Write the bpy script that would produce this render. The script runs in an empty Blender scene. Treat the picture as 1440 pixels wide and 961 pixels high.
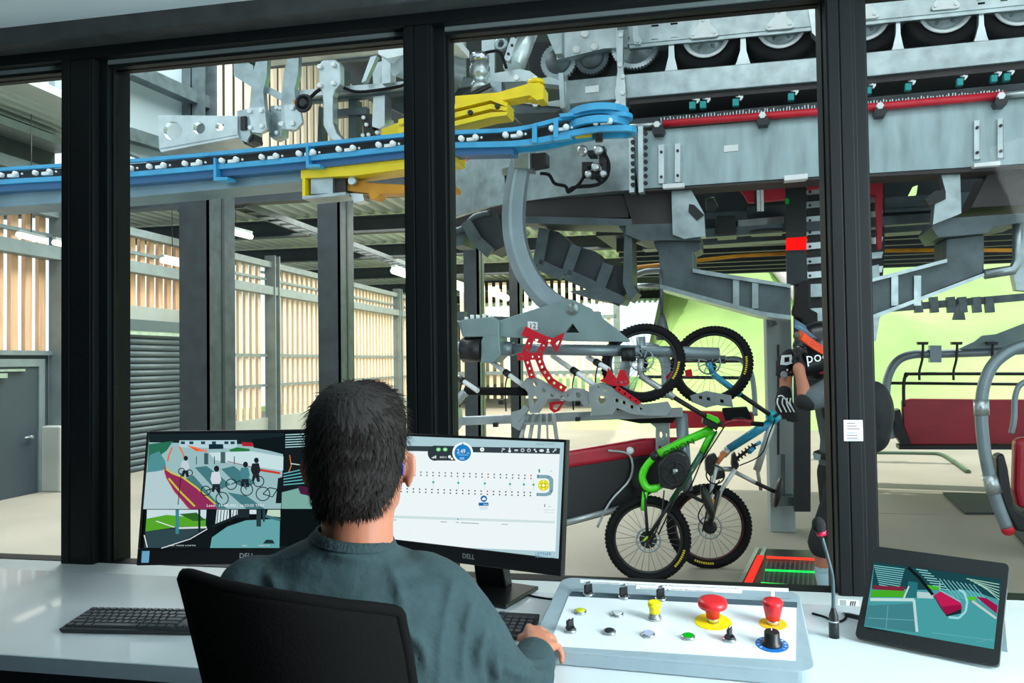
import bpy, bmesh, math, random
from mathutils import Vector as V, Matrix, geometry
random.seed(7)
sc = bpy.context.scene
COL = sc.collection
PI = math.pi
# ------------------------------------------------------------------ camera
FPX, CX, CY = 1100.0, 720.0, 480.5
CAM = V((0, 0, 1.40))
_vz = V((130 - CX, -42500 - CY, FPX)).normalized()
_vx = -V((-4900 - CX, 585 - CY, FPX)).normalized()
_vx = (_vx - _vz * _vx.dot(_vz)).normalized()
_vy = _vz.cross(_vx)
M3 = Matrix((_vx, _vy, _vz))            # camera (right, down, forward) -> world
def ray(px, py): return M3 @ V(((px - CX) / FPX, (py - CY) / FPX, 1.0))
def oz(px, py, z): d = ray(px, py); return CAM + d * ((z - CAM.z) / d.z)
def oy(px, py, y): d = ray(px, py); return CAM + d * (y / d.y)
def ox(px, py, x): d = ray(px, py); return CAM + d * (x / d.x)
def od(px, py, D): return CAM + ray(px, py) * D
class Plane:
    """a vertical plane through p, running along direction (dx, dy) on the ground; n points away from the camera"""
    def __init__(s, p, ang):
        s.p = V(p); a = math.radians(ang)
        s.u = V((math.cos(a), math.sin(a), 0)); s.n = V((-math.sin(a), math.cos(a), 0))
    def __call__(s, px, py, off=0.0):
        d = ray(px, py); q = s.p + s.n * off
        return CAM + d * ((q - CAM).dot(s.n) / d.dot(s.n))
cd = bpy.data.cameras.new('camera'); co = bpy.data.objects.new('camera', cd); COL.objects.link(co)
cd.sensor_fit = 'HORIZONTAL'; cd.sensor_width = 36.0; cd.lens = 36.0 * FPX / 1440.0
cd.clip_start = 0.02; cd.clip_end = 500
_r = M3 @ V((1, 0, 0)); _u = -(M3 @ V((0, 1, 0))); _f = M3 @ V((0, 0, 1))
_mw = Matrix.Identity(4)
for i in range(3):
    _mw[i][0] = _r[i]; _mw[i][1] = _u[i]; _mw[i][2] = -_f[i]; _mw[i][3] = CAM[i]
co.matrix_world = _mw
sc.camera = co
cd.dof.use_dof = False
# ------------------------------------------------------------------ materials
def lin(c):
    c = c / 255.0
    return c / 12.92 if c <= 0.04045 else ((c + 0.055) / 1.055) ** 2.4
def rgb(c): return (lin(c[0]), lin(c[1]), lin(c[2]), 1.0)
_mats = {}
def mat(name, col, rough=0.5, metal=0.0, noise=None, bump=None, spec=0.5, stretch=None, trans=0, coat=0, sub=0):
    """procedural painted / metal / plastic surface: noise = (scale, amount) mottles the colour, bump = (scale, strength)"""
    if name in _mats: return _mats[name]
    m = bpy.data.materials.new(name); m.use_nodes = True; nt = m.node_tree; N = nt.nodes; L = nt.links
    b = N['Principled BSDF']
    b.inputs['Base Color'].default_value = rgb(col)
    b.inputs['Roughness'].default_value = rough; b.inputs['Metallic'].default_value = metal
    b.inputs['Specular IOR Level'].default_value = spec
    if coat: b.inputs['Coat Weight'].default_value = coat
    if sub:
        b.inputs['Subsurface Weight'].default_value = sub; b.inputs['Subsurface Radius'].default_value = (0.012, 0.004, 0.002)
        b.inputs['Subsurface Scale'].default_value = 1.0
    if noise or bump:
        tc = N.new('ShaderNodeTexCoord'); src = tc.outputs['Object']
        if stretch:
            mp = N.new('ShaderNodeMapping'); mp.inputs['Scale'].default_value = stretch
            L.new(src, mp.inputs['Vector']); src = mp.outputs['Vector']
    if noise:
        nz = N.new('ShaderNodeTexNoise'); nz.inputs['Scale'].default_value = noise[0]; nz.inputs['Detail'].default_value = 5
        L.new(src, nz.inputs['Vector'])
        cr = N.new('ShaderNodeValToRGB'); c = rgb(col); a = noise[1]
        cr.color_ramp.elements[0].color = (c[0] * (1 - a), c[1] * (1 - a), c[2] * (1 - a), 1); cr.color_ramp.elements[0].position = 0.3
        cr.color_ramp.elements[1].color = (min(1, c[0] * (1 + a)), min(1, c[1] * (1 + a)), min(1, c[2] * (1 + a)), 1); cr.color_ramp.elements[1].position = 0.7
        L.new(nz.outputs['Fac'], cr.inputs['Fac']); L.new(cr.outputs['Color'], b.inputs['Base Color'])
    if bump:
        n2 = N.new('ShaderNodeTexNoise'); n2.inputs['Scale'].default_value = bump[0]; n2.inputs['Detail'].default_value = 3
        L.new(src, n2.inputs['Vector'])
        bp = N.new('ShaderNodeBump'); bp.inputs['Strength'].default_value = bump[1]; bp.inputs['Distance'].default_value = 0.01
        L.new(n2.outputs['Fac'], bp.inputs['Height']); L.new(bp.outputs['Normal'], b.inputs['Normal'])
    _mats[name] = m; return m
def em(col, k=1.0):
    key = 'light_%d_%d_%d_%d' % (col[0], col[1], col[2], int(k * 100))
    if key in _mats: return _mats[key]
    m = bpy.data.materials.new(key); m.use_nodes = True; nt = m.node_tree
    nt.nodes.remove(nt.nodes['Principled BSDF'])
    e = nt.nodes.new('ShaderNodeEmission'); e.inputs['Color'].default_value = rgb(col); e.inputs['Strength'].default_value = k
    nt.links.new(e.outputs[0], nt.nodes['Material Output'].inputs['Surface'])
    _mats[key] = m; return m
def glass_mat():
    m = bpy.data.materials.new('window_glass'); m.use_nodes = True; nt = m.node_tree; N = nt.nodes; L = nt.links
    N.remove(N['Principled BSDF'])
    t = N.new('ShaderNodeBsdfTransparent'); t.inputs['Color'].default_value = (0.955, 0.975, 0.97, 1)
    g = N.new('ShaderNodeBsdfGlossy'); g.inputs['Roughness'].default_value = 0.02
    fr = N.new('ShaderNodeFresnel'); fr.inputs['IOR'].default_value = 1.10
    mx = N.new('ShaderNodeMixShader')
    L.new(fr.outputs[0], mx.inputs[0]); L.new(t.outputs[0], mx.inputs[1]); L.new(g.outputs[0], mx.inputs[2])
    L.new(mx.outputs[0], N['Material Output'].inputs['Surface'])
    return m
GLASS = glass_mat()
STEEL = mat('galvanised_steel', (158, 172, 174), 0.36, 0.8, (9, 0.22), (40, 0.05))
STEELL = mat('pale_galvanised_steel', (190, 202, 203), 0.34, 0.75, (7, 0.16), (30, 0.04))
STEELD = mat('dark_grey_steel', (84, 96, 99), 0.5, 0.45, (6, 0.25), (25, 0.06))  # this and the next two: shade of undersides worked into the colour
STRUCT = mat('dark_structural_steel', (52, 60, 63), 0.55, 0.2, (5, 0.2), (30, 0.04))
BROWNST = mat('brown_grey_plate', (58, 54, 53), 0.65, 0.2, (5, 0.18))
WHITEP = mat('white_painted_metal', (232, 238, 238), 0.45, 0.0, (20, 0.05))
BLACKM = mat('black_metal', (26, 28, 30), 0.45, 0.1, (30, 0.15))
RUBBER = mat('black_rubber', (20, 20, 21), 0.8, 0, (60, 0.2), (120, 0.2), spec=.2)
PLASTIC = mat('black_plastic', (24, 25, 27), 0.42, 0, (80, 0.1))
BLUE = mat('blue_rail_paint', (46, 156, 204), 0.4, 0, (10, 0.12), coat=0.3)
YELLOW = mat('yellow_machine_paint', (236, 208, 0), 0.4, 0, (10, 0.08))
ORANGE = mat('amber_machine_paint', (205, 140, 10), 0.45, 0, (8, 0.15))
REDP = mat('red_machine_paint', (205, 26, 48), 0.4, 0, (14, 0.12))
TEAL = mat('teal_sensor_plastic', (0, 150, 148), 0.5, 0, (40, 0.06))
FRAME = mat('anthracite_window_frame', (8, 12, 14), 0.5, 0.0, (15, 0.08), spec=.25)
# ------------------------------------------------------------------ mesh building
def frame_of(t):
    t = t.normalized(); a = V((0, 0, 1)) if abs(t.z) < 0.9 else V((1, 0, 0))
    u = a.cross(t).normalized(); return u, t.cross(u).normalized()
_fontcache = {}
class MB:
    def __init__(s, m=None):
        s.bm = bmesh.new(); s.mats = []; s.mi = 0
        if m: s.use(m)
    def use(s, m):
        if m not in s.mats: s.mats.append(m)
        s.mi = s.mats.index(m); return s
    def face(s, vs, smooth=False):
        try: f = s.bm.faces.new(vs)
        except ValueError: return None
        f.material_index = s.mi; f.smooth = smooth; return f
    def vs(s, pts): return [s.bm.verts.new(p) for p in pts]
    def poly(s, pts): s.face(s.vs([V(p) for p in pts])); return s
    def hexa(s, p):
        v = s.vs(p)
        for q in ((0, 3, 2, 1), (4, 5, 6, 7), (0, 1, 5, 4), (1, 2, 6, 5), (2, 3, 7, 6), (3, 0, 4, 7)): s.face([v[i] for i in q])
        return s
    def box(s, c, size, R=None):
        c = V(c); h = V(size) / 2; R = R or Matrix.Identity(3)
        P = [V((x * h.x, y * h.y, z * h.z)) for z in (-1, 1) for x, y in ((-1, -1), (1, -1), (1, 1), (-1, 1))]
        return s.hexa([c + R @ q for q in P])
    def bb(s, lo, hi): lo = V(lo); hi = V(hi); return s.box((lo + hi) / 2, hi - lo)
    def beam(s, p0, p1, w, h, up=V((0, 0, 1))):
        """bar from p0 to p1, w across and h along 'up'"""
        p0 = V(p0); p1 = V(p1); t = (p1 - p0).normalized(); a = t.cross(up)
        if a.length < 1e-4: a = t.cross(V((0, 1, 0)))
        a.normalize(); b = a.cross(t).normalized()
        o = [a * (-w / 2) + b * (-h / 2), a * (w / 2) + b * (-h / 2), a * (w / 2) + b * (h / 2), a * (-w / 2) + b * (h / 2)]
        return s.hexa([p0 + q for q in o] + [p1 + q for q in o])
    def ibeam(s, p0, p1, w, h, t=0.02):
        p0 = V(p0); p1 = V(p1); up = V((0, 0, 1)); d = (p1 - p0).normalized()
        if abs(d.z) > 0.9: up = V((0, 1, 0))
        s.beam(p0, p1, t, h, up)
        for k in (-1, 1): s.beam(p0 + up * k * (h / 2 - t / 2), p1 + up * k * (h / 2 - t / 2), w, t, up)
        return s
    def prism(s, pts, vec, holes=()):
        """flat outline (with holes) extruded along vec"""
        pts = [V(p) for p in pts]; vec = V(vec); holes = [[V(p) for p in h] for h in holes]
        loops = [pts] + holes
        flat = [p for l in loops for p in l]
        tris = geometry.tessellate_polygon(loops)
        A = s.vs(flat); B = s.vs([p + vec for p in flat])
        for t in tris:
            s.face([A[i] for i in t]); s.face([B[i] for i in reversed(t)])
        k = 0
        for l in loops:
            n = len(l)
            for i in range(n):
                j = (i + 1) % n; s.face([A[k + i], A[k + j], B[k + j], B[k + i]])
            k += n
        return s
    def ring(s, c, u, v, r, n, rv=None):
        rv = r if rv is None else rv
        return s.vs([c + u * (math.cos(2 * PI * i / n) * r) + v * (math.sin(2 * PI * i / n) * rv) for i in range(n)])
    def bridge(s, A, B, smooth=True):
        n = len(A)
        for i in range(n): s.face([A[i], A[(i + 1) % n], B[(i + 1) % n], B[i]], smooth)
    def tube(s, pts, r, n=10, closed=False, caps=True):
        pts = [V(p) for p in pts]; m = len(pts); rs = r if isinstance(r, (list, tuple)) else [r] * m
        T = []
        for i in range(m):
            a = pts[i - 1] if (i > 0 or closed) else pts[i]; b = pts[(i + 1) % m] if (i < m - 1 or closed) else pts[i]
            t = (b - a)
            T.append(t.normalized() if t.length > 1e-9 else V((0, 0, 1)))
        u, v = frame_of(T[0]); R = []
        for i in range(m):
            if i > 0:
                u = u - T[i] * u.dot(T[i])
                if u.length < 1e-6: u, _ = frame_of(T[i])
                u.normalize()
            v = T[i].cross(u)
            R.append(s.ring(pts[i], u, v, rs[i], n))
        for i in range(m - 1): s.bridge(R[i], R[i + 1])
        if closed: s.bridge(R[-1], R[0])
        elif caps: s.face(R[0][::-1]); s.face(R[-1])
        return s
    def cyl(s, p0, p1, r0, r1=None, n=20):
        p0 = V(p0); p1 = V(p1); u, v = frame_of(p1 - p0)
        A = s.ring(p0, u, v, r0, n); B = s.ring(p1, u, v, r0 if r1 is None else r1, n)
        s.bridge(A, B); s.face(A[::-1]); s.face(B); return s
    def lathe(s, prof, c, axis, n=28, caps=True):
        c = V(c); axis = V(axis).normalized(); u, v = frame_of(axis)
        R = [s.ring(c + axis * h, u, v, max(r, 1e-5), n) for r, h in prof]
        for a, b in zip(R, R[1:]): s.bridge(a, b)
        if caps: s.face(R[0][::-1]); s.face(R[-1])
        return s
    def torus(s, c, axis, R, r, n=40, m=10, a0=0, a1=2 * PI):
        c = V(c); u, v = frame_of(V(axis)); full = abs(a1 - a0 - 2 * PI) < 1e-6; k = n if full else n + 1
        return s.tube([c + u * (math.cos(a0 + (a1 - a0) * i / n) * R) + v * (math.sin(a0 + (a1 - a0) * i / n) * R) for i in range(k)], r, m, closed=full)
    def ball(s, c, r, R=None, n=16, m=10):
        c = V(c); r = V(r) if not isinstance(r, (int, float)) else V((r, r, r)); R = R or Matrix.Identity(3)
        rows = []
        for j in range(1, m):
            th = PI * j / m
            rows.append(s.vs([c + R @ V((r.x * math.sin(th) * math.cos(2 * PI * i / n), r.y * math.sin(th) * math.sin(2 * PI * i / n), r.z * math.cos(th))) for i in range(n)]))
        top = s.bm.verts.new(c + R @ V((0, 0, r.z))); bot = s.bm.verts.new(c + R @ V((0, 0, -r.z)))
        for i in range(n): s.face([top, rows[0][i], rows[0][(i + 1) % n]], True); s.face([bot, rows[-1][(i + 1) % n], rows[-1][i]], True)
        for a, b in zip(rows, rows[1:]):
            for i in range(n): s.face([a[i], b[i], b[(i + 1) % n], a[(i + 1) % n]], True)
        return s
    def loft(s, rings, caps=True, smooth=True):
        R = [s.vs(r) for r in rings]
        for a, b in zip(R, R[1:]): s.bridge(a, b, smooth)
        if caps: s.face(R[0][::-1]); s.face(R[-1])
        return s
    def sheet(s, grid, thick=None, smooth=True):
        """grid of points; thick = vector: a closed slab"""
        A = [s.vs(r) for r in grid]
        h, w = len(A), len(A[0])
        def lay(G, fl):
            for j in range(h - 1):
                for i in range(w - 1):
                    q = [G[j][i], G[j][i + 1], G[j + 1][i + 1], G[j + 1][i]]; s.face(q[::-1] if fl else q, smooth)
        lay(A, False)
        if thick is not None:
            B = [s.vs([V(p) + V(thick) for p in r]) for r in grid]; lay(B, True)
            ea = A[0] + [r[-1] for r in A[1:]] + A[-1][-2::-1] + [r[0] for r in A[-2:0:-1]]
            eb = B[0] + [r[-1] for r in B[1:]] + B[-1][-2::-1] + [r[0] for r in B[-2:0:-1]]
            n = len(ea)
            for i in range(n): s.face([ea[i], eb[i], eb[(i + 1) % n], ea[(i + 1) % n]])
        return s
    def text(s, t, o, x, y, size, depth=0.0, align='LEFT', sx=1.0):
        """flat lettering standing at o, running along x with its top towards y"""
        key = (t, align)
        if key not in _fontcache:
            c = bpy.data.curves.new('lettering', 'FONT'); c.body = t; c.align_x = align; c.resolution_u = 2
            ob = bpy.data.objects.new('lettering', c); COL.objects.link(ob)
            dg = bpy.context.evaluated_depsgraph_get(); dg.update()
            me = bpy.data.meshes.new_from_object(ob.evaluated_get(dg))
            _fontcache[key] = ([v.co.copy() for v in me.vertices], [tuple(p.vertices) for p in me.polygons])
            bpy.data.objects.remove(ob); bpy.data.curves.remove(c); bpy.data.meshes.remove(me)
        vs, fs = _fontcache[key]; o = V(o); x = V(x).normalized(); y = V(y).normalized()
        W = s.vs([o + x * (p.x * size * sx) + y * (p.y * size) for p in vs])
        for f in fs: s.face([W[i] for i in f])
        return s
    def build(s, name, parent=None, loc=None, bevel=0, seg=2, sub=0, remesh=0, sm=0, recalc=True):
        base = ORG.get(parent.name, V((0, 0, 0))) if parent else (V(loc) if loc is not None else V((0, 0, 0)))
        if recalc: bmesh.ops.recalc_face_normals(s.bm, faces=s.bm.faces[:])
        for v in s.bm.verts: v.co -= base
        me = bpy.data.meshes.new(name); s.bm.to_mesh(me); s.bm.free()
        for m in s.mats: me.materials.append(m)
        o = bpy.data.objects.new(name, me); COL.objects.link(o)
        if parent: o.parent = parent
        elif loc is not None: o.location = base
        ORG[o.name] = base
        if bevel:
            b = o.modifiers.new('bevel', 'BEVEL'); b.width = bevel; b.segments = seg; b.limit_method = 'ANGLE'; b.angle_limit = math.radians(40)
        if remesh:
            r = o.modifiers.new('remesh', 'REMESH'); r.mode = 'VOXEL'; r.voxel_size = remesh; r.use_smooth_shade = True
        if sm:
            r = o.modifiers.new('smooth', 'SMOOTH'); r.iterations = sm; r.factor = 0.6
        if sub:
            r = o.modifiers.new('subdiv', 'SUBSURF'); r.levels = sub; r.render_levels = sub
        return o
ORG = {}
def thing(name, label, cat, loc, group=None):
    o = bpy.data.objects.new(name, None); COL.objects.link(o); o.location = V(loc); o.empty_display_size = 0.1
    ORG[o.name] = V(loc); tag(o, label, cat, group); return o
def tag(o, label, cat, group=None):
    o['label'] = label; o['category'] = cat
    if group: o['group'] = group
    return o
def struct(o, label=None):
    o['kind'] = 'structure'
    if label: o['label'] = label
    return o
def dup(root, delta, label=None, rz=0.0):
    r = root.copy(); COL.objects.link(r); r.location = root.location + V(delta); r.rotation_euler = (0, 0, rz)
    if label: r['label'] = label
    for ch in list(root.children):
        c = ch.copy(); COL.objects.link(c); c.parent = r
        for g in list(ch.children):
            d = g.copy(); COL.objects.link(d); d.parent = c
    return r
def lerp(a, b, t): return a + (b - a) * t
def spline(pts, k=6):
    """smooth curve through points"""
    P = [V(p) for p in pts]; out = []
    for i in range(len(P) - 1):
        p0 = P[max(i - 1, 0)]; p1 = P[i]; p2 = P[i + 1]; p3 = P[min(i + 2, len(P) - 1)]
        for j in range(k):
            t = j / k
            out.append(0.5 * ((2 * p1) + (p2 - p0) * t + (2 * p0 - 5 * p1 + 4 * p2 - p3) * t * t + (3 * p1 - p0 - 3 * p2 + p3) * t ** 3))
    out.append(P[-1]); return out
def circ(pl, px, py, r, n=14, off=0.0):
    c = pl(px, py, off); return [c + pl.u * (math.cos(2 * PI * i / n) * r) + V((0, 0, 1)) * (math.sin(2 * PI * i / n) * r) for i in range(n)]
UP = V((0, 0, 1))
# ================================================================== control room shell
YW = 2.45                                # window wall
ZD = 0.74                                # desk top
PLASTER = mat('grey_plaster', (120, 134, 138), 0.85, 0, (4, 0.06))
DARKW = mat('charcoal_wall_paint', (46, 52, 54), .8, 0, (4, .06))
FLOORM = mat('dark_vinyl_floor', (44, 47, 49), 0.5, 0, (3, 0.12))
b = MB(FLOORM); b.bb((-3.6, -2.2, -0.06), (2.4, YW + 0.1, 0)); struct(b.build('floor'))
b = MB(mat('pale_blue_grey_ceiling', (222, 240, 244), .85, 0, (3, .04))); b.bb((-3.7, -2.3, 2.588), (2.5, YW + 0.02, 2.8)); struct(b.build('ceiling'))
b = MB(DARKW); b.bb((-3.7, -2.3, 0), (-3.6, YW + 0.1, 2.66)); struct(b.build('wall_left'))
b = MB(DARKW); b.bb((-3.6, -2.3, 0), (2.4, -2.2, 2.66)); struct(b.build('wall_back'))
# the wall at the operator's right has a wide window opening; solid below and above it
b = MB(PLASTER)
b.bb((2.4, -2.3, 0), (2.5, YW + 0.1, 0.75)); b.bb((2.4, -2.3, 2.35), (2.5, YW + 0.1, 2.66))
b.bb((2.4, -2.3, 0.75), (2.5, -0.6, 2.35)); b.bb((2.4, 2.15, 0.75), (2.5, YW + 0.1, 2.35))
struct(b.build('wall_right'))
b = MB(PLASTER); b.bb((-3.6, YW - 0.02, 0), (2.4, YW + 0.10, 0.68)); struct(b.build('wall_front'))
# window head, posts and sill
MX = [(-3.6, -2.09), (-1.927, -0.817), (-0.686, 0.477), (0.592, 2.4)]
TRIMW = mat('dark_weathered_lintel', (52, 56, 56), 0.7, 0, (14, 0.25), (60, 0.15))
b = MB(TRIMW); b.bb((-3.6, YW - 0.14, 2.527), (2.4, YW + 0.06, 2.60)); struct(b.build('trim_1', bevel=0.006))
b = MB(FRAME); b.bb((-3.6, YW - 0.06, 2.49), (2.4, YW + 0.10, 2.53)); struct(b.build('trim_2', bevel=0.004))
k = 3
for x0, x1 in ((-2.09, -1.927), (-0.817, -0.686), (0.477, 0.592)):
    b = MB(FRAME); b.bb((x0, YW - 0.05, 0.68), (x1 - 0.035, YW + 0.10, 2.49)); b.bb((x1 - 0.036, YW - 0.02, 0.68), (x1, YW + 0.10, 2.49))
    b.bb((x0 + 0.004, YW - 0.053, 0.68), (x0 + 0.034, YW - 0.05, 2.49)); b.bb((x0 + 0.038, YW - 0.053, 0.68), (x1 - 0.045, YW - 0.05, 2.49))
    struct(b.build('trim_%d' % k, bevel=0.003)); k += 1
for i, (x0, x1) in enumerate(MX):
    b = MB(FRAME)
    t = 0.022
    b.bb((x0, YW - 0.015, 2.465), (x1, YW + 0.05, 2.49)); b.bb((x0, YW - 0.015, 0.68), (x1, YW + 0.05, 0.715))
    b.bb((x0, YW, 0.705), (x0 + 0.008, YW + 0.04, 2.465)); b.bb((x1 - 0.004, YW, 0.705), (x1, YW + 0.04, 2.465))
    w = struct(b.build('window_%d' % (i + 1), loc=((x0 + x1) / 2, YW, 0.68)))
    b = MB(GLASS); b.bb((x0 + 0.008, YW + 0.012, 0.705), (x1 - 0.004, YW + 0.024, 2.465)); b.build('pane', w)
    b = MB(mat('grey_glazing_seal', (92, 104, 104), 0.5)); b.bb((x0 + 0.002, YW - 0.022, 2.476), (x1 - 0.002, YW - 0.015, 2.49)); b.build('glazing_seal', w)
b = MB(mat('brushed_aluminium_sill', (206, 213, 212), 0.5, 0.15, (6, 0.06))); b.bb((-3.6, 2.23, 0.66), (2.4, YW - 0.02, 0.715)); struct(b.build('trim_6', bevel=0.004))
b = MB(FRAME); b.bb((-3.6, YW - 0.02, 0.66), (2.4, YW + 0.1, 0.69)); struct(b.build('trim_7'))
# right-hand window of the room (outside the picture): frame and pane that let the daylight in
b = MB(FRAME)
for z0, z1 in ((0.75, 0.81), (2.29, 2.35)): b.bb((2.41, -0.6, z0), (2.49, 2.15, z1))
for y0, y1 in ((-0.6, -0.54), (0.745, 0.805), (2.09, 2.15)): b.bb((2.41, y0, 0.81), (2.49, y1, 2.29))
w = struct(b.build('window_5', loc=(2.45, 0.8, 0.75)))
b = MB(GLASS); b.bb((2.445, -0.54, 0.81), (2.455, 2.09, 2.29)); b.build('pane', w)
# ================================================================== station hall
CONC = mat('pale_concrete_floor', (158, 151, 136), 0.7, 0, (0.9, 0.10), (30, 0.03))
CONC2 = mat('cast_concrete', (170, 176, 168), 0.8, 0, (2, 0.10), (20, 0.05))
ZP = -0.25
b = MB(CONC); b.bb((-14, 2.6, ZP - 0.2), (9, 46, ZP)); struct(b.build('floor_station'))
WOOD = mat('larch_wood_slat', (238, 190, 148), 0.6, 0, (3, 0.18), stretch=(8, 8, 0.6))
WOODP = mat('hazed_larch_slat', (248, 220, 192), 0.6, 0, (3, 0.1), stretch=(8, 8, 0.6))  # same larch, paler for the far bays: haze painted into the colour
XW = -8.2
POST = mat('grey_green_steel', (128, 142, 142), 0.5, 0.2, (5, 0.12))
# slatted outer wall, one bay between each pair of posts
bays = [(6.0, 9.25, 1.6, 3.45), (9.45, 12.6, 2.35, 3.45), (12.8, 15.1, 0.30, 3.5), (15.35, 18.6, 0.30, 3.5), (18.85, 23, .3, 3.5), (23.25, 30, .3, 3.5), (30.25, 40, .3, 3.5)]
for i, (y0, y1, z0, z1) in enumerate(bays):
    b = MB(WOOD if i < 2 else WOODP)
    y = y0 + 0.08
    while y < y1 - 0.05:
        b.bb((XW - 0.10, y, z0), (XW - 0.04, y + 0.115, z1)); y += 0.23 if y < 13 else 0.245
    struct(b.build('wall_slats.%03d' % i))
b = MB(WOODP)                                              # upper slatted band above the mezzanine
y = 13.0
while y < 24: b.bb((XW - 0.10, y, 5.6), (XW - 0.04, y + 0.17, 9.0)); y += 0.36
struct(b.build('wall_slats.upper'))
b = MB(WOODP); x = XW; x1 = oy(868, 500, 27).x
while x < x1: b.bb((x, 27, 0.1), (x + .13, 27.06, 4.2)); x += .26
struct(b.build('wall_slats.end'))
b = MB(POST)
for z in (1.0, 2.9): b.bb((XW, 26.9, z - .06), (x1, 27, z + .06))
b.bb((x1 - .1, 26.9, ZP), (x1 + .1, 27.1, 4.3)); struct(b.build('wall_rail.end'))
b = MB(POST)
for z, h, d in ((2.95, 0.17, 0.2), (1.6, 0.06, 0.06), (3.5, 0.12, 0.16), (3.2, .05, .05)):
    b.bb((XW - 0.03, 5, z - h / 2), (XW - 0.03 + d, 40, z + h / 2))
b.bb((XW - 0.03, 12.7, 0.95), (XW + 0.03, 40, 1.0))
struct(b.build('wall_rail'))
for i, y in enumerate((9.35, 12.7, 15.22, 18.72, 23.12, 30.12)):
    b = MB(POST); b.ibeam((XW + 0.08, y, 0.5 if i == 0 else 0), (XW + 0.08, y, 3.7), 0.24, 0.22, 0.03); struct(b.build('steel_post.%03d' % i))
b = MB(CONC2); b.bb((XW - 0.4, 9.05, ZP), (XW + 0.3, 9.75, 0.62)); struct(b.build('post_plinth', bevel=0.02))
b = MB(CONC2); b.bb((XW - 0.25, 12.5, ZP), (XW + 0.02, 40, 0.30)); b.bb((XW - 0.2, 9.5, 2.12), (XW + 0.02, 12.6, 2.36)); struct(b.build('wall_plinth'))
b = MB(mat('slate_door_wall', (70, 82, 88), 0.6, 0, (3, 0.08))); b.bb((XW - 0.2, 5, ZP), (XW - 0.05, 9.25, 1.62)); struct(b.build('wall_entry'))
DOOR = mat('slate_grey_door', (64, 76, 84), 0.5, 0.1, (3, 0.06))
b = MB(DOOR); b.bb((XW - 0.05, 7.2, ZP), (XW + 0.01, 9.0, 1.42)); d = struct(b.build('door_1', bevel=0.008))
b = MB(POST); b.bb((XW - 0.05, 7.08, ZP), (XW + 0.03, 7.2, 1.52)); b.bb((XW - 0.05, 9.0, ZP), (XW + 0.03, 9.1, 1.52)); b.bb((XW - 0.05, 7.2, 1.42), (XW + 0.03, 9.0, 1.52)); b.build('door_frame', d)
b = MB(STEELL); b.bb((XW + 0.01, 8.0, 1.28), (XW + 0.07, 8.45, 1.34)); b.bb((XW + 0.02, 8.3, 1.36), (XW + 0.05, 8.75, 1.39)); b.build('door_closer', d)
b = MB(STEELL); b.cyl((XW + 0.01, 8.85, 0.5), (XW + 0.07, 8.85, 0.5), 0.02); b.tube([(XW + 0.06, 8.85, 0.5), (XW + 0.065, 8.72, 0.5)], 0.012); b.build('door_handle', d)
SHUT = mat('slate_roller_shutter', (84, 100, 106), 0.45, 0.3, (4, 0.06))
b = MB(SHUT)                                              # roller shutter
z = ZP
while z < 1.92:
    b.tube([(XW + 0.0, 9.9, z + 0.05), (XW + 0.0, 12.5, z + 0.05)], 0.052, 8); z += 0.1
d = struct(b.build('door_2', loc=(XW, 11.2, ZP)))
b = MB(STEELL); b.bb((XW - 0.02, 9.85, 1.9), (XW + 0.09, 12.5, 1.96)); b.build('shutter_rail', d)
b = MB(SHUT); b.bb((XW - 0.1, 9.85, 1.96), (XW + 0.1, 12.5, 2.14)); b.build('shutter_box', d)
b = MB(STEELL); b.bb((XW, 12.44, ZP), (XW + 0.1, 12.55, 2.1)); b.build('guide_rail', d)
# big H columns of the hall
for i, (px0, px1, y, ztop) in enumerate(((252, 311, 9.0, 4.2), (447, 491, 10.5, 4.2), (652, 682, 12.0, 4.4), (716, 736, 15.0, 4.4))):
    a = oy(px0, 400, y); c = oy(px1, 400, y); w = (c.x - a.x)
    m = STRUCT
    b = MB(m); b.bb((a.x, y, ZP), (a.x + w * 0.72, y + 0.03, ztop)); b.bb((a.x + w * 0.72 - 0.04, y, ZP), (a.x + w * 0.72, y + w * 1.0, ztop))
    b.bb((a.x, y + w * 1.0 - 0.03, ZP), (a.x + w * 0.72, y + w * 1.0, ztop)); b.bb((a.x + w * 0.72, y + w * .45, ZP), (a.x + w*0.75, y + w * .55, ztop))
    b.use(STEELD); b.bb((a.x + w * 0.72, y + 0.002, ZP), (a.x + w * 0.735, y + w, ztop))
    struct(b.build('steel_column.%03d' % i))
# mezzanine deck seen from below: trapezoidal sheet with ribs running away, cross beams
DECK = mat('pale_trapezoid_sheet', (188, 200, 194), 0.5, 0.2, (2, 0.06))
b = MB(DECK)
x = -12.0; row0 = []; row1 = []
while x < 1.2:
    for dx, dz in ((0, 0.0), (0.10, 0.0), (0.14, 0.11), (0.24, 0.11)):
        row0.append(V((x + dx, 11.4, 4.42 + dz))); row1.append(V((x + dx, 42, 4.42 + dz)))
    x += 0.28
b.sheet([row0, row1], thick=(0, 0, 0.02), smooth=False); struct(b.build('ceiling_deck'))
for i, (y, h) in enumerate(((11.5, 0.42), (14.9, 0.34), (18.6, 0.34), (23, 0.34), (28, 0.34), (34, .34))):
    b = MB(STRUCT); b.ibeam((-12, y, 4.20), (1.2, y, 4.20), 0.22, h, 0.03); struct(b.build('ceiling_beam.%03d' % i))
b = MB(STEELD)
for k in range(64): b.bb((-6.9, 11.6 + k * 0.4, 3.96), (-6.62, 11.66 + k * 0.4, 3.99))
b.bb((-6.92, 11.5, 3.95), (-6.88, 38, 4.05)); b.bb((-6.64, 11.5, 3.95), (-6.60, 38, 4.05)); tag(b.build('cable_tray', loc=(-6.75, 20, 3.95)), 'long ladder-type cable tray hung beneath the pale corrugated deck', 'cable tray')
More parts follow.
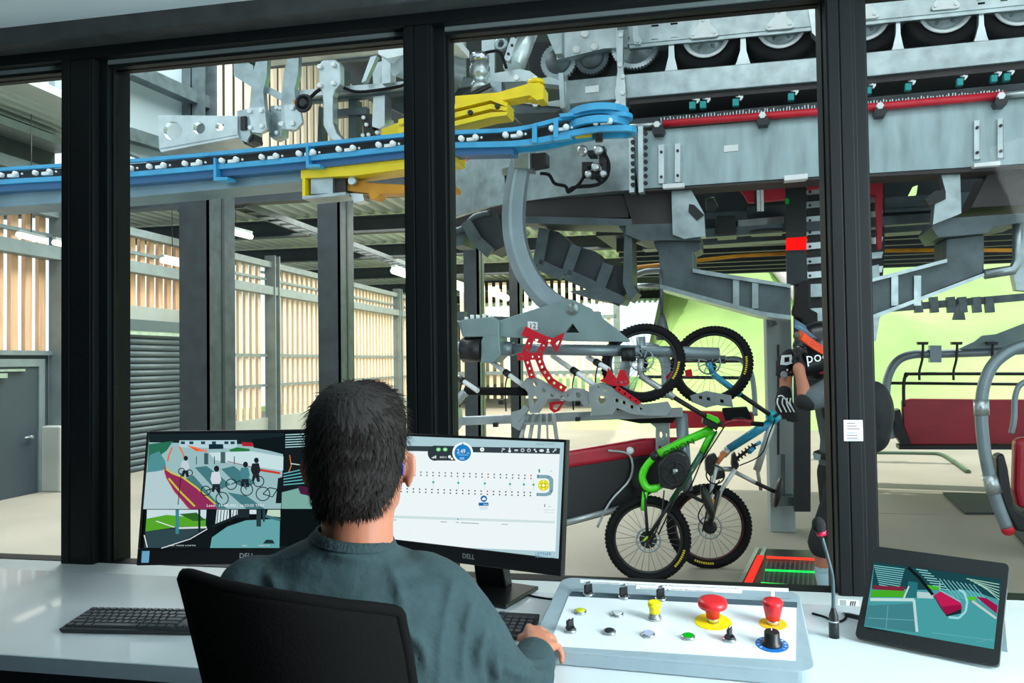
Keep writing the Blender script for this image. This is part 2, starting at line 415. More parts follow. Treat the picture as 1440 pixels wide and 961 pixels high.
# eaves and panels above, at the left
b = MB(DECK)
for k in range(9): b.bb((-8.25 + k * 0.13, 5.0, 4.55 + k * .02), (-8.25 + k * 0.13 + 0.06, 9.3, 4.62 + k * .02))
b.bb((-12, 5.0, 4.66), (-7.1, 9.4, 4.72)); struct(b.build('roof_eave'))
b = MB(mat('smooth_grey_panel', (142, 156, 160), 0.6, 0.1, (1.2, 0.06))); b.bb((XW - 0.1, 9.3, 4.75), (XW, 13.0, 9.2)); struct(b.build('wall_upper'))
b = MB(STEELD); b.beam(ox(178, 96, XW + 0.2), ox(290, 146, XW + 0.2), 0.22, 0.22); b.beam(ox(150, 180, XW + 0.1), ox(330, 235, XW + .1), 0.16, 0.2); struct(b.build('roof_brace'))
b = MB(STEELD); b.ibeam(oy(278, 300, 12.4), oy(278, 40, 12.4), 0.5, 0.42, 0.05); struct(b.build('steel_column.upper'))
b = MB(STRUCT); b.bb((-14, 4, 9.2), (2.4, 42, 9.4)); struct(b.build('roof_hall'))
b = MB(STRUCT); b.bb((0.2, 2.7, 5.25), (9, 9.4, 5.45)); b.bb((-3.0, 2.7, 6.2), (0.2, 9.6, 6.4)); b.bb((0.1, 2.7, 5.25), (0.2, 9.6, 6.4)); b.bb((0.2, 9.2, 4.2), (9, 9.4, 5.3)); struct(b.build('roof_canopy'))
b = MB(STRUCT); b.bb((XW - .2, 4, 3.55), (XW, 9.3, 4.6)); b.use(POST); b.bb((XW - .05, 4, 3.9), (XW + .25, 9.3, 4.05)); b.bb((XW - .05, 4, 4.35), (XW + .4, 9.3, 4.45)); struct(b.build('wall_band'))
# tube lights hung along the hall
TUBE = em((255, 248, 225), 2.6)
tl = [(25, 338, 103, 352), (309, 322, 353, 333), (228, 366, 256, 372), (366, 389, 414, 399), (489, 410, 508, 416), (553, 381, 571, 387), (632, 400, 656, 408), (692, 412, 720, 422), (75, 339, 103, 347)]
tl = [(25, 330, 62, 339), (76, 341, 103, 347)] + tl[1:8]
desc = ['beside the grey door wall, over the slatted bay', 'next to the first grey post by the slate door', 'hanging just beyond the nearest dark column', 'above the roller shutter', 'in front of the middle slatted bay', 'beyond the second dark column, low', 'far down the hall near the window post', 'past the window post behind the chairlift', 'behind the curved chairlift hanger arm']
for i, (x0, y0, x1, y1) in enumerate(tl):
    z = 3.75 if i > 1 else 3.0
    a = oz(x0, y0, z); c = oz(x1, y1, z)
    if i in (0, 1, 3):
        a = ox(x0, y0, XW + 0.9); c = ox(x1, y1, XW + 0.9)
    dirn = (c - a); L = min(dirn.length, 2.4)
    c = a + dirn.normalized() * L
    r = 0.045 * a.y / 12
    t = thing('hanging_tube_light', 'glowing white tube light ' + desc[i], 'light', (a + c) / 2, 'tube lights of the station hall')
    b = MB(TUBE); b.tube([a, c], r * 1.15, 10); b.build('diffuser', t)
    b = MB(STEELL); b.beam(a + V((0, 0, r * 1.6)), c + V((0, 0, r * 1.6)), r * 1.6, r * 1.0); b.build('housing', t)
    b = MB(BLACKM); q = (a + c) / 2; b.tube([q + V((0, 0, r * 2)), q + V((0, 0, max(0.3, 4.4 - q.z)))], 0.006, 6); b.build('suspension_wire', t)
# ================================================================== hill beyond the open side
def hill_mat():
    m = mat('sunlit_meadow', (176, 214, 128), 0.9, 0, (0.35, 0.22), (4, 0.3)); return m
def hz(x, y):
    k = min(1, max(0, (x + 1.6 - (y - 27) * .03) / 2.0)); k = k * k * (3 - 2 * k)
    return ZP - 0.02 + k * (max(0, (y - 19 - 0.1 * (x - 4))) * (0.40 + 0.003 * x) + 0.35 * math.sin(x * 0.7 + y * 0.4) * min(1, max(0, (y - 19) / 6)))
b = MB(hill_mat()); g = []
for j in range(41):
    r = []
    for i in range(61):
        x = -16 + i * 1.35; y = 17 + j * 1.6
        h = hz(x, y)
        r.append(V((x, y, h)))
    g.append(r)
b.sheet(g, smooth=True); o = struct(b.build('hill', recalc=True)); o['kind'] = 'structure'
b = MB(mat('white_gravel_path', (236, 228, 220), 0.9, 0, (3, 0.1))); 
pa = [(4.6, 21), (4.7, 24), (4.6, 27), (4.3, 31), (4.0, 36), (3.9, 42), (3.9, 50)]
b.sheet([[V((x - 0.5, y, hz(x - 0.5, y) + 0.12)), V((x + 0.5, y, hz(x + .5, y) + 0.12))] for x, y in [(lerp(p[0], q[0], t), lerp(p[1], q[1], t)) for p, q in zip(pa, pa[1:]) for t in (0, .25, .5, .75)]], thick=(0, 0, -.1)); struct(b.build('path'))
# spruces outside the slatted wall
SPR = mat('blue_green_spruce', (58, 110, 100), .9, 0, (3, .4), (12, .5)); TRK = mat('brown_bark', (80, 62, 50), .9, 0, (6, .3))
for i, (x, y, h) in enumerate(((-13.2, 8.4, 7), (-14.6, 12.8, 6.5), (-19, 17, 9))):
    t = thing('spruce_tree', 'blue-green spruce outside the slatted wall, ' + ('behind the bay above the slate door', 'behind the bay above the roller shutter', 'behind the dark column beyond the shutter')[i], 'tree', (x, y, ZP), 'spruces outside the slatted wall')
    b = MB(TRK); b.cyl((x, y, ZP), (x, y, h * .9), .16, .05, 10); b.build('trunk', t)
    b = MB(SPR); random.seed(i)
    for k in range(9):
        z = .8 + k * h * .1; r = 1.5 * (1 - k / 10.5); n = 26
        ring = [V((x + math.cos(2 * PI * j / n) * r * (1 if j % 2 else .72) * random.uniform(.9, 1.1), y + math.sin(2 * PI * j / n) * r * (1 if j % 2 else .72), z - random.uniform(0, .2))) for j in range(n)]
        A = b.vs(ring); top = b.vs([V((x, y, z + h * .17))])[0]; bot = b.vs([V((x, y, z + .12))])[0]
        for j in range(n): b.face([A[j], A[(j + 1) % n], top]); b.face([A[(j + 1) % n], A[j], bot])
    b.build('foliage', t)
# ================================================================== light
w = bpy.data.worlds.new('world'); sc.world = w; w.use_nodes = True
bg = w.node_tree.nodes['Background']; bg.inputs['Color'].default_value = (0.80, 0.93, 1.0, 1); bg.inputs['Strength'].default_value = 1.35
def sun(name, d, e, col, ang):
    l = bpy.data.lights.new(name, 'SUN'); l.energy = e; l.color = col; l.angle = math.radians(ang); o = bpy.data.objects.new(name, l); COL.objects.link(o)
    o.rotation_euler = V(d).to_track_quat('-Z', 'Y').to_euler(); return o
sun('sun', (-0.45, -0.35, -0.85), 4.2, (1.0, 0.95, 0.86), 1.5)
def area(name, loc, d, sx, sy, e, col=(1, 1, 1)):
    l = bpy.data.lights.new(name, 'AREA'); l.shape = 'RECTANGLE'; l.size = sx; l.size_y = sy; l.energy = e; l.color = col; o = bpy.data.objects.new(name, l); COL.objects.link(o)
    o.location = loc; o.rotation_euler = V(d).to_track_quat('-Z', 'Y').to_euler(); return o
area('hall_fill', (-4.0, 9.0, 9.1), (0, 0, -1), 7, 8, 2400, (0.93, 0.98, 1))  # added fill under the closed roof, brightens the slats; no rooflight there
area('canopy_fill', (2.2, 3.8, 5.2), (0, 0.1, -1), 5, 1.6, 90, (0.93, 0.98, 1))  # added fill over the machinery; the canopy has no opening
area('deck_fill', (-4.5, 20, 4.1), (0, 0, -1), 6, 14, 1500, (1, 0.97, 0.9))  # added fill panel below the deck for hall and slats, no fixture
area('daylight_side_window', (2.38, 0.5, 1.9), (-1, 0.4, -0.5), 1.3, 2.0, 200, (0.86, 0.96, 1))
area('ceiling_fill', (2.36, 0.5, 1.1), (-1, 0.2, 0.6), 0.6, 2.0, 55, (0.82, 0.96, 1))  # added fill aimed up to lighten the ceiling
sc.view_settings.view_transform = 'Standard'; sc.view_settings.look = 'None'; sc.view_settings.exposure = 0; sc.view_settings.gamma = 1
sc.view_settings.use_curve_mapping = False
# ================================================================== lift machinery
MP = Plane(od(900, 265, 6.6), -5.5)
def pr(b, pl, pts, th, off=0.0, holes=()):
    return b.prism([pl(x, y, off) for x, y in pts], pl.n * th, [[pl(x, y, off) for x, y in h] for h in holes])
def pcirc(px, py, r, n=14, k=1.0): return [(px + math.cos(2 * PI * i / n) * r, py + math.sin(2 * PI * i / n) * r * k) for i in range(n)]
def bolt(b, pl, px, py, r=0.018, off=0.0, h=0.018):
    c = pl(px, py, off); b.cyl(c, c - pl.n * h, r, r * 0.9, 6)
CHRF = mat('polished_fitting', (190, 198, 200), .25, .85)
PXM = 6.6 / FPX                                           # metres per pixel on the machine plane
# --- upper carrier beam
t = CB = thing('carrier_beam', 'upper pale galvanised beam with oval slots that carries the drive tyres', 'beam', MP(1100, 20))
b = MB(STEEL)
sl = [[(x + dx, y + dy) for dx, dy in ((-5, -1.3), (5, -2.2), (5, 0.6), (-5, 1.6))] for x, y in ((921, 36.5), (948, 33.5), (921, 56.5), (948, 54), (1378, -1), (1412, -4), (1380, 5), (1412, 0.5))]
b2 = [(885, 34), (1150, 10), (1480, -22), (1480, 9), (1215, 35), (1150, 42), (885, 68)]
pr(b, MP, b2, 0.02, 0, sl)
for y0, y1 in ((34, 34), (68, 68)):
    pts = [(885, y0), (1150, 10 if y0 == 34 else 42), (1480, -22 if y0 == 34 else 9)]
    for p, q in zip(pts, pts[1:]): b.beam(MP(*p, 0.1), MP(*q, 0.1), 0.22, 0.018)
b.build('web', t)
b = MB(STEELL); pr(b, MP, [(780, 50), (852, 28), (887, 30), (887, 66), (850, 68), (783, 84)], 0.12, 0.1); b.build('end_piece', t)
for x, y in ((823, 48), (811, 70), (836, 66)):
    b = MB(WHITEP); c = MP(x, y, 0.1); b.lathe([(0.036, 0), (0.036, 0.02), (0.022, 0.024)], c, -MP.n, 16); b.build('bolt_cap', t)
for x, y in ((990, 24), (1097, 12), (1216, -2), (1330, -16)):
    b = MB(WHITEP); pr(b, MP, [(x - 6, y), (x + 5, y), (x + 8, y + 3), (x + 9, y + 10), (x + 19, y + 20), (x + 20, y + 25), (x + 16, y + 27), (x - 17, y + 30), (x - 20, y + 28), (x - 19, y + 23), (x - 8, y + 11)], 0.02, -0.03)
    for dx, dy in ((-1, 5), (-15, 25), (14, 22)): bolt(b, MP, x + dx, y + dy, 0.014, -0.03)
    b.build('bearing_plate', t)
# vertical posts behind and above
b = MB(STEELD)
for x in (872, 938, 1035, 1056, 1130): b.beam(MP(x, 40, 0.3), MP(x, -60, 0.3), 0.05, 0.05, V((0, 1, 0)))
b.build('stay', t)
b = MB(STEELL); pr(b, MP, [(1136, -30), (1158, -30), (1158, 50), (1150, 54), (1142, 46), (1136, 10)], 0.1, -0.02); b.build('hanger_plate', t)
# --- drive tyres
tyre_names = ['geared drive tyre half hidden behind the tall bolted hanger strip', 'drive tyre under the first white bearing plate along the beam', 'drive tyre under the second white plate, beside the wide dark post', 'drive tyre partly covered by the wide dark window post', 'drive tyre under the last whole white bearing plate', 'drive tyre cut off at the end of the carrier beam']
for i, (x, y) in enumerate(((893, 62), (993, 52), (1098, 38), (1213, 27), (1327, 15), (1432, 4))):
    c = MP(x, y, 0.16); n = MP.n
    if i == 0:
        b = MB(STEELL); R = 36 * PXM; pts = []
        for k in range(96):
            a = 2 * PI * k / 96; rr = R if k % 2 else R * 0.94; pts.append(c + MP.u * math.cos(a) * rr + UP * math.sin(a) * rr)
        b.prism(pts, n * 0.05); t = b.build('gear_wheel', CB)
        b = MB(STEEL); b.lathe([(R * 0.8, 0), (R * 0.78, 0.02), (R * 0.3, 0.03), (R * 0.3, 0.06), (0.03, 0.06)], c, -n, 24); b.build('hub', t)
        for x2, y2, rp in ((785, 86, 28), (832, 80, 26)):
            b = MB(STEEL if x2 < 800 else STEELD); c2 = MP(x2, y2, 0.2); R2 = rp * PXM; pts = []
            for k in range(64):
                a = 2 * PI * k / 64; rr = R2 if k % 2 else R2 * 0.93; pts.append(c2 + MP.u * math.cos(a) * rr + UP * math.sin(a) * rr)
            b.prism(pts, n * 0.05); t2 = b.build('gear_wheel', CB)
            b = MB(STEELD); b.lathe([(R2 * 0.7, 0), (R2 * 0.65, 0.02), (0.03, 0.04)], c2, -n, 20); b.build('hub', t2)
        continue
    R = 50 * PXM
    b = MB(RUBBER); b.lathe([(R * .62, 0.0), (R * 0.72, -0.05), (R * 0.93, -0.06), (R, -0.03), (R, 0.12), (R * 0.93, 0.15), (R * 0.62, 0.14)], c, n, 40); t = b.build('drive_tyre', CB)
    b = MB(WHITEP); b.lathe([(R * 0.63, -0.03), (R * 0.66, -0.055), (R * 0.60, -0.06), (R * 0.50, -0.02), (R * .5, 0.0)], c, n, 36, caps=False); b.build('rim', t)
    b = MB(STEEL); b.lathe([(R * 0.52, -0.01), (R * 0.50, -0.03), (R * 0.2, -0.035), (R * 0.2, -0.08), (0.03, -0.09)], c, n, 28)
    for k in range(6): a = PI * k / 3; q = c + MP.u * math.cos(a) * R * .4 + UP * math.sin(a) * R * .4; b.cyl(q - n * 0.03, q - n * 0.05, 0.014, n=6)
    b.build('hub', t)
    if i < 5:
        xx = (x + (1098 if i == 1 else 1213 if i == 2 else 1327 if i == 3 else 1432)) / 2
    
# spacer posts between the two beams
for x, y0, y1, w in ((944, 62, 105, 9), (1045, 53, 92, 9), (1263, 30, 70, 7), (1380, 17, 57, 8)):
    b = MB(STEELL); pr(b, MP, [(x - w * .4, y0), (x + w * .4, y0), (x + w * 0.5, y0 + 18), (x + w, y1 - 6), (x + w * 1.3, y1), (x - w * 1.3, y1 + 1), (x - w, y1 - 5), (x - w * .45, y0 + 18)], 0.06, 0.02)
    tag(b.build('spacer_post', loc=MP(x, y1)), 'flared steel spacer post standing on the lower beam ' + {944: 'after the large gear', 1045: 'between the first two whole tyres', 1263: 'just past the wide dark window post', 1380: 'by the last tyre'}[x], 'post', 'spacer posts between the beams')
# --- lower beam
t = TB = thing('tyre_beam', 'long grey box beam running below the black drive tyres', 'beam', MP(1100, 100))
b = MB(STEEL); pr(b, MP, [(790, 114), (885, 104), (1155, 80), (1480, 47), (1480, 81), (1155, 114), (885, 138), (795, 147)], 0.28, -0.02); b.build('box', t, bevel=0.006)
b = MB(WHITEP); pr(b, MP, [(823, 122), (842, 119.5), (842, 129), (823, 131)], 0.008, -0.03); b.build('plate', t)
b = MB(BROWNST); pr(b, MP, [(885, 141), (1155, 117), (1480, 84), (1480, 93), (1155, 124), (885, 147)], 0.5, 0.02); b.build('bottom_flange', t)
# dark housing behind the tyres and under the lower beam
b = MB(BLACKM); pr(b, MP, [(740, 60), (885, 55), (1480, 0), (1480, 65), (885, 118), (750, 125)], 0.05, 0.36); tag(b.build('drive_housing', loc=MP(1100, 70, .36)), 'dark housing panel behind the row of drive tyres', 'housing')
b = MB(BLACKM); pr(b, MP, [(770, 150), (885, 143), (1480, 84), (1480, 140), (885, 190), (770, 195)], 0.05, 0.42); b.build('cable_duct', TB)
b = MB(STEELD)
for off, dy in ((0.1, 4), (0.25, 7)): b.tube([MP(905, 140 + dy, off), MP(1155, 118 + dy, off), MP(1480, 86 + dy, off)], 0.010, 6)
b.use(STRUCT); pr(b, MP, [(885, 168), (1480, 113), (1480, 122), (885, 176)], 0.3, .1)
tag(b.build('sensor_rail', loc=MP(1100, 135, .1)), 'thin steel rail that carries the teal sensors', 'rail')
# tall bolted hanger strip
t = thing('hanger_strip', 'tall narrow bolted hanger strip crossing both grey beams', 'bracket', MP(870, 80))
b = MB(STEELL); pr(b, MP, [(867, 18), (878, 16), (876, 60), (876, 95), (879, 120), (880, 150), (868, 152), (864, 130), (868, 100), (866, 60)], 0.06, -0.10); b.build('strip', t, bevel=0.004)
for x, y in ((872, 25), (873, 50), (872, 92), (876, 108), (876, 131), (868, 146)): b = MB(WHITEP); bolt(b, MP, x, y, 0.022, -0.10, 0.02); b.build('bolt', t)
b = MB(STEELL); pr(b, MP, [(890, 36), (897, 36), (898, 50), (903, 57), (900, 62), (892, 62), (890, 52)], 0.03, -0.03); bolt(b, MP, 897, 58, .02, -.03); b.build('clip', t)
# teal sensors
where = ['first of the row, nearest the large gear', 'close beside the first one', 'third along the rail', 'alone before the wide dark post', 'directly past the wide dark post', 'second past the wide dark post', 'third past the wide dark post', 'left one of the last close pair', 'last one, at the end of the row']
where[7] = 'leading one of the last close pair'
for i, (x, y) in enumerate(((974, 148), (989, 147), (1035, 144), (1113, 136), (1222, 127), (1278, 122), (1351, 115), (1399, 110), (1417, 108))):
    t = thing('proximity_sensor', 'small teal square sensor under the lower beam, ' + where[i], 'sensor', MP(x, y), 'teal sensors under the lower beam')
    b = MB(TEAL); pr(b, MP, [(x - 5, y - 5), (x + 4, y - 5.5), (x + 4, y + 4.5), (x - 5, y + 5)], 0.05, -0.02); b.build('body', t, bevel=0.004)
    b = MB(WHITEP); pr(b, MP, [(x - 1, y - 8), (x + 10, y - 9.5), (x + 10, y - 7), (x + 7, y - 3), (x + 5, y - 3), (x + 6, y - 7)], 0.02, 0.01); b.beam(MP(x + 5, y - 8, .02), MP(x + 5, y - 16, .1), 0.012, 0.012); b.build('bracket', t)
# red contact strip
MG = thing('main_girder', 'massive bright galvanised girder curving round at the station end', 'girder', MP(1000, 250))
b = MB(REDP); b.tube([MP(933, 174, -.05), MP(1155, 157, -.05), MP(1300, 144, -.05), MP(1412, 134, -.05)], 0.030, 12); t = b.build('contact_strip', MG)
b = MB(WHITEP); random.seed(3)
for k in range(110):
    x = 930 + k * 4.4; y = 174 - (x - 933) * 0.0815
    b.beam(MP(x, y - 3, .0), MP(x + random.uniform(-1, 1), y - 7 - random.uniform(0, 3), .0), 0.007, 0.007)
b.build('bristle', t)
b = MB(STEELL); b.tube([MP(880, 178, -.05), MP(933, 174, -.05)], 0.02, 10); b.build('end_rod', t); b = MB(STEELL); b.tube([MP(1412, 134, -.05), MP(1480, 128, -.05)], 0.026, 10); b.build('end_rod', t)
for x, y in ((925, 183), (1073, 170), (1238, 157), (1408, 143)):
    b = MB(BLACKM); pr(b, MP, [(x - 9, y), (x - 6, y - 6), (x + 5, y - 7), (x + 10, y - 1), (x + 7, y + 5), (x - 6, y + 6)], 0.14, -0.10); b.use(WHITEP); bolt(b, MP, x - 1, y - 7, .03, -.08, .03); b.build('clamp', t)
# --- main girder: straight run and the curved end round the bullwheel
t = MG
b = MB(mat('streaked_galvanised_steel', (150, 170, 173), 0.42, 0.5, (5, 0.2), (20, 0.03), stretch=(2.2, 2.2, 0.5)))
pr(b, MP, [(888, 186), (1155, 162), (1480, 134), (1480, 228), (1155, 248), (897, 266)], 0.22, 0.0); b.build('straight_run', t, bevel=0.005)
zb = MP(897, 266).z; zt = MP(897, 186).z
b = MB(STEEL)
plan = [oz(632, 308, zb), oz(668, 296, zb), oz(705, 288, zb), oz(745, 282, zb), oz(790, 276, zb), oz(840, 271, zb), oz(890, 267, zb)]
plan = spline(plan, 4)
for p in plan: p.z = 0
outer = [p + V((0.15, 0.55, 0)) for p in plan]
b.loft([[p + UP * zb, p + UP * (zt + 0.02), q + UP * (zt + .02), q + UP * zb] for p, q in zip(plan, outer)], smooth=False); b.build('curved_run', t)
b = MB(STEELL)
for x in (884, 897): pr(b, MP, [(x, 178), (x + 7, 177), (x + 8, 270), (x + 1, 271)], 0.1, -0.09)
b.build('flange', t)
for k in range(8):
    for x, dy in ((890, 0), (908, -2)): b = MB(BLACKM); bolt(b, MP, x, 190 + dy + k * 10, 0.02, -.1); b.build('flange_bolt', t)
for x, yb in ((930, 258), (953, 256), (1374, 224), (1407, 222)):
    b = MB(STEELL); dy = -(x - 930) * 0.077
    pr(b, MP, [(x - 4, 204 + dy), (x + 4, 203 + dy), (x + 4, yb), (x - 4, yb)], 0.03, -0.03); b.use(STEEL); pr(b, MP, [(x + 4.5, 204 + dy), (x + 6, 204 + dy), (x + 6, yb), (x + 4.5, yb)], 0.04, -0.04)
    b.use(BLACKM); bolt(b, MP, x, 214 + dy, 0.012, -.03); bolt(b, MP, x, yb - 9, 0.012, -.03); b.build('stiffener', t)
for p in ([(932, 259), (962, 257), (962, 263), (932, 265)], [(1103, 247), (1136, 244), (1136, 251), (1103, 254)], [(1370, 230), (1407, 226), (1407, 232), (1370, 235)]):
    b = MB(WHITEP); pr(b, MP, p, 0.1, -0.08); b.build('foot_plate', t)
b = MB(WHITEP); pr(b, MP, [(1018, 205), (1038, 203), (1038, 212), (1018, 214)], 0.006, -0.008); b.build('type_plate', t)
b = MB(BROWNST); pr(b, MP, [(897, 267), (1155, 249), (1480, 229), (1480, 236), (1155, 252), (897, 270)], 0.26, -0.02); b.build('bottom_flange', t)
# sliver of red tube at the far left end of the curved girder
b = MB(REDP); b.tube([oz(640, 240, zt + .08), oz(672, 219, zt + .08)], 0.035, 10); tag(b.build('guard_tube', loc=oz(640, 240, zt)), 'short red tube on the curved end of the girder', 'tube')
# hydraulic/sensor cluster hanging under the blue rail end
t = MG
b = MB(BLACKM)
for x, y, w, h in ((826, 231, 16, 7), (838, 244, 22, 9), (832, 215, 12, 8), (846, 218, 8, 26), (822, 240, 8, 14), (850, 236, 8, 16)): pr(b, MP, [(x - w / 2, y - h / 2), (x + w / 2, y - h / 2), (x + w / 2, y + h / 2), (x - w / 2, y + h / 2)], 0.12, -0.35)
t = b.build('valve_block', t, bevel=0.006)
for x, y, r in ((820, 213, .045), (842, 212, .04), (838, 236, .035), (828, 246, .03), (849, 245, .03)): b = MB(CHRF); c = MP(x, y, -.38); b.lathe([(r, 0), (r, .03), (r * .6, .045)], c, -MP.n, 14); b.build('fitting', t)
b = MB(RUBBER)
for pts in ([(848, 212), (856, 230), (853, 250), (838, 260), (812, 262)], [(822, 246), (815, 258), (800, 270), (795, 262), (780, 258), (772, 246), (760, 244)], [(838, 250), (844, 258), (830, 262), (805, 264), (798, 272)]):
    b.tube(spline([MP(x, y, -.36) for x, y in pts], 5), 0.014, 8)
b.build('hose', t)
# --- structure below the girder
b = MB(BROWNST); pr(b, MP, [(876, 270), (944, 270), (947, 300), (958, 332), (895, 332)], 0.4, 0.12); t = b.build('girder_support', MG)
b = MB(STEEL); pr(b, MP, [(944, 262), (968, 260), (990, 300), (992, 332), (962, 336), (946, 330)], 0.12, 0.05); b.use(BLACKM); pr(b, MP, [(969, 287), (976, 288), (990, 302), (980, 310), (968, 298)], 0.02, 0.03); b.build('web', t)
b = MB(STEELD); pr(b, MP, [(880, 316), (958, 314), (985, 330), (985, 338), (900, 338), (880, 330)], 0.5, 0.1); b.build('seat_plate', t)
b = MB(STEELD); pr(b, MP, [(918, 340), (986, 336), (986, 350), (976, 354), (976, 376), (1000, 384), (1112, 402), (1112, 445), (1090, 446), (1070, 440), (930, 402), (926, 356)], 0.4, 0.2); t = b.build('cantilever_arm', MG, bevel=0.01)
b = MB(STEEL); pr(b, MP, [(974, 378), (1000, 382), (1112, 400), (1112, 405), (1000, 388), (974, 383)], 0.5, 0.15); pr(b, MP, [(928, 400), (1070, 438), (1112, 444), (1112, 450), (1068, 444), (928, 406)], 0.5, 0.15)
for x in (1035, 1062): b.beam(MP(x, 392, .18), MP(x, 434, .18), 0.02, 0.05)
b.build('flange', t)
b = MB(BROWNST); pr(b, MP, [(1392, 240), (1480, 232), (1480, 286), (1366, 292)], 0.4, 0.12); t = b.build('girder_support', MG)
b = MB(STEEL); pr(b, MP, [(1322, 240), (1350, 238), (1352, 300), (1312, 316), (1315, 285), (1330, 270)], 0.12, 0.05); b.use(BLACKM); pr(b, MP, [(1300, 280), (1316, 268), (1330, 268), (1330, 280), (1308, 290)], 0.05, 0.03); b.build('web', t)
b = MB(STEELD); pr(b, MP, [(1318, 308), (1440, 300), (1440, 312), (1396, 320), (1388, 328), (1320, 334), (1310, 320)], 0.5, 0.1); b.build('seat_plate', t)
b = MB(STEELD); pr(b, MP, [(1236, 390), (1330, 366), (1330, 336), (1384, 330), (1384, 384), (1240, 440), (1225, 446), (1225, 396)], 0.4, 0.2); t = b.build('cantilever_arm', MG, bevel=0.01)
b = MB(STEEL); pr(b, MP, [(1225, 392), (1332, 364), (1332, 369), (1225, 397)], 0.5, 0.15); pr(b, MP, [(1225, 444), (1384, 384), (1384, 389), (1225, 450)], 0.5, 0.15)
for x in (1258, 1290): b.beam(MP(x, 388, .18), MP(x, 430, .18), 0.02, 0.05)
b.build('flange', t)
b = MB(STEEL); b.tube([MP(1384, 386, .2), MP(1424, 380, .2), MP(1432, 366, .2), MP(1432, 300, .2)], 0.04, 10); pr(b, MP, [(1425, 384), (1440, 360), (1470, 360), (1470, 412), (1430, 408)], 0.1, 0.3); b.build('bent_tube', MG)
# platform deck behind the girder, seen from underneath
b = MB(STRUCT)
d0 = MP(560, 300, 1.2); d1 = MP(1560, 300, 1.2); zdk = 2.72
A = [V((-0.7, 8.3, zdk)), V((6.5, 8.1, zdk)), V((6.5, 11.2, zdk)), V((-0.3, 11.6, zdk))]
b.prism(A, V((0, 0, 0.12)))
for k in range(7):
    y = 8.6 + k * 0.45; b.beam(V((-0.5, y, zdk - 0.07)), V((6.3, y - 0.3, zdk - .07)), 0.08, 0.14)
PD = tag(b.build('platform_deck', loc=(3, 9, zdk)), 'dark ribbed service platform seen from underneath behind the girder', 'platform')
b = MB(STEELD); b.beam(MP(905, 345, 1.6), MP(1480, 306, 1.6), .25, .12); b.beam(MP(905, 335, 1.0), MP(1480, 296, 1.0), .1, .08)
b.build('cross_beam', PD); t = PD
b = MB(BLACKM); pr(b, MP, [(1007, 303), (1034, 303), (1036, 328), (1007, 330)], 0.4, 0.9); pr(b, MP, [(1056, 324), (1075, 321), (1100, 321), (1102, 325), (1056, 327)], .3, .9); b.build('motor_box', t, bevel=0.01)
b = MB(STEEL); pr(b, MP, [(1038, 310), (1103, 304), (1103, 325), (1038, 330)], 0.06, 1.35); b.build('back_plate', t)
b = MB(ORANGE); b.tube([MP(895, 376, 1.2), MP(960, 369, 1.2), MP(1040, 360, 1.2), MP(1160, 354, 1.2), MP(1300, 352, 1.2), MP(1430, 352, 1.2)], 0.018, 8); tag(b.build('haul_rope', loc=MP(1000, 365, 1.2)), 'thin amber rope stretched beneath the platform', 'rope')
b = MB(STEELL); b.tube(spline([MP(892, 388, 1.0), MP(910, 382, 1.0), MP(940, 381, 1.0)], 4), 0.03, 8); b.tube([MP(890, 402, 1.0), MP(930, 402, 1.0)], .025, 8); tag(b.build('hand_rail', loc=MP(910, 390, 1)), 'short bright steel rail left of the sloping arm', 'rail')
bpy.data.objects['hand_rail']['label'] = 'short bright steel rail beside the root of the sloping arm'
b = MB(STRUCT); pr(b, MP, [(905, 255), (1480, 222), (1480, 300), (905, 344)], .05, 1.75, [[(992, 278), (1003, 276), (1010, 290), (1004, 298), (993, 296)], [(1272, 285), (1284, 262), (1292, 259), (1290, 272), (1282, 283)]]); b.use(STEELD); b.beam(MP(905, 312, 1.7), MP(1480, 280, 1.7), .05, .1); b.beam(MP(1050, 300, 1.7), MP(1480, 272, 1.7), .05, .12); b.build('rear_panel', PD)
# red tarpaulins on the platform
for i, (o, lab) in enumerate((([(1031, 256), (1050, 254), (1061, 254), (1061, 284), (1052, 284), (1045, 272)], 'small red cover hanging under the girder by the white double rod'), ([(1068, 254), (1104, 252), (1104, 280), (1070, 283)], 'square red cover hanging between the white rod and the signal column'), ([(1135, 250), (1162, 248), (1162, 262), (1135, 266)], 'red cover above the pale ladder rungs'), ([(1222, 246), (1242, 245), (1240, 350), (1234, 350), (1232, 275), (1222, 272)], 'narrow red cover past the wide dark post'))):
    b = MB(mat('red_tarpaulin', (190, 20, 44), 0.5, 0, (6, 0.2), (8, 0.3))); pr(b, MP, o, 0.08, 0.75); tag(b.build('hanging_cover', loc=MP(*o[0], .75)), lab, 'cover', 'red covers under the girder')
b = MB(WHITEP); b.beam(MP(1066, 252, 0.6), MP(1067, 297, 0.6), 0.025, 0.025, V((0, 1, 0))); b.beam(MP(1071, 252, 0.6), MP(1072, 297, 0.6), 0.025, 0.025, V((0, 1, 0))); tag(b.build('hanging_rod', loc=MP(1068, 297, .6)), 'pair of thin white rods hanging under the girder', 'rod')
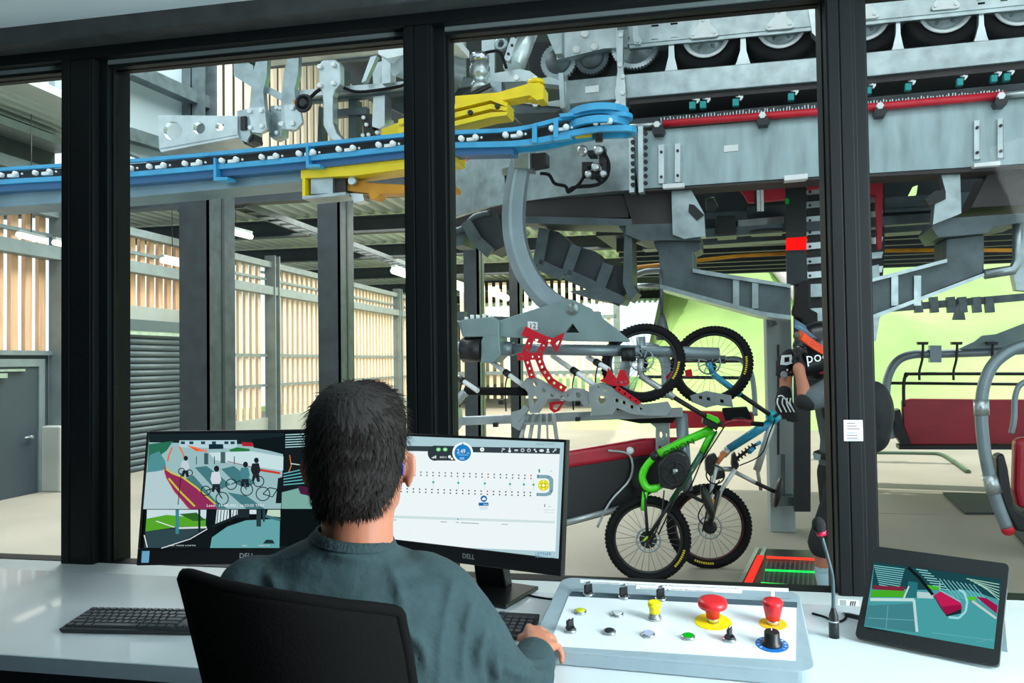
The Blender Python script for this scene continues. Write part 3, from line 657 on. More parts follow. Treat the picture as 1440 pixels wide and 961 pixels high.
# trapezoid plates along the underside of the curved end
pl0 = [('by the middle window post', [(655, 312), (700, 300), (712, 345), (690, 356), (672, 340)], -0.0), ('first behind the hanger arm', [(766, 322), (785, 326), (808, 346), (792, 388), (757, 372)], 0.3), ('second behind the hanger arm', [(811, 346), (838, 354), (856, 376), (836, 404), (797, 386)], 0.3), ('third behind the hanger arm', [(856, 372), (878, 378), (888, 398), (874, 424), (842, 410)], 0.3)]
for lab, o, off in pl0:
    b = MB(STRUCT); pr(b, MP, o, 0.35, off, [pcirc(o[0][0] + 4, o[0][1] + 4, 2)]); b.use(STEELD); b.beam(MP(o[0][0], o[0][1], off - .04), MP(o[-1][0], o[-1][1], off - .04), .04, .1); b.beam(MP(o[-1][0], o[-1][1], off - .04), MP(o[-2][0], o[-2][1], off - .04), .04, .1)
    b.build('gusset_plate', MG)
b = MB(BROWNST); pr(b, MP, [(640, 308), (690, 292), (760, 282), (884, 274), (884, 306), (740, 308), (690, 312), (650, 330), (634, 326)], 0.3, 0.15); t = b.build('sub_frame', MG)
b = MB(STEELD); pr(b, MP, [(736, 304), (888, 308), (890, 318), (860, 317), (736, 314)], 0.4, 0.1); pr(b, MP, [(868, 316), (888, 318), (890, 400), (896, 412), (886, 424), (876, 400), (878, 330)], 0.3, 0.15); pr(b, MP, [(800, 410), (850, 404), (880, 420), (876, 428), (830, 420)], .3, .2); b.build('flange', t)
b = MB(STEELD); b.tube(spline([MP(632, 326, 0), MP(650, 322, 0), MP(668, 305, 0), MP(690, 300, 0)], 4), 0.03, 8); pr(b, MP, [(632, 330), (655, 328), (652, 345), (632, 346)], .3, .05); b.build('bracket', t)
# --- signal column with the red lamp, ladder plates and the pale post
SP = Plane(od(1118, 500, 7.0), -5.5)
t = thing('signal_column', 'tall dark signal column with a glowing red lamp behind the rider', 'signal', oz(1118, 795, ZP))
yb_ = lambda px, py: SP(px, py)
b = MB(BLACKM); c0 = SP(1103, 252); c1 = SP(1134, 252); 
pr(b, SP, [(1104, 250), (1134, 248), (1134, 333), (1106, 335)], 0.12); pr(b, SP, [(1106, 352), (1134, 351), (1134, 356), (1106, 357)], .12); pr(b, SP, [(1117, 400), (1140, 400), (1140, 720), (1117, 720)], 0.15, 0.02); b.build('mast', t)
b = MB(STRUCT); pr(b, SP, [(1106, 357), (1134, 356), (1136, 400), (1107, 400)], 0.12); b.build('lower_mast', t)
b = MB(em((255, 25, 22), 1.15)); pr(b, SP, [(1106, 335), (1134, 333), (1134, 351), (1106, 352)], 0.10, -0.01); b.build('red_lamp', t)
b = MB(em((10, 120, 40), .8)); pr(b, SP, pcirc(1107, 283, 3, 10, 1.5), 0.02, -0.02); b.build('green_lamp', t)
t = thing('plate_ladder', 'stack of pale bolted plates like ladder rungs beside the wide dark post', 'ladder', SP(1190, 440, .2))
b = MB(BLACKM); pr(b, SP, [(1136, 262), (1244, 250), (1244, 350), (1238, 446), (1136, 452)], 0.05, 0.25); b.build('back_panel', t)
for y in (270, 289, 310, 327, 347, 368, 388):
    b = MB(STEELL if y in (270, 310, 347, 388) else STEEL)
    pr(b, SP, [(1134, y - 5), (1242, y - 14), (1240, y - 5), (1134, y + 4)], 0.05, 0.18); b.use(BLACKM); bolt(b, SP, 1139, y, .014, .18, .008); b.build('rung_plate', t)
for y in (409, 443):
    b = MB(STEEL); pr(b, SP, [(1138, y - 9), (1158, y - 10), (1158, y + 8), (1138, y + 9)], 0.1, 0.12); b.build('box', t)
b = MB(STEEL); pr(b, SP, [(1224, 375), (1236, 372), (1240, 430), (1232, 480), (1226, 480), (1226, 440)], .08, .1); b.build('side_bracket', t)
t = thing('dark_hood', 'rounded black hood shaped like a helmet above the rider', 'hood', SP(1135, 430))
b = MB(mat('soft_black_shell', (26, 26, 27), .7)); pts = [(1136, 394), (1128, 396), (1121, 403), (1118, 414), (1117, 426), (1114, 436), (1114, 443), (1120, 445), (1128, 448), (1131, 456), (1150, 458), (1150, 440), (1137, 434), (1137, 410)]
pr(b, SP, pts, 0.16, -0.12); b.build('shell', t, bevel=0.03, seg=3)
CPOST = mat('pale_grey_post', (150, 162, 160), 0.6, 0.1, (2, 0.12), stretch=(3, 3, .5))
t = thing('slotted_post', 'pale grey slotted steel post behind the rider’s forearm', 'post', oz(1093, 800, ZP))
t['label'] = 'pale grey slotted steel post behind the forearm of the rider'
b = MB(CPOST); a = SP(1077, 440, .4); c = SP(1113, 440, .4); b.bb((a.x, a.y, ZP), (c.x, a.y + 0.22, SP(1090, 418, .4).z)); b.build('post', t, bevel=0.01)
b = MB(BLACKM); pr(b, SP, [(1093, 485), (1096, 485), (1096, 640), (1093, 640)], 0.01, .39); b.build('slot', t)
b = MB(STEELD); pr(b, SP, [(1086, 700), (1116, 700), (1116, 712), (1086, 712)], 0.2, 0.2); pr(b, SP, [(1098, 640), (1104, 640), (1104, 712), (1098, 712)], 0.05, 0.3); b.build('foot_frame', t)
b = MB(STEELD); b.tube([SP(1078, 437, .3), SP(1086, 452, .3), SP(1090, 458, .3)], .03, 8); b.build('hook', t)
# ================================================================== blue conveyor rail, yellow arms and clamps
BP = Plane(od(400, 215, 5.7), -5.5)
rail_u = [(-60, 246), (0, 238), (157, 228), (300, 216), (440, 203), (575, 189), (640, 186), (720, 182), (765, 173), (810, 161), (845, 156), (866, 160)]
rail_l = [(-60, 266), (0, 256), (157, 247), (300, 235), (440, 222), (575, 207), (640, 204), (720, 202), (765, 196), (800, 188), (840, 181), (872, 180)]
t = CR = thing('conveyor_rail', 'long bright blue conveyor rail ending in a round turn', 'rail', BP(400, 220))
def flange(b, pts, dz, hh):
    P = spline([BP(x, y) for x, y in pts], 4)
    near = P; w = 0.13
    for off in (0.0, 0.16): b.loft([[p + BP.n * off - UP * hh, p + BP.n * off + UP * hh, p + BP.n * (off + 0.03) + UP * hh, p + BP.n * (off + .03) - UP * hh] for p in P], smooth=False)
    return P
b = MB(BLUE); PU = flange(b, rail_u, 0, 0.014); e = PU[-1]; cc = e + BP.n * 0.095
b.loft([[cc + (BP.u * math.cos(a) * r + BP.n * math.sin(a) * r) * 1.0 + UP * h for r, h in ((0.095, -.014), (0.095, .014), (0.065, .014), (0.065, -.014))] for a in [PI * -0.5 + PI * k / 12 for k in range(13)]], smooth=False)
b.build('upper_flange', t)
b = MB(BLUE); PL = flange(b, rail_l, 0, 0.019); e = PL[-1]; cc = e + BP.n * 0.095
b.loft([[cc + (BP.u * math.cos(a) * r + BP.n * math.sin(a) * r) * 1.0 + UP * h for r, h in ((0.095, -.019), (0.095, .019), (0.065, .019), (0.065, -.019))] for a in [PI * -0.5 + PI * k / 12 for k in range(13)]], smooth=False)
b.use(mat('deep_blue_channel', (30, 92, 140), .4)); 
P = spline([BP(x, y + 9) for x, y in rail_l[:8]], 3); b.loft([[p + BP.n * .03 - UP * .02, p + BP.n * .03 + UP * .03, p + BP.n * .15 + UP * .03, p + BP.n * .15 - UP * .02] for p in P], smooth=False)
b.build('lower_flange', t)
b = MB(BLACKM); P = spline([BP(x, (y + rail_l[i][1]) / 2) for i, (x, y) in enumerate(rail_u)], 3); b.loft([[p + BP.n * .075 - UP * .05, p + BP.n * .075 + UP * .05, p + BP.n * .09 + UP * .05, p + BP.n * .09 - UP * .05] for p in P], smooth=False); b.build('chain', t)
# the big end loop
b = MB(BLUE); c = BP(842, 172, .14)
for dz, k in ((0.045, 1.0), (-0.035, 1.0)):
    b.loft([[c + BP.u * math.cos(a) * r + BP.n * math.sin(a) * r + UP * (dz + h) for r, h in ((0.20, -.022), (0.20, .022), (0.165, .022), (0.165, -.022))] for a in [2 * PI * k / 40 for k in range(41)]], caps=False, smooth=False)
b.build('end_loop', t)
b = MB(REDP); c2 = c - UP * 0.05; b.lathe([(0.12, -.012), (0.12, .012)], c2, UP, 24); b.use(BLACKM); b.torus(c2, UP, 0.13, 0.014, 28, 8); b.cyl(c2 - UP * .08, c2 + UP * .1, .025, n=12); b.build('sprocket', t)
b = MB(YELLOW); b.beam(c2 - BP.u * 0.16 - UP * .03, c2 - BP.u * 0.05 - UP * .03, .04, .02); b.build('yellow_tab', t)
for x, y in ((752, 175), (782, 168)): b = MB(BLUE); b.beam(BP(x, y + 0, -.02), BP(x, y + 26, -.02), 0.03, .03, V((0, 1, 0))); b.build('strut', t)
for x, y in ((430, 214), (90, 250), (300, 232)): b = MB(BLUE); pr(b, BP, [(x, y - 10), (x + 3, y - 10), (x + 4, y + 17), (x + 20, y + 17), (x + 20, y + 21), (x, y + 22)], 0.1, -.02); b.build('hanger', t)
b = MB(BLUE); pr(b, BP, [(786, 160), (806, 158), (806, 163), (788, 165)], .05, -.03); pr(b, BP, [(778, 191), (802, 188), (802, 195), (780, 198)], .05, -.03)
b.build('bracket', t)
links = [(14, 246), (62, 243), (176, 238), (222, 234), (272, 230), (324, 226), (380, 221), (432, 216), (488, 210), (544, 204), (660, 195), (722, 190), (787, 181), (848, 172)]
for k, (x, y) in enumerate(links):
    b = MB(WHITEP)
    for dx in (-10, 10): q = BP(x + dx, y - dx * .09, -.0); b.lathe([(0.02, 0), (0.02, .03), (0.01, .035)], q, -BP.n, 12)
    pr(b, BP, [(x - 4, y - 1), (x + 8, y - 2.2), (x + 8, y + 2.2), (x - 4, y + 3.2)], 0.03, -0.01); q = BP(x + 17, y - 1.5); b.ball(q, 0.009, n=8, m=6)
    b.build('chain_link', t)
# grey girder below the rail
b = MB(mat('blue_grey_steel', (112, 140, 152), .4, .4, (4, .15))); pr(b, BP, [(-80, 272), (0, 265), (160, 254), (428, 228), (428, 255), (160, 280), (0, 292), (-80, 298)], 0.3, 0.12); b.build('rail_girder', CR, bevel=0.02)
t = YB = thing('yellow_beam', 'bright yellow horizontal beam beneath the blue rail', 'beam', BP(500, 240))
b = MB(YELLOW); pr(b, BP, [(423, 234), (470, 229), (500, 226), (640, 212), (640, 228), (500, 247), (478, 248), (423, 251)], 0.2, 0.06); b.build('beam', t, bevel=0.006)
b = MB(YELLOW); pr(b, BP, [(425, 251), (429, 251), (429, 276), (425, 276)], 0.18, 0.06); pr(b, BP, [(429, 252), (437, 251), (437, 272), (429, 273)], 0.02, 0.22); b.build('end_post', t)
b = MB(STEEL); pr(b, BP, [(437, 252), (468, 250), (468, 272), (437, 273)], 0.15, 0.09); pr(b, BP, [(425, 276), (486, 270), (486, 274), (425, 280)], .2, .06); b.build('gear_box', t)
b = MB(BROWNST); pr(b, BP, [(468, 250), (486, 248), (486, 270), (468, 272)], 0.12, 0.12); b.build('coupling', t)
b = MB(ORANGE); pr(b, BP, [(483, 256), (494, 252), (520, 257), (575, 260), (640, 262), (640, 270), (535, 273), (528, 280), (520, 280), (518, 272), (486, 268)], 0.12, 0.15); t = b.build('amber_arm', YB, bevel=0.006)
b = MB(STEELL); b.lathe([(0.03, 0), (0.03, .05)], BP(499, 256, .15), -BP.n, 12); pr(b, BP, [(492, 272), (510, 273), (512, 282), (498, 285)], 0.1, 0.12); b.build('hinge', t)
# ------------------------------------------------ frame parts top left
FP = Plane(od(400, 130, 6.3), -5.5)
t = thing('punched_plate', 'tapered galvanised plate with three round holes', 'plate', FP(280, 188))
b = MB(STEELL); pr(b, FP, [(222, 162), (334, 163), (334, 191), (224, 211)], 0.04, -.1, [pcirc(243, 184, 13, 24), pcirc(280, 180, 8.5, 20), pcirc(309, 178, 6, 16)]); pr(b, FP, [(224, 209), (334, 189), (336, 193), (226, 214)], 0.3, -.1); b.build('plate', t)
b = MB(STEEL); pr(b, FP, [(333, 156), (350, 153), (352, 190), (346, 200), (336, 196)], 0.16, -.08); b.use(BLACKM); pr(b, FP, [(338, 164), (345, 163), (345, 182), (338, 183)], 0.02, -.1); pr(b, FP, [(336, 192), (356, 188), (358, 198), (344, 203)], .12, -.05); b.build('clamp', t)
t = OF = thing('overhead_frame', 'overhead galvanised frame of curved brackets above the blue rail', 'frame', FP(430, 100))
b = MB(STEELL); pr(b, FP, [(330, 80), (640, 48), (640, 56), (330, 88)], 0.2, 0); b.use(STEELD); pr(b, FP, [(330, 88), (640, 56), (640, 72), (330, 98)], 0.05, 0.15); b.build('top_beam', t)
b = MB(STEEL); pr(b, FP, [(328, 84), (342, 84), (356, 92), (356, 122), (350, 120), (329, 107)], 0.1, 0.02); pr(b, FP, [(362, 114), (400, 133), (400, 144), (366, 126)], 0.06, -.04); b.build('diagonal_brace', t)
b = MB(STEEL); arm = [(362, 80), (376, 82), (375, 108), (370, 128), (372, 150), (376, 160), (374, 182), (364, 187), (352, 184), (351, 150), (353, 125), (356, 100)]
pr(b, FP, arm, 0.05, -.08); b.use(STEELL); pr(b, FP, [(349, 152), (372, 150), (375, 180), (366, 187), (354, 186)], .03, -.12); b.use(WHITEP)
for x, y in ((352, 157), (368, 156), (353, 180), (369, 178)): bolt(b, FP, x, y, .02, -.12, .02)
b.build('curved_bracket', t)
b = MB(STEEL); pr(b, FP, [(x + 44, y - 3) for x, y in arm], 0.05, -.08); b.use(STEELL); pr(b, FP, [(399, 148), (420, 145), (425, 172), (416, 182), (402, 181)], .03, -.12); b.use(WHITEP)
for x, y in ((412, 152), (397, 175), (412, 174)): bolt(b, FP, x, y, .022, -.12, .02)
b.build('curved_bracket', t)
b = MB(STEEL); pr(b, FP, [(381, 149), (397, 148), (396, 190), (384, 196), (378, 190)], 0.1, -.02); b.use(WHITEP)
for x, y in ((390, 152), (395, 153), (390, 187), (395, 175)): bolt(b, FP, x, y, .018, -.02, .02)
b.build('clamp_block', t)
b = MB(STEELL); pr(b, FP, [(448, 90), (453, 85), (472, 84), (478, 89), (478, 118), (470, 128), (468, 134), (468, 172), (473, 186), (485, 198), (480, 206), (464, 196), (454, 176), (453, 132), (448, 122)], 0.08, -.14); b.build('bent_bracket', t, bevel=0.012)
for x, y in ((451, 95), (470, 92), (451, 121), (470, 118)): b = MB(WHITEP); bolt(b, FP, x, y, .02, -.14, .03); b.build('bracket_bolt', t)
b = MB(STEELL); pr(b, FP, [(408, 128), (640, 108), (640, 116), (408, 138)], 0.12, -.02); b.use(STEELD); pr(b, FP, [(408, 138), (640, 116), (640, 126), (408, 146)], 0.06, .06); b.build('cross_bar', t)
b = MB(RUBBER); b.tube(spline([FP(478, 121, -.06), FP(500, 129, -.06), FP(530, 127, -.06), FP(564, 121, -.06), FP(572, 116, -.06)], 4), 0.012, 6); b.tube(spline([FP(434, 140, -.14), FP(444, 130, -.14), FP(450, 126, -.14)], 4), .014, 6); b.build('cable', t)
b = MB(STEELD); pr(b, FP, [(448, 150), (452, 150), (452, 215), (446, 215)], .1, .1); pr(b, FP, [(476, 98), (484, 97), (484, 125), (476, 126)], .1, .1); pr(b, FP, [(490, 140), (501, 139), (502, 205), (490, 206)], .1, .1); pr(b, FP, [(470, 154), (515, 150), (515, 160), (470, 164)], .06, .08); b.build('upright', t)
t = thing('encoder_wheel', 'small round black encoder wheel with an amber tip on the overhead frame', 'wheel', FP(427, 145))
b = MB(BLACKM); c = FP(427, 145, -.18); b.torus(c, FP.n, 0.062, 0.014, 28, 8); b.lathe([(0.055, .03), (0.055, 0), (.03, -.012), (.03, -.02)], c, FP.n, 24); b.build('wheel', t)
b = MB(ORANGE); pr(b, FP, [(412, 141), (416, 140), (417, 146), (413, 146)], .03, -.18); b.build('tip', t)
t = OF
b = MB(STEELL); c0 = FP(562, 76, -.25); c1 = FP(640, 105, .1); b.cyl(c0, c1, .16, .16, 28); t = b.build('drum', OF)
b = MB(WHITEP); pr(b, FP, [(531, 66), (575, 55), (640, 50), (640, 60), (582, 62), (574, 76), (545, 82), (532, 76)], .3, -.3); b.build('cap', t)
b = MB(STEELL); pr(b, FP, [(521, 80), (530, 78), (514, 114), (508, 116)], .05, -.1); pr(b, FP, [(537, 80), (549, 78), (549, 116), (537, 118)], .1, -.08); pr(b, FP, [(523, 90), (537, 86), (537, 118), (525, 120)], .1, .05); pr(b, FP, [(525, 136), (541, 134), (541, 176), (533, 181), (523, 178)], .12, 0.0); b.build('post', t)
b = MB(BLACKM); pr(b, FP, [(508, 160), (522, 160), (524, 182), (532, 190), (512, 194)], .1, .0); b.use(WHITEP)
for x, y in ((512, 166), (516, 176), (519, 190), (531, 187), (511, 191)): bolt(b, FP, x, y, .016, -.01, .02)
b.build('sensor_box', t)
b = MB(STEELD); pr(b, FP, [(541, 134), (640, 120), (640, 172), (575, 165), (545, 150)], .1, .2); b.build('side_panel', t)
# yellow upper arms
t = thing('yellow_arm', 'stack of bright yellow machine plates beside the silver motor', 'arm', BP(650, 160))
b = MB(YELLOW); pr(b, BP, [(536, 182), (575, 166), (700, 133), (715, 146), (712, 156), (640, 186), (536, 194)], 0.12, 0.28); b.build('main_plate', t, bevel=0.006)
b = MB(YELLOW)
for k in range(3):
    dy = k * 12; b = MB(YELLOW); pr(b, BP, [(560, 168 + dy), (632, 148 + dy), (690, 134 + dy), (714, 145 + dy * .5), (712, 150 + dy * .5), (690, 141 + dy), (632, 155 + dy), (560, 176 + dy)], 0.16, 0.10); b.build('rib', t)
b = MB(YELLOW); pr(b, BP, [(640, 135), (700, 130), (745, 117), (758, 116), (764, 122), (764, 139), (755, 141), (745, 134), (706, 141), (640, 150)], 0.14, 0.22)
c = BP(754, 128, .29)
for z in (-.06, -.02, .02, .06): b.lathe([(.055, z - .015), (.062, z), (.055, z + .015)], c, UP, 20)
b.build('hinge_arm', t)
for x, y in ((636, 160), (662, 159), (700, 150)): b = MB(BLACKM); bolt(b, BP, x, y, .02, .1, .02); b.build('bolt', t)
# motor, posts and trough in the middle
GP = Plane(od(680, 90, 5.95), -5.5)
t = thing('silver_motor', 'silver cylinder motor standing above the yellow plates', 'motor', GP(675, 120))
b = MB(STEELL); c = GP(675, 128); b.lathe([(.07, 0), (.07, .05), (.055, .06), (.055, .10), (.075, .11), (.078, .18), (.068, .19), (.068, .215)], c, UP, 28); b.build('body', t)
b = MB(mat('polished_steel', (205, 212, 214), .2, .9)); b.lathe([(.072, .215), (.072, .27), (.06, .285)], c, UP, 28); b.build('cap', t)
b = MB(RUBBER); b.tube(spline([c + V((.03, -.02, .28)), GP(700, 72, -.05), GP(708, 84, -.05), GP(712, 96, -.05)], 5), .012, 8); b.build('cable', t)
t = thing('drive_trough', 'tapered grey trough holding the yellow hinge arm', 'bracket', GP(730, 130))
b = MB(STEEL); pr(b, GP, [(688, 113), (705, 115), (706, 142), (740, 146), (796, 151), (796, 115), (772, 108), (738, 115), (790, 120), (790, 140), (760, 145), (693, 140)], 0.1, -.02); b.build('side', t)
b = MB(STEELL); pr(b, GP, [(640, 112), (730, 97), (745, 100), (756, 108), (740, 114), (690, 116), (640, 124)], 0.25, 0.02); b.use(STEEL); pr(b, GP, [(785, 103), (792, 102), (794, 152), (788, 152)], .2, -.06); b.build('top_plate', t)
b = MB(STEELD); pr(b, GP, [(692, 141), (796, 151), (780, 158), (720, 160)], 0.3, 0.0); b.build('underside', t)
for x, y in ((753, 147), (688, 122), (753, 112), (727, 110)): b = MB(WHITEP); bolt(b, GP, x, y, .024, -.04, .02); b.build('bolt', t)
b = MB(STEELD); pr(b, GP, [(632, 110), (668, 108), (672, 122), (640, 138), (632, 138)], .2, .05); b.use(BLACKM); b.tube([GP(636, 146, -.1), GP(690, 120, -.1)], .02, 8); b.build('lever', t)
t = thing('diagonal_tube', 'thick pale diagonal tube above the silver motor', 'tube', GP(730, 80))
b = MB(STEELL); b.cyl(GP(722, 96, .2), GP(755, 10, .5), .085, .085, 24); b.build('tube', t)
b = MB(STEELL); pr(b, GP, [(708, 84), (716, 86), (740, 20), (730, 18)], .15, .1); b.use(BLACKM)
for k in range(5): bolt(b, GP, 715 + k * 5.2, 76 - k * 12, .012, .1, .01)
b.build('perforated_strip', t)
b = MB(STEEL); pr(b, GP, [(755, 20), (790, 10), (790, 75), (781, 76), (770, 50)], .1, .3); b.build('gusset', t)
b = MB(STEEL); b.torus(GP(705, 62, .2), GP.n, .04, .02, 20, 8); b.build('ring', t)
for i, (x0, x1, m_, lab, o) in enumerate(((630, 639, STEELL, 'narrow pale upright beside the middle window post', 0.3), (640, 655, STEEL, 'round blue-grey upright behind the pale narrow one', 0.45), (678, 697, STEELL, 'flat white upright behind the silver motor', .4), (868, 882, STEEL, 'upright column above the bolted hanger strip', .5))):
    b = MB(m_); b.beam(GP((x0 + x1) / 2, 118 if i < 3 else 40, o), GP((x0 + x1) / 2, -20, o), (x1 - x0) * 6.2 / FPX, .06, V((0, 1, 0))); tag(b.build('hanging_upright', loc=GP((x0 + x1) / 2, 118, o)), lab, 'upright')
# ================================================================== chairlift chair carrying the bikes
CP = Plane(od(770, 480, 6.15), -5.5)
PXC = 6.15 / FPX
CHP = mat('blue_grey_chair_paint', (134, 150, 157), 0.42, 0.4, (5, 0.12))
GREYP = mat('grey_green_cast_plate', (128, 150, 152), 0.5, 0.25, (5, 0.12))
ALU = mat('brushed_aluminium', (176, 184, 186), 0.4, 0.65, (8, 0.12))
REDH = mat('crimson_perforated_plate', (196, 20, 40), 0.4, 0, (12, 0.1))
t = thing('chairlift_carrier', 'chairlift carrier with a curved hanger arm and bike racks in front of the slatted hall', 'chairlift', oz(770, 800, ZP))
b = MB(CHP)
arm = spline([CP(x, y) for x, y in ((737, 208), (729, 245), (723, 285), (723, 325), (731, 362), (746, 394), (768, 420), (800, 440))], 5)
w = 0.085
rings = []
for i, p in enumerate(arm):
    tt = (arm[min(i + 1, len(arm) - 1)] - arm[max(i - 1, 0)]).normalized(); s_ = tt.cross(CP.n).normalized()
    k = w * (0.85 + 0.15 * min(1, i / 10))
    rings.append([p + s_ * k * a + CP.n * k * c for a, c in ((-1, -.55), (-.25, -.95), (.05, -.80), (1, -.5), (1, .7), (-1, .7))])
b.loft(rings, smooth=False); b.build('hanger_arm', t, bevel=0.006)
b = MB(STEEL); pr(b, CP, [(718, 205), (745, 205), (745, 238), (722, 236)], 0.2, -.1); pr(b, CP, [(704, 236), (726, 232), (727, 246), (705, 247)], 0.1, -.02); b.build('grip_block', t, bevel=0.01)
b = MB(BLACKM); pr(b, CP, [(744, 216), (768, 214), (768, 232), (748, 236)], .12, -.05); pr(b, CP, [(709, 246), (717, 246), (717, 280), (711, 278)], .04, 0); b.build('grip_jaw', t, bevel=0.008)
b = MB(GREYP)
pr(b, CP, [(644, 452), (700, 452), (735, 440), (797, 421), (804, 421), (830, 434), (833, 438), (843, 438), (844, 446), (872, 468), (884, 478), (884, 481), (800, 480), (740, 476), (700, 474), (650, 474)], 0.07, -.10, [[(795, 468), (805, 455), (814, 468)]])
b.build('cast_plate', t, bevel=0.006)
b = MB(BLACKM); pr(b, CP, [(793, 469.5), (805, 453.5), (816, 469.5)], .02, -.05); b.build('triangle_insert', t)
b = MB(STEEL); c = CP(805, 435, -.10); b.lathe([(.048, 0), (.048, .008), (.047, .010), (.026, .010), (.025, .022), (.022, .024)], c, -CP.n, 20); b.build('pivot_boss', t)
b = MB(WHITEP); pr(b, CP, [(742, 452), (756, 453), (756, 464), (742, 463)], .004, -.108); b.use(BLACKM); b.text('12', CP(744, 462, -.1095), CP.u, UP, 0.058); b.build('number_sign', t)
b = MB(CHP); b.cyl(CP(628, 489), CP(712, 491), 0.052, n=18); b.cyl(CP(712, 491), CP(900, 494), 0.044, n=18); b.cyl(CP(700, 490.5), CP(722, 491), 0.058, n=18); b.cyl(CP(900, 494), CP(1010, 497, .2), 0.044, n=18); b.build('cross_tube', t)
b = MB(GREYP); pr(b, CP, [(680, 472), (702, 472), (704, 500), (694, 510), (676, 511), (676, 480)], .22, -.14); pr(b, CP, [(648, 450), (690, 446), (702, 452), (702, 474), (650, 474)], .2, -.13); b.build('clamp_block', t, bevel=0.01)
b = MB(BLACKM); c = CP(664, 492, -.07); b.cyl(c - CP.u * .08, c + CP.u * .09, 0.1, n=8); b.build('bearing', t)
b = MB(WHITEP)
for x, y in ((656, 449), (664, 446), (672, 446), (681, 445), (690, 447), (659, 455)): b.cyl(CP(x, y + 4, -.08), CP(x, y - 3, -.08), .016, n=8)
b.build('bolt_head', t)
b = MB(STEELD); pr(b, CP, [(634, 440), (652, 438), (650, 452), (640, 450)], .1, -.02); pr(b, CP, [(694, 445), (720, 446), (716, 452), (698, 452)], .1, -.02); b.build('rear_clamp', t)
for p, q in (((690, 508), (738, 544)), ((776, 500), (842, 546)), ((628, 520), (672, 550)), ((826, 502), (856, 520))):
    b = MB(WHITEP); b.tube([CP(*p, .06), CP(*q, -.1)], 0.020, 10); b.use(BLACKM); m_ = (CP(*p, .06) + CP(*q, -.1)) / 2; d_ = (CP(*q, -.1) - CP(*p, .06)).normalized(); b.cyl(m_ - d_ * .03, m_ + d_ * .03, .028, n=10); b.tube(spline([m_ - UP * .02, m_ + V((-.02, 0, -.12)), m_ + V((-.015, 0, -.3))], 4), .006, 6); b.build('stay_rod', t)
b = MB(RUBBER); b.tube([CP(654, 550, -.05), CP(742, 551, -.05)], 0.033, 12); b.build('padded_bar', t)
b = MB(ALU); b.tube(spline([CP(634, 588, -.05), CP(638, 572, -.05), CP(648, 558, -.05), CP(656, 551, -.05)], 4), 0.034, 12); pr(b, CP, [(632, 578), (643, 574), (646, 598), (640, 606), (632, 606)], .1, -.1); b.build('bar_elbow', t)
b = MB(ALU); b.beam(CP(632, 593, .02), CP(960, 580, .02), 0.06, 0.07); b.build('lower_rail', t, bevel=0.008)
b = MB(BLACKM)
for x, y in ((704, 566), (696, 598), (812, 568), (812, 590)): pr(b, CP, [(x - 3, y - 3), (x + 3, y - 3), (x + 3, y + 3), (x - 3, y + 3)], .04, -.08)
b.build('stop_block', t)
# bike rack brackets
def rack(name, outline, th, off, holes, m=ALU): b = MB(m); pr(b, CP, outline, th, off, holes); return b.build(name, t, bevel=0.004)
def sq(x, y, w=5, h=5): return [(x - w / 2, y - h / 2), (x + w / 2, y - h / 2 + 1), (x + w / 2, y + h / 2 + 1), (x - w / 2, y + h / 2)]
G1 = [(740, 532), (750, 529), (762, 536), (780, 545), (792, 552), (805, 545), (817, 547), (828, 552), (829, 573), (822, 573), (815, 563), (800, 565), (785, 561), (771, 561), (757, 581), (745, 581), (742, 552), (732, 541)]
rack('rack_bracket', G1, .04, -.16, [pcirc(752, 540, 4, 10), sq(765, 549), sq(776, 556, 5, 4), sq(790, 558, 5, 4), sq(799, 556, 4, 5), pcirc(813, 556, 4, 10), [(748, 560), (752, 556), (756, 562), (749, 572)]])
rack('rack_bracket', [(x + 10, y + 5) for x, y in G1[:8]] + [(838, 566), (820, 572), (800, 572), (775, 566), (760, 556)], .04, .02, [sq(790, 561)])
G2 = [(828, 544), (845, 538), (856, 542), (874, 555), (903, 569), (924, 567), (938, 565), (944, 575), (938, 585), (910, 585), (889, 583), (867, 574), (862, 583), (830, 585), (832, 573), (828, 563)]
rack('rack_bracket', G2, .05, -.18, [pcirc(846, 563, 6, 12), sq(841, 543, 4, 4), sq(851, 549, 5, 4), sq(867, 563), sq(877, 566, 5, 5), sq(888, 572, 5, 5), sq(901, 575, 5, 4)])
rack('rack_bracket', [(x + 8, y + 10) for x, y in G2[2:9]] + [(900, 596), (868, 590)], .05, .05, [sq(886, 580)], RUBBER)
rack('rack_bracket', [(970, 557), (993, 550), (1003, 552), (1028, 557), (1031, 573), (1007, 570), (993, 574), (974, 566)], .05, .15, [sq(985, 559), sq(996, 561), sq(1015, 564)])
rack('rack_pad', [(1015, 576), (1050, 574), (1058, 590), (1020, 592)], .2, .15, [], RUBBER)
rack('rack_post', [(905, 588), (944, 584), (941, 600), (941, 640), (922, 640), (922, 602)], .06, .16, [pcirc(929, 612, 2.5, 10, 2), sq(928, 630, 3, 6), sq(937, 612, 2, 6)])
b = MB(CHP); b.tube([CP(958, 582, .05), CP(962, 640, .05), CP(966, 690, .05)], .045, 12); b.build('rack_leg', t)
b = MB(ALU)
for k in range(5): b.beam(CP(742 + k * 9, 582, -.1), CP(726 + k * 15, 640, -.06), .012, .03)
b.beam(CP(736, 596, -.1), CP(782, 596, -.08), .02, .02); b.beam(CP(726, 592, -.12), CP(742, 572, -.12), .05, .05); pr(b, CP, [(718, 580), (734, 576), (738, 590), (730, 606), (720, 600)], .08, -.14, [pcirc(728, 590, 4, 10)]); b.build('rack_grid', t)
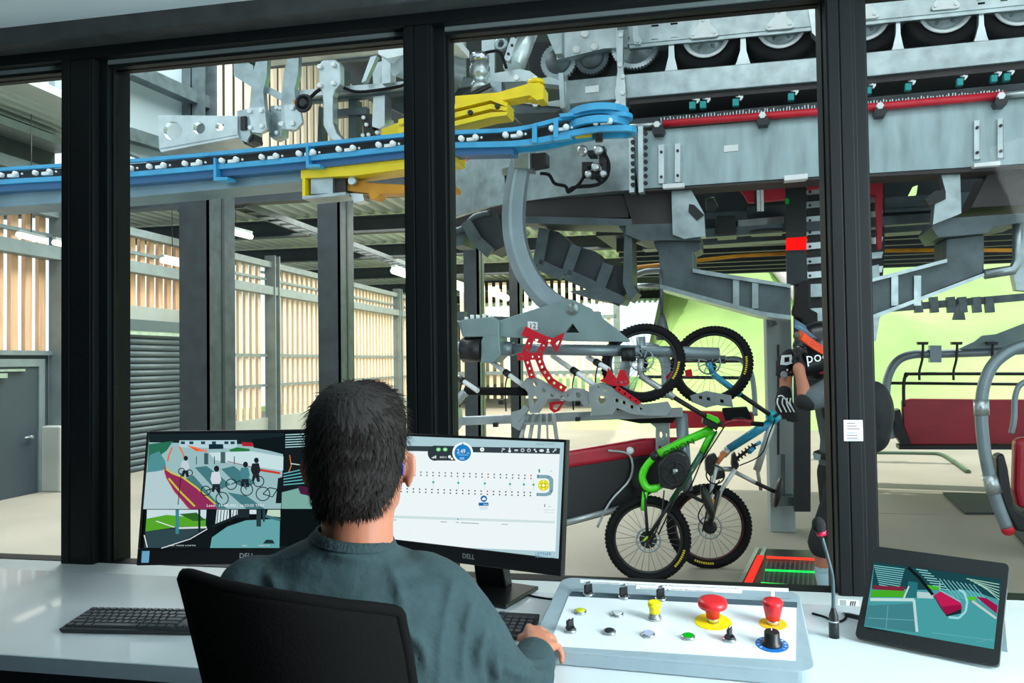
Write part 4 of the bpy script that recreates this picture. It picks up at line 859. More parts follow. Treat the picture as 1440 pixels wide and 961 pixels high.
# red hooks
def strip(b, pts, wpx, off, th=.03):
    for i in range(len(pts) - 1):
        (x0, y0), (x1, y1) = pts[i], pts[i + 1]; L_ = math.hypot(x1 - x0, y1 - y0); nx, ny = -(y1 - y0) / L_ * wpx / 2, (x1 - x0) / L_ * wpx / 2
        ex, ey = (x1 - x0) / L_ * 1.2, (y1 - y0) / L_ * 1.2
        n_ = max(1, int(L_ / 8)); hs = [pcirc(lerp(x0, x1, (k + .5) / n_), lerp(y0, y1, (k + .5) / n_), wpx * .26, 8) for k in range(n_)]
        pr(b, CP, [(x0 + nx - ex, y0 + ny - ey), (x1 + nx + ex, y1 + ny + ey), (x1 - nx + ex, y1 - ny + ey), (x0 - nx - ex, y0 - ny - ey)], th, off, hs)
b = MB(REDH)
pr(b, CP, [(733, 471), (739, 459), (750, 465), (768, 473), (778, 476), (793, 468), (789, 480), (782, 496), (774, 484), (766, 482), (758, 483), (742, 476)], .03, -.2, [pcirc(754, 478, 3, 8), pcirc(772, 479, 2.6, 8), [(783, 480), (788, 477), (783, 489), (780, 484)]])
strip(b, [(745, 479), (738, 497)], 8, -.2); strip(b, [(766, 482), (757, 499)], 8, -.2); strip(b, [(740, 506), (748, 531)], 8, -.2); strip(b, [(757, 505), (763, 520), (774, 536), (793, 548)], 9, -.2)
pr(b, CP, [(727, 497), (762, 496), (762, 506), (728, 507)], .04, -.21, [pcirc(733, 502, 2, 8), pcirc(748, 502, 2, 8), pcirc(757, 502, 2, 8)])
b.build('red_hook', t)
b = MB(REDH); pr(b, CP, [(772, 566), (794, 564), (786, 578), (779, 581), (773, 576)], .03, -.1, [[(778, 570), (789, 568), (782, 577), (777, 575)]]); b.build('red_hook_tip', t)
b = MB(REDH); pr(b, CP, [(843, 536), (852, 530), (855, 518), (867, 533), (872, 520), (879, 521), (885, 539), (880, 543), (862, 543)], .03, -.2, [pcirc(868, 538, 1.8, 8), pcirc(874, 538, 1.8, 8), pcirc(880, 537, 1.6, 8)]); strip(b, [(867, 546), (898, 567)], 6, -.2); b.build('red_hook', t)
b = MB(REDH); pr(b, CP, [(936, 530), (944, 522), (951, 526), (953, 540), (940, 541)], .03, .1, [pcirc(945, 533, 2.4, 8)]); pr(b, CP, [(963, 521), (972, 519), (974, 530), (964, 530)], .03, .1); b.build('red_hook', t)
b = MB(BLACKM); c = CP(884, 499, -.05); b.cyl(c - CP.u * .05, c + CP.u * .05, .055, n=16); b.build('bearing', t)
b = MB(CHP); b.cyl(CP(901, 474, .05), CP(903, 524, .05), .035, n=14); b.build('end_post', t)
# seat with its red top edge
SE = Plane(od(830, 690, 6.0), 24)
VINYL = mat('crimson_seat_vinyl', (168, 22, 44), 0.35, 0, (5, 0.15), (7, 0.25))
b = MB(VINYL); pr(b, SE, [(770, 640), (905, 618), (960, 616), (960, 636), (905, 642), (770, 664)], .10, -.02); b.build('seat_cushion', t, bevel=0.03, seg=3)
b = MB(BLACKM); pr(b, SE, [(770, 662), (905, 641), (958, 636), (940, 680), (905, 702), (868, 722), (770, 748)], .09, 0); b.build('seat_back', t, bevel=0.02)
b = MB(ALU); b.tube([SE(770, 742, -.03), SE(872, 715, -.03)], .022, 10); b.tube(spline([SE(855, 634, -.04), SE(885, 640, -.04), SE(887, 672, -.04), SE(858, 706, -.04), SE(840, 742, -.04)], 4), .010, 8); b.build('safety_bar', t)
b = MB(WHITEP); b.ball(SE(886, 634, -.04), .03, n=10, m=8); b.build('bar_knob', t)
# ---------------------------------------------- the two chairs past the wide post
def hoop(b, pl, pts, r, n=12, off=0.0): b.tube(spline([pl(x, y, off) for x, y in pts], 6), r, n)
P2 = Plane(od(1340, 590, 10.0), -8)
t = thing('chairlift_chair', 'distant chairlift chair with a wide crimson seat back before the green hill', 'chairlift', oz(1345, 690, ZP), 'chairlift chairs in the station')
b = MB(CHP); hoop(b, P2, [(1258, 616), (1250, 592), (1246, 560), (1249, 530), (1262, 508), (1284, 499), (1320, 498), (1400, 495), (1480, 490)], .055); pr(b, P2, [(1308, 486), (1324, 486), (1324, 510), (1308, 510)], .15, -.08); b.build('hoop_frame', t)
b = MB(GREYP); pr(b, P2, [(1338, 496), (1372, 480), (1382, 472), (1402, 470), (1480, 440), (1480, 488), (1400, 492), (1340, 500)], .08, -.02); b.build('hanger_plate', t)
b = MB(VINYL); pr(b, P2, [(1268, 564), (1282, 561), (1400, 562), (1480, 562), (1480, 624), (1280, 625), (1270, 600)], .12, .0); b.build('seat_back', t, bevel=0.06, seg=3)
b = MB(BLACKM); pr(b, P2, [(1258, 578), (1266, 576), (1272, 604), (1282, 625), (1268, 626), (1259, 612)], .3, -.1); b.beam(P2(1262, 628), P2(1480, 628), .3, .05); b.build('seat_base', t)
b = MB(BLACKM); hoop(b, P2, [(1271, 572), (1271, 540), (1275, 528), (1290, 526), (1480, 526)], .022, 8); b.tube([P2(1252, 539), P2(1480, 541)], .02, 8); b.build('restraint_bar', t)
for x in (1298, 1346, 1396):
    b = MB(BLACKM); pr(b, P2, [(x - 8, 481), (x + 8, 481), (x + 7, 485), (x - 7, 485)], .1, -.12); hoop(b, P2, [(x, 485), (x - 1, 505), (x - 5, 522), (x - 5, 535)], .016, 8, -.1); b.build('head_support', t)
P3 = Plane(od(1400, 620, 6.3), -8)
t = thing('chairlift_chair', 'near chairlift chair with a grey bow arm and silver cuff at the picture edge', 'chairlift', oz(1430, 790, ZP), 'chairlift chairs in the station')
b = MB(CHP); hoop(b, P3, [(1480, 478), (1448, 484), (1420, 494), (1396, 514), (1383, 545), (1380, 585), (1384, 630), (1393, 675), (1404, 712), (1416, 742)], .047, 14); b.build('bow_arm', t)
b = MB(STEELL); b.cyl(P3(1390, 668), P3(1399, 694), .056, n=16); b.cyl(P3(1379.5, 562), P3(1380.5, 584), .056, n=16); b.build('cuff', t)
b = MB(REDP); b.ball(P3(1417, 745), .05, n=12, m=8); b.build('red_tip', t)
b = MB(VINYL); pr(b, P3, [(1428, 618), (1480, 612), (1480, 712), (1432, 716), (1426, 690)], .14, .1); b.build('seat_back', t, bevel=0.04, seg=3)
b = MB(BLACKM); pr(b, P3, [(1401, 642), (1412, 638), (1418, 660), (1426, 715), (1442, 724), (1480, 724), (1480, 752), (1430, 748), (1415, 720), (1404, 690)], .16, -.02); b.build('armrest', t, bevel=0.02)
b = MB(CHP); hoop(b, P3, [(1480, 530), (1440, 538), (1428, 556), (1426, 590), (1422, 610)], .022, 10, .1); b.build('restraint_bar', t)
PV = Plane(od(990, 520, 9.2), -8)
t = thing('chairlift_chair', 'distant chairlift chair partly hidden by the two raised bike wheels', 'chairlift', oz(985, 650, ZP), 'chairlift chairs in the station')
b = MB(CHP); hoop(b, PV, [(878, 560), (878, 520), (890, 498), (912, 490), (928, 497), (937, 515), (938, 560)], .07); hoop(b, PV, [(1020, 505), (1040, 506), (1054, 520), (1060, 545), (1062, 585)], .03); b.build('hoop_frame', t)
b = MB(GREYP); pr(b, PV, [(955, 480), (968, 492), (1000, 500), (1020, 500), (1020, 512), (955, 508)], .08, .05); b.build('hanger_plate', t)
b = MB(BLACKM); b.tube([PV(930, 508), PV(1050, 508)], .02, 8); b.tube([PV(900, 530), PV(1058, 532)], .02, 8); b.build('restraint_bar', t)
b = MB(VINYL); pr(b, PV, [(930, 578), (1060, 580), (1060, 600), (930, 604)], .2, 0); b.build('seat_back', t, bevel=.03)
b = MB(STEELD); c = CP(931, 462, .8); b.lathe([(.05, -.1), (.06, -.02), (.04, .06), (.02, .12)], c, UP, 14); b.tube([c + UP * .1, c + UP * .5], .015, 8); tag(b.build('hanging_sheave', loc=c), 'small grey hanging fitting above the raised bike wheels', 'fitting')
# far chairs on the line, seen over the sloping arm: a row of low dark hardware
b = MB(STEELD); P4 = Plane(od(1350, 430, 13), -8)
b.beam(P4(1230, 436), P4(1440, 418), .1, .12)
for x in (1290, 1312, 1336, 1352, 1372, 1390): b.beam(P4(x, 418, -.05), P4(x + 2, 440, -.05), .12, .1, V((0, 1, 0)))
pr(b, P4, [(1346, 428), (1354, 428), (1358, 450), (1340, 450)], .1, -.1); tag(b.build('rope_sheave_rail', loc=P4(1340, 440)), 'far grey rail with small hanging fittings in front of the sunlit hill', 'rail')
# ================================================================== floor items outside
t = thing('light_panel', 'dark floor panel with glowing red and green strips near the bikes', 'floor light', oz(1105, 805, ZP))
def fl(px, py, h=0.0): return oz(px, py, ZP + h)
q = [fl(1070, 777), fl(1172, 780), fl(1172, 833), fl(1043, 829)]
b = MB(BLACKM); b.hexa([p + UP * 0.001 for p in q] + [p + UP * .03 for p in q]); b.build('base', t)
b = MB(ALU); 
for p, r in ((fl(1066, 777), fl(1040, 829)), (fl(1076, 777), fl(1054, 829))): b.beam(p + UP * .033, r + UP * .033, .03, .02)
b.build('edge_profile', t)
b = MB(STEELD)
for k in range(14): x = 1079 + k * 6.6; b.beam(fl(x, 790, .032), fl(x - 7 + k * .5, 826, .032), .012, .01)
b.build('grating', t)
for col, p, r, w in (((255, 52, 40), (1070, 782), (1049, 826), .05), ((255, 60, 45), (1078, 784), (1170, 788), .035), ((30, 230, 90), (1076, 802), (1170, 806), .018), ((60, 255, 90), (1070, 821), (1170, 828), .028)):
    b = MB(em(col, 1.5)); b.beam(fl(*p, .045), fl(*r, .045), w, .012); b.build('light_strip', t)
b = MB(mat('dark_rubber_mat', (46, 54, 56), .7, 0, (5, .1))); q = [fl(1326, 695), fl(1460, 697), fl(1470, 800), fl(1402, 724), fl(1357, 724)]; b.prism([p + UP * .001 for p in q], UP * .02); tag(b.build('rubber_mat', loc=fl(1390, 710)), 'dark angular rubber mat lying on the pale station floor', 'mat')
b = MB(mat('tar_joint', (150, 146, 134), .8)); b.beam(fl(1232, 722, .002), fl(1330, 724, .002), .012, .004); tag(b.build('floor_seam', loc=fl(1280, 723)), 'thin joint line across the pale concrete floor by the mat', 'seam')
b = MB(mat('worn_green_chain', (96, 124, 96), .6)); b.tube(spline([fl(1225, 637, .02), fl(1300, 638, .02), fl(1325, 640, .02), fl(1345, 652, .02), fl(1362, 664, .02)], 5), .035, 6); tag(b.build('barrier_cord', loc=fl(1300, 640)), 'thin dark cord lying on the sunlit pavement beneath the far chair', 'cord')
# ================================================================== bikes
def wheel(bike, c, ax, R, wt=0.031, logo=None, disc=True, red=False):
    """tyre with its rim, spokes, hub and brake disc"""
    c = V(c); ax = V(ax).normalized(); u, v = frame_of(ax)
    b = MB(RUBBER); b.torus(c, ax, R - wt, wt, 48, 10)
    for k in range(64):
        a = 2 * PI * k / 64
        for s_ in (-1, 0, 1):
            aa = a + (0.04 if s_ else 0); rd = u * math.cos(aa) + v * math.sin(aa); tg = -u * math.sin(aa) + v * math.cos(aa)
            q = c + rd * (R - wt + wt * (1.0 if s_ == 0 else .82)) + ax * s_ * wt * .62
            b.box(q, (.014, .012, .010), Matrix((tg, ax, rd)).transposed())
    b.use(mat('yellow_tyre_print', (226, 200, 40), .6))
    for k in range(9):
        a = logo + k * 0.06 if logo is not None else 0
        if logo is None: break
        rd = u * math.cos(a) + v * math.sin(a); tg = -u * math.sin(a) + v * math.cos(a)
        sgn = 1 if ax.y < 0 else -1
        b.box(c + rd * (R - wt * 1.35) + ax * sgn * wt * .93, (.010, .004, .016), Matrix((tg, ax, rd)).transposed())
    w = b.build('wheel', bike)
    b = MB(BLACKM if not red else mat('black_red_rim', (60, 20, 20), .4)); b.torus(c, ax, R - wt * 2.1, .013, 48, 8); b.build('rim', w)
    b = MB(mat('steel_spoke', (120, 126, 128), .35, .7))
    for k in range(28):
        a = 2 * PI * k / 28; a2 = a + (.45 if k % 2 else -.45); o = ax * (.028 if k % 4 < 2 else -.028)
        b.tube([c + (u * math.cos(a2) + v * math.sin(a2)) * .024 + o, c + (u * math.cos(a) + v * math.sin(a)) * (R - wt * 2.3)], .0016, 4)
    b.build('spokes', w)
    b = MB(BLACKM); b.cyl(c - ax * .06, c + ax * .06, .022, n=14); b.cyl(c - ax * .04, c - ax * .03, .034, n=14); b.cyl(c + ax * .03, c + ax * .04, .034, n=14); b.build('hub', w)
    if disc:
        b = MB(STEEL); o = c + ax * .05 * (1 if ax.y < 0 else -1); b.torus(o, ax, .088, .007, 36, 6)
        for k in range(8): a = 2 * PI * k / 8; b.beam(o + (u * math.cos(a) + v * math.sin(a)) * .03, o + (u * math.cos(a + .35) + v * math.sin(a + .35)) * .086, .006, .006, ax)
        b.build('brake_disc', w)
    return w
KNOB = PLASTIC
def btube(b, pl, pts, r, off=0.0, n=10): b.tube([pl(p[0], p[1], off + (p[2] if len(p) > 2 else 0)) for p in pts], r, n)
# green bike, standing upright with its front wheel hung on the rack
B1 = Plane(oz(912, 818, ZP), 2)
bk = thing('mountain_bike', 'bright green and black mountain bike hung upright on the rack', 'bicycle', oz(912, 818, ZP), 'mountain bikes hung on the rack')
c1 = B1(911, 758); R1 = (c1.z - ZP); ax1 = V((0.12, -1, 0.05))
wheel(bk, c1, ax1, R1, logo=5.5)
c2 = B1(904, 510, .05); ax2 = V((-.15, -1, 0.42)); wheel(bk, c2, ax2, R1, logo=5.75)
GREEN = mat('acid_green_frame', (78, 226, 20), 0.3, 0, (8, .05), coat=.5); DGREEN = mat('deep_green_frame', (10, 92, 60), .3, 0, (8, .1), coat=.4)
b = MB(GREEN); btube(b, B1, [(1002, 603), (990, 609), (960, 622), (926, 639)], [.040, .034, .032, .034]); b.use(BLACKM); btube(b, B1, [(926, 639), (916, 645)], [.035, .030])
b.use(GREEN); b.tube(spline([B1(918, 645), B1(908, 657), B1(903, 672), B1(910, 686), B1(922, 687), B1(937, 679)], 4), [.026] * 5 + [.029] * 6 + [.03] * 6 + [.022] * 3 + [.012], 10)
btube(b, B1, [(1004, 606), (988, 636)], [.034, .028]); btube(b, B1, [(907, 692), (904, 718)], [.022, .018], -.05)
b.use(DGREEN); btube(b, B1, [(988, 636), (966, 672), (944, 705)], [.026, .022, .02]); b.use(BLACKM); btube(b, B1, [(944, 705), (911, 757)], .014, -.06); btube(b, B1, [(944, 705), (911, 757)], .014, .06); btube(b, B1, [(906, 690), (911, 757)], .012, .06); btube(b, B1, [(906, 690), (911, 757)], .012, -.06)
o = B1(934, 642, -.036); xd = (B1(990, 614, -.036) - B1(930, 642, -.036)).normalized(); b.use(BLACKM); b.text('ORION', o - UP * .012, xd, CP.n.cross(xd) * -1, .062, sx=1.25)
b.build('frame', bk)
b = MB(GREEN); pr(b, B1, [(995, 582), (1010, 588), (1013, 593), (1010, 597), (993, 588)], .06, -.09); b.use(BLACKM); pr(b, B1, [(990, 588), (1012, 598), (1008, 606), (988, 596)], .16, -.08); b.build('fork_crown', bk, bevel=.008)
for off in (-.066, .066):
    b = MB(BLACKM); b.tube([B1(1002, 592, off), B1(946, 558, off)], .018, 12); b.use(ALU if off < 0 else BLACKM); b.tube([B1(948, 560, off), B1(900, 528, off * 1.0 + .04)], .025, 12); b.tube([B1(900, 528, off + .04), c2 + ax2.normalized() * (-off)], .022, 10); b.build('fork_leg', bk)
b = MB(BLACKM); b.tube([B1(1006, 594, -.02), B1(1018, 598, -.1)], .02, 10); b.use(mat('maroon_handlebar', (150, 28, 44), .35)); b.tube(spline([B1(1016, 600, -.1), B1(1022, 596, -.2), B1(1034, 592, -.26), B1(1050, 593, -.30), B1(1060, 596, -.34)], 4), .013, 8); b.build('handlebar', bk)
b = MB(RUBBER); b.tube([B1(1058, 596, -.33), B1(1072, 597, -.40)], .017, 10); b.build('grip', bk)
b = MB(BLACKM); b.tube(spline([B1(1030, 590, -.25), B1(1042, 588, -.27), B1(1054, 593, -.27)], 4), .007, 6); b.build('brake_lever', bk)
b = MB(PLASTIC); pr(b, B1, [(924, 655), (938, 640), (955, 634), (968, 640), (972, 660), (962, 682), (946, 690), (928, 686)], .13, -.08); b.build('shock_housing', bk, bevel=.02, seg=3)
b = MB(BLACKM); cr = B1(948, 666, -.09); b.torus(cr, ax1, .085, .007, 32, 6)
for k in range(5): a = 2 * PI * k / 5; b.beam(cr, cr + V((math.cos(a) * .085, 0, math.sin(a) * .085)), .016, .01, V((0, 1, 0)))
b.build('chainring', bk)
b = MB(ALU); b.beam(cr, B1(951, 662, -.13), .02, .02); pr(b, B1, [(946, 661), (950, 660), (951, 664), (947, 665)], .02, -.14); b.build('crank', bk)
b = MB(BLACKM); b.tube([B1(934, 690, -.08), B1(930, 730, -.08), B1(914, 768, -.08)], .006, 6); b.tube([B1(962, 676, -.08), B1(926, 752, -.08)], .006, 6); b.build('chain', bk)
b = MB(BLACKM); 
for k in range(5): b.lathe([(.065 - k * .009, 0), (.065 - k * .009, .004)], c1 + ax1.normalized() * (.03 + k * .006), ax1, 24)
b.use(mat('lime_hub_print', (170, 210, 30), .4)); pr(b, B1, [(904, 760), (910, 754), (912, 756), (906, 762)], .01, -.075); b.build('cassette', bk)
b = MB(BLACKM); b.tube([B1(964, 693), B1(985, 704), B1(992, 707)], .014, 10); b.build('seat_post', bk)
b = MB(PLASTIC); b.ball(B1(995, 706), (.035, .07, .13), Matrix.Rotation(math.radians(-18), 3, 'Y'), 14, 10); b.build('saddle', bk)
b = MB(RUBBER); b.tube(spline([B1(1008, 606, -.05), B1(990, 640, -.08), B1(968, 690, -.07), B1(940, 720, -.07)], 5), .005, 6); b.tube(spline([B1(1020, 598, -.15), B1(1006, 620, -.1), B1(985, 652, -.06)], 5), .005, 6); b.build('brake_hose', bk)
# silver and blue bike behind it
B2 = Plane(oz(998, 799, ZP), 4)
bk = thing('mountain_bike', 'silver, orange and sky-blue mountain bike standing upright behind the green one', 'bicycle', oz(998, 799, ZP), 'mountain bikes hung on the rack')
c1 = B2(997, 740); R2 = c1.z - ZP; ax1 = V((0.1, -1, .02)); wheel(bk, c1, ax1, R2, logo=4.3, red=True)
c2 = B2(1000, 514, .05); ax2 = V((-.35, -1, .35)); wheel(bk, c2, ax2, R2, logo=6.0)
SILV = mat('silver_frame', (196, 202, 200), .3, .3, (8, .06)); SKY = mat('sky_blue_frame', (40, 156, 196), .35, 0, (20, .2), coat=.3); ORF = mat('orange_frame', (222, 128, 74), .4)
b = MB(SILV); btube(b, B2, [(1087, 590), (1076, 625), (1064, 662)], [.03, .026, .03]); btube(b, B2, [(1009, 652), (1000, 690), (993, 730)], .016, -.06); btube(b, B2, [(1034, 660), (1014, 690), (999, 738)], [.018, .016, .014], -.06); btube(b, B2, [(1034, 660), (1014, 690), (999, 738)], .014, .06); btube(b, B2, [(1004, 660), (1034, 660)], .02); btube(b, B2, [(1078, 610), (1064, 655), (1070, 690)], [.018, .016, .014], .04)
b.use(SKY); btube(b, B2, [(1084, 594), (1066, 605), (1024, 632)], [.030, .036, .032]); b.use(SILV); btube(b, B2, [(1024, 632), (1016, 641)], [.032, .03]); b.use(ORF); btube(b, B2, [(1020, 636), (1005, 655)], .022, -.02); b.build('frame', bk)
b = MB(mat('cyan_stem', (20, 176, 196), .3)); b.lathe([(.03, -.05), (.042, -.03), (.042, .03), (.03, .05)], B2(1087, 587, -.02), V((.8, -.1, -.6)), 16); b.build('stem', bk)
for off in (-.066, .066):
    b = MB(BLACKM); b.tube([B2(1082, 583, off), B2(1038, 553, off)], .018, 12); b.use(SKY if off < 0 else BLACKM); b.tube([B2(1042, 556, off), B2(1002, 526, off + .04)], .025, 12); b.tube([B2(1002, 526, off + .04), c2 - ax2.normalized() * off], .022, 10); b.build('fork_leg', bk)
b = MB(BLACKM); b.tube(spline([B2(1075, 596, .3), B2(1082, 589, .15), B2(1088, 587, 0), B2(1097, 580, -.25), B2(1104, 578, -.40)], 5), .013, 8); b.build('handlebar', bk)
b = MB(BLACKM); P = [B2(1032, 648, -.03), B2(1062, 626, -.03)]; 
for k in range(7): q = P[0].lerp(P[1], k / 6.5); b.torus(q, P[1] - P[0], .022, .007, 16, 6)
b.tube(P, .012, 8); b.use(SKY); b.tube([B2(1060, 630, -.03), B2(1054, 636, -.07)], .018, 10); b.tube([B2(1062, 626, -.03), B2(1070, 622, -.03)], .014, 8); b.build('coil_shock', bk)
b = MB(BLACKM); pr(b, B2, [(1030, 640), (1034, 636), (1040, 656), (1034, 664), (1029, 655)], .08, -.05); pr(b, B2, [(994, 642), (1006, 638), (1010, 646), (1003, 652), (1006, 662), (1000, 672), (993, 664), (992, 650)], .08, -.06); pr(b, B2, [(1002, 664), (1018, 664), (1020, 672), (1006, 676)], .08, -.05); b.build('linkage', bk, bevel=.008)
b = MB(SILV); b.tube([B2(1033, 664), B2(1062, 679)], .017, 10); b.use(BLACKM); b.tube([B2(1062, 679), B2(1092, 693)], .016, 10); b.build('seat_post', bk)
b = MB(PLASTIC); b.ball(B2(1094, 693), (.03, .075, .12), Matrix.Rotation(math.radians(12), 3, 'Y'), 14, 10); b.build('saddle', bk)
b = MB(BLACKM); cr = B2(1006, 668, -.08)
b.torus(cr, ax1, .07, .006, 28, 6); b.build('chainring', bk)
b = MB(ORANGE); pr(b, B2, [(1000, 704), (1005, 702), (1003, 718), (999, 720)], .02, -.1); b.use(BLACKM); btube(b, B2, [(1010, 690), (998, 738)], .02, -.08); b.build('rear_guard', bk)
b = MB(RUBBER); b.tube(spline([B2(1090, 590, -.1), B2(1082, 610, -.1), B2(1070, 640, -.08), B2(1040, 655, -.07)], 5), .005, 6); b.tube(spline([B2(1012, 676, -.1), B2(996, 700, -.1), B2(982, 724, -.1), B2(988, 738, -.09)], 5), .005, 6); b.build('brake_hose', bk)
b = MB(BLACKM); b.tube([B2(1000, 668, -.09), B2(994, 720, -.09), B2(988, 748, -.08)], .006, 6); b.lathe([(.055, 0), (.055, .02), (.03, .03)], c1 + ax1.normalized() * .03, ax1, 24); b.build('cassette', bk)
# ================================================================== people
SKIN = mat('warm_skin', (176, 114, 88), 0.5, 0, (30, .06), sub=.25)
def limb(b, pts, n=12):
    """tapered limb through (point, radius) joints"""
    for (p, r), (q, s_) in zip(pts, pts[1:]): b.tube([p, q], [r, s_], n)
    for p, r in pts: b.ball(p, r * 1.0, n=n, m=8)
def finger(b, base, dirs, L, r):
    p = V(base); pts = [(p, r)]
    for d, k in zip(dirs, (.45, .32, .25)): p = p + V(d).normalized() * L * k; pts.append((p, r * (.95 - .1 * len(pts) * .5)))
    limb(b, pts, 8)
# ---- the rider beside the bikes
DR = 4.64
FW = M3 @ V((0, 0, 1)); FW.z = 0; FW.normalize(); RT = M3 @ V((1, 0, 0)); RT.z = 0; RT.normalize()
def rp(px, py, off=0.0): return od(px, py, DR + off)
gz = oz(1178, 893, ZP)
rd = thing('person', 'rider in black helmet, grey shirt and dark shorts leaning to the bikes behind the post', 'person', V((rp(1180, 800).x, rp(1180, 800).y, ZP)))
b = MB(SKIN)
hip = rp(1186, 668); chest = rp(1184, 575); neck = rp(1166, 528)
limb(b, [(hip, .125), (rp(1187, 620), .115), (chest, .135), (rp(1176, 548), .10), (neck, .06), (rp(1150, 500), .085)])
for o in (-.1, .1):
    foot = rp(1172 if o < 0 else 1192, 880, o); foot.z = ZP + .10
    kn = rp(1158 if o < 0 else 1182, 778, o)
    limb(b, [(hip + FW * o, .095), (kn, .058), (foot.lerp(kn, .6), .055), (foot, .038)])
    limb(b, [(foot - UP * .05, .04), (foot - RT * .12 - UP * .065, .035)])
sh_n = rp(1174, 548, -.17); el_n = rp(1134, 566, -.27); wr_n = rp(1126, 530, -.22)
limb(b, [(chest + UP * .08, .1), (sh_n, .062), (el_n, .045), (wr_n, .032), (rp(1123, 518, -.20), .035)])
sh_f = rp(1166, 540, .17); el_f = rp(1108, 508, .10); wr_f = rp(1103, 552, .0)
limb(b, [(chest + UP * .08, .1), (sh_f, .062), (el_f, .046), (wr_f, .032)])
b.build('body', None) if False else None
body = b.build('body', rd, remesh=.012, sm=4)
SHIRT = mat('charcoal_riding_shirt', (84, 94, 98), .85, 0, (30, .1), (14, .25)); SHORT = mat('black_riding_shorts', (24, 25, 27), .85, 0, (30, .15), (14, .2)); BLKF = mat('black_fabric_guard', (22, 23, 25), .8, 0, (60, .2), (60, .2))
b = MB(SHIRT); limb(b, [(rp(1186, 652), .142), (rp(1187, 618), .135), (chest, .155), (rp(1177, 550), .12), (rp(1168, 532), .075)]); limb(b, [(sh_n, .082), (rp(1140, 562, -.26), .066)]); limb(b, [(sh_f, .08), (rp(1122, 515, .12), .062)]); limb(b, [(chest + FW * .12, .09), (chest - FW * .12, .09)]); b.build('shirt', rd, remesh=.014, sm=3)
b = MB(SHORT); limb(b, [(rp(1186, 660), .145), (rp(1186, 676), .145)])
for o in (-.1, .1): limb(b, [(hip + FW * o, .115), (rp(1160 if o < 0 else 1182, 764, o), .098)])
b.build('shorts', rd, remesh=.014, sm=3)
b = MB(mat('pale_blue_sock', (150, 176, 186), .8))
for o in (-.1, .1):
    foot = rp(1172 if o < 0 else 1192, 880, o); foot.z = ZP + .10; kn = rp(1158 if o < 0 else 1182, 778, o)
    limb(b, [(foot.lerp(kn, .75), .064), (foot.lerp(kn, .2), .048)])
b.build('shin_guard', rd, sm=0)
b = MB(mat('dark_shoe', (40, 42, 44), .6))
for o in (-.1, .1):
    foot = rp(1172 if o < 0 else 1192, 880, o); foot.z = ZP + .055
    b.ball(foot - RT * .06, (.14, .052, .055), None, 16, 10)
b.build('shoe', rd)
b = MB(BLKF); limb(b, [(rp(1136, 566, -.275), .050), (rp(1130, 565, -.27), .048)]); limb(b, [(rp(1112, 503, .08), .055), (rp(1104, 512, .08), .056), (rp(1102, 524, .06), .046)]); b.build('elbow_pad', rd, remesh=.01, sm=2)
b = MB(WHITEP)
c = rp(1106, 507, .02); 
pr(b, Plane(c, -18), [(1099, 500), (1113, 499), (1115, 511), (1106, 514), (1097, 513)], .006, 0, [[(1103, 503), (1110, 502), (1110, 509), (1103, 510)]]); pr(b, Plane(c, -18), [(1098, 521), (1108, 519), (1108, 522), (1099, 524)], .008, 0); b.build('pad_print', rd)
b = MB(mat('pale_watch_face', (150, 160, 164), .3)); c = rp(1102, 527, .0); b.lathe([(.02, 0), (.02, .012), (.014, .015)], c, -FW, 16); b.use(BLKF); b.torus(rp(1103, 527, .06), rp(1103, 520) - rp(1102, 540), .040, .012, 20, 8); b.build('pad_strap', rd)
# gloved hand on the handlebar: palm, four fingers over the bar, thumb under it
b = MB(BLKF); pc = rp(1102, 565, -.02); limb(b, [(wr_f, .042), (pc, .050), (rp(1106, 574, -.03), .046)])
for k in range(4): 
    base = rp(1096 + k * 6, 572 + k * 1.0, -.045 - k * .012); finger(b, base, [V((.35, -.5, -1)), V((.4, .2, -1)), V((.1, .9, -.5))], .085 + (.01 if k in (1, 2) else 0), .0135)
finger(b, rp(1094, 568, -.02), [V((-.2, -.4, -1)), V((.4, .1, -.9)), V((.9, .3, -.2))], .07, .015); b.build('glove', rd, remesh=.006, sm=1)
b = MB(WHITEP)
GPl = Plane(rp(1103, 566, -.085), -18)
for x0 in (1094, 1101, 1107, 1112):
    pts = spline([GPl(x0, 560), GPl(x0 - 1, 567), GPl(x0 + 2, 574), GPl(x0 + 5, 580)], 4); b.tube(pts, .0045, 6)
b.tube(spline([GPl(1094, 558), GPl(1100, 557), GPl(1108, 566), GPl(1114, 574)], 4), .0045, 6); b.build('glove_stripe', rd)
b = MB(BLKF); pc = rp(1124, 514, -.1); limb(b, [(wr_n.lerp(pc, .6), .034), (pc, .036)])
for k in range(4): finger(b, pc + FW * (-.03 + k * .02) + UP * .02, [V((-.2, 0, 1)), V((.3, 0, .8)), V((.8, 0, .2))], .075, .012)
finger(b, pc - RT * .02, [V((-.5, -.2, .8)), V((.1, 0, 1)), V((.5, 0, .6))], .06, .013); b.build('glove', rd, remesh=.006, sm=1)
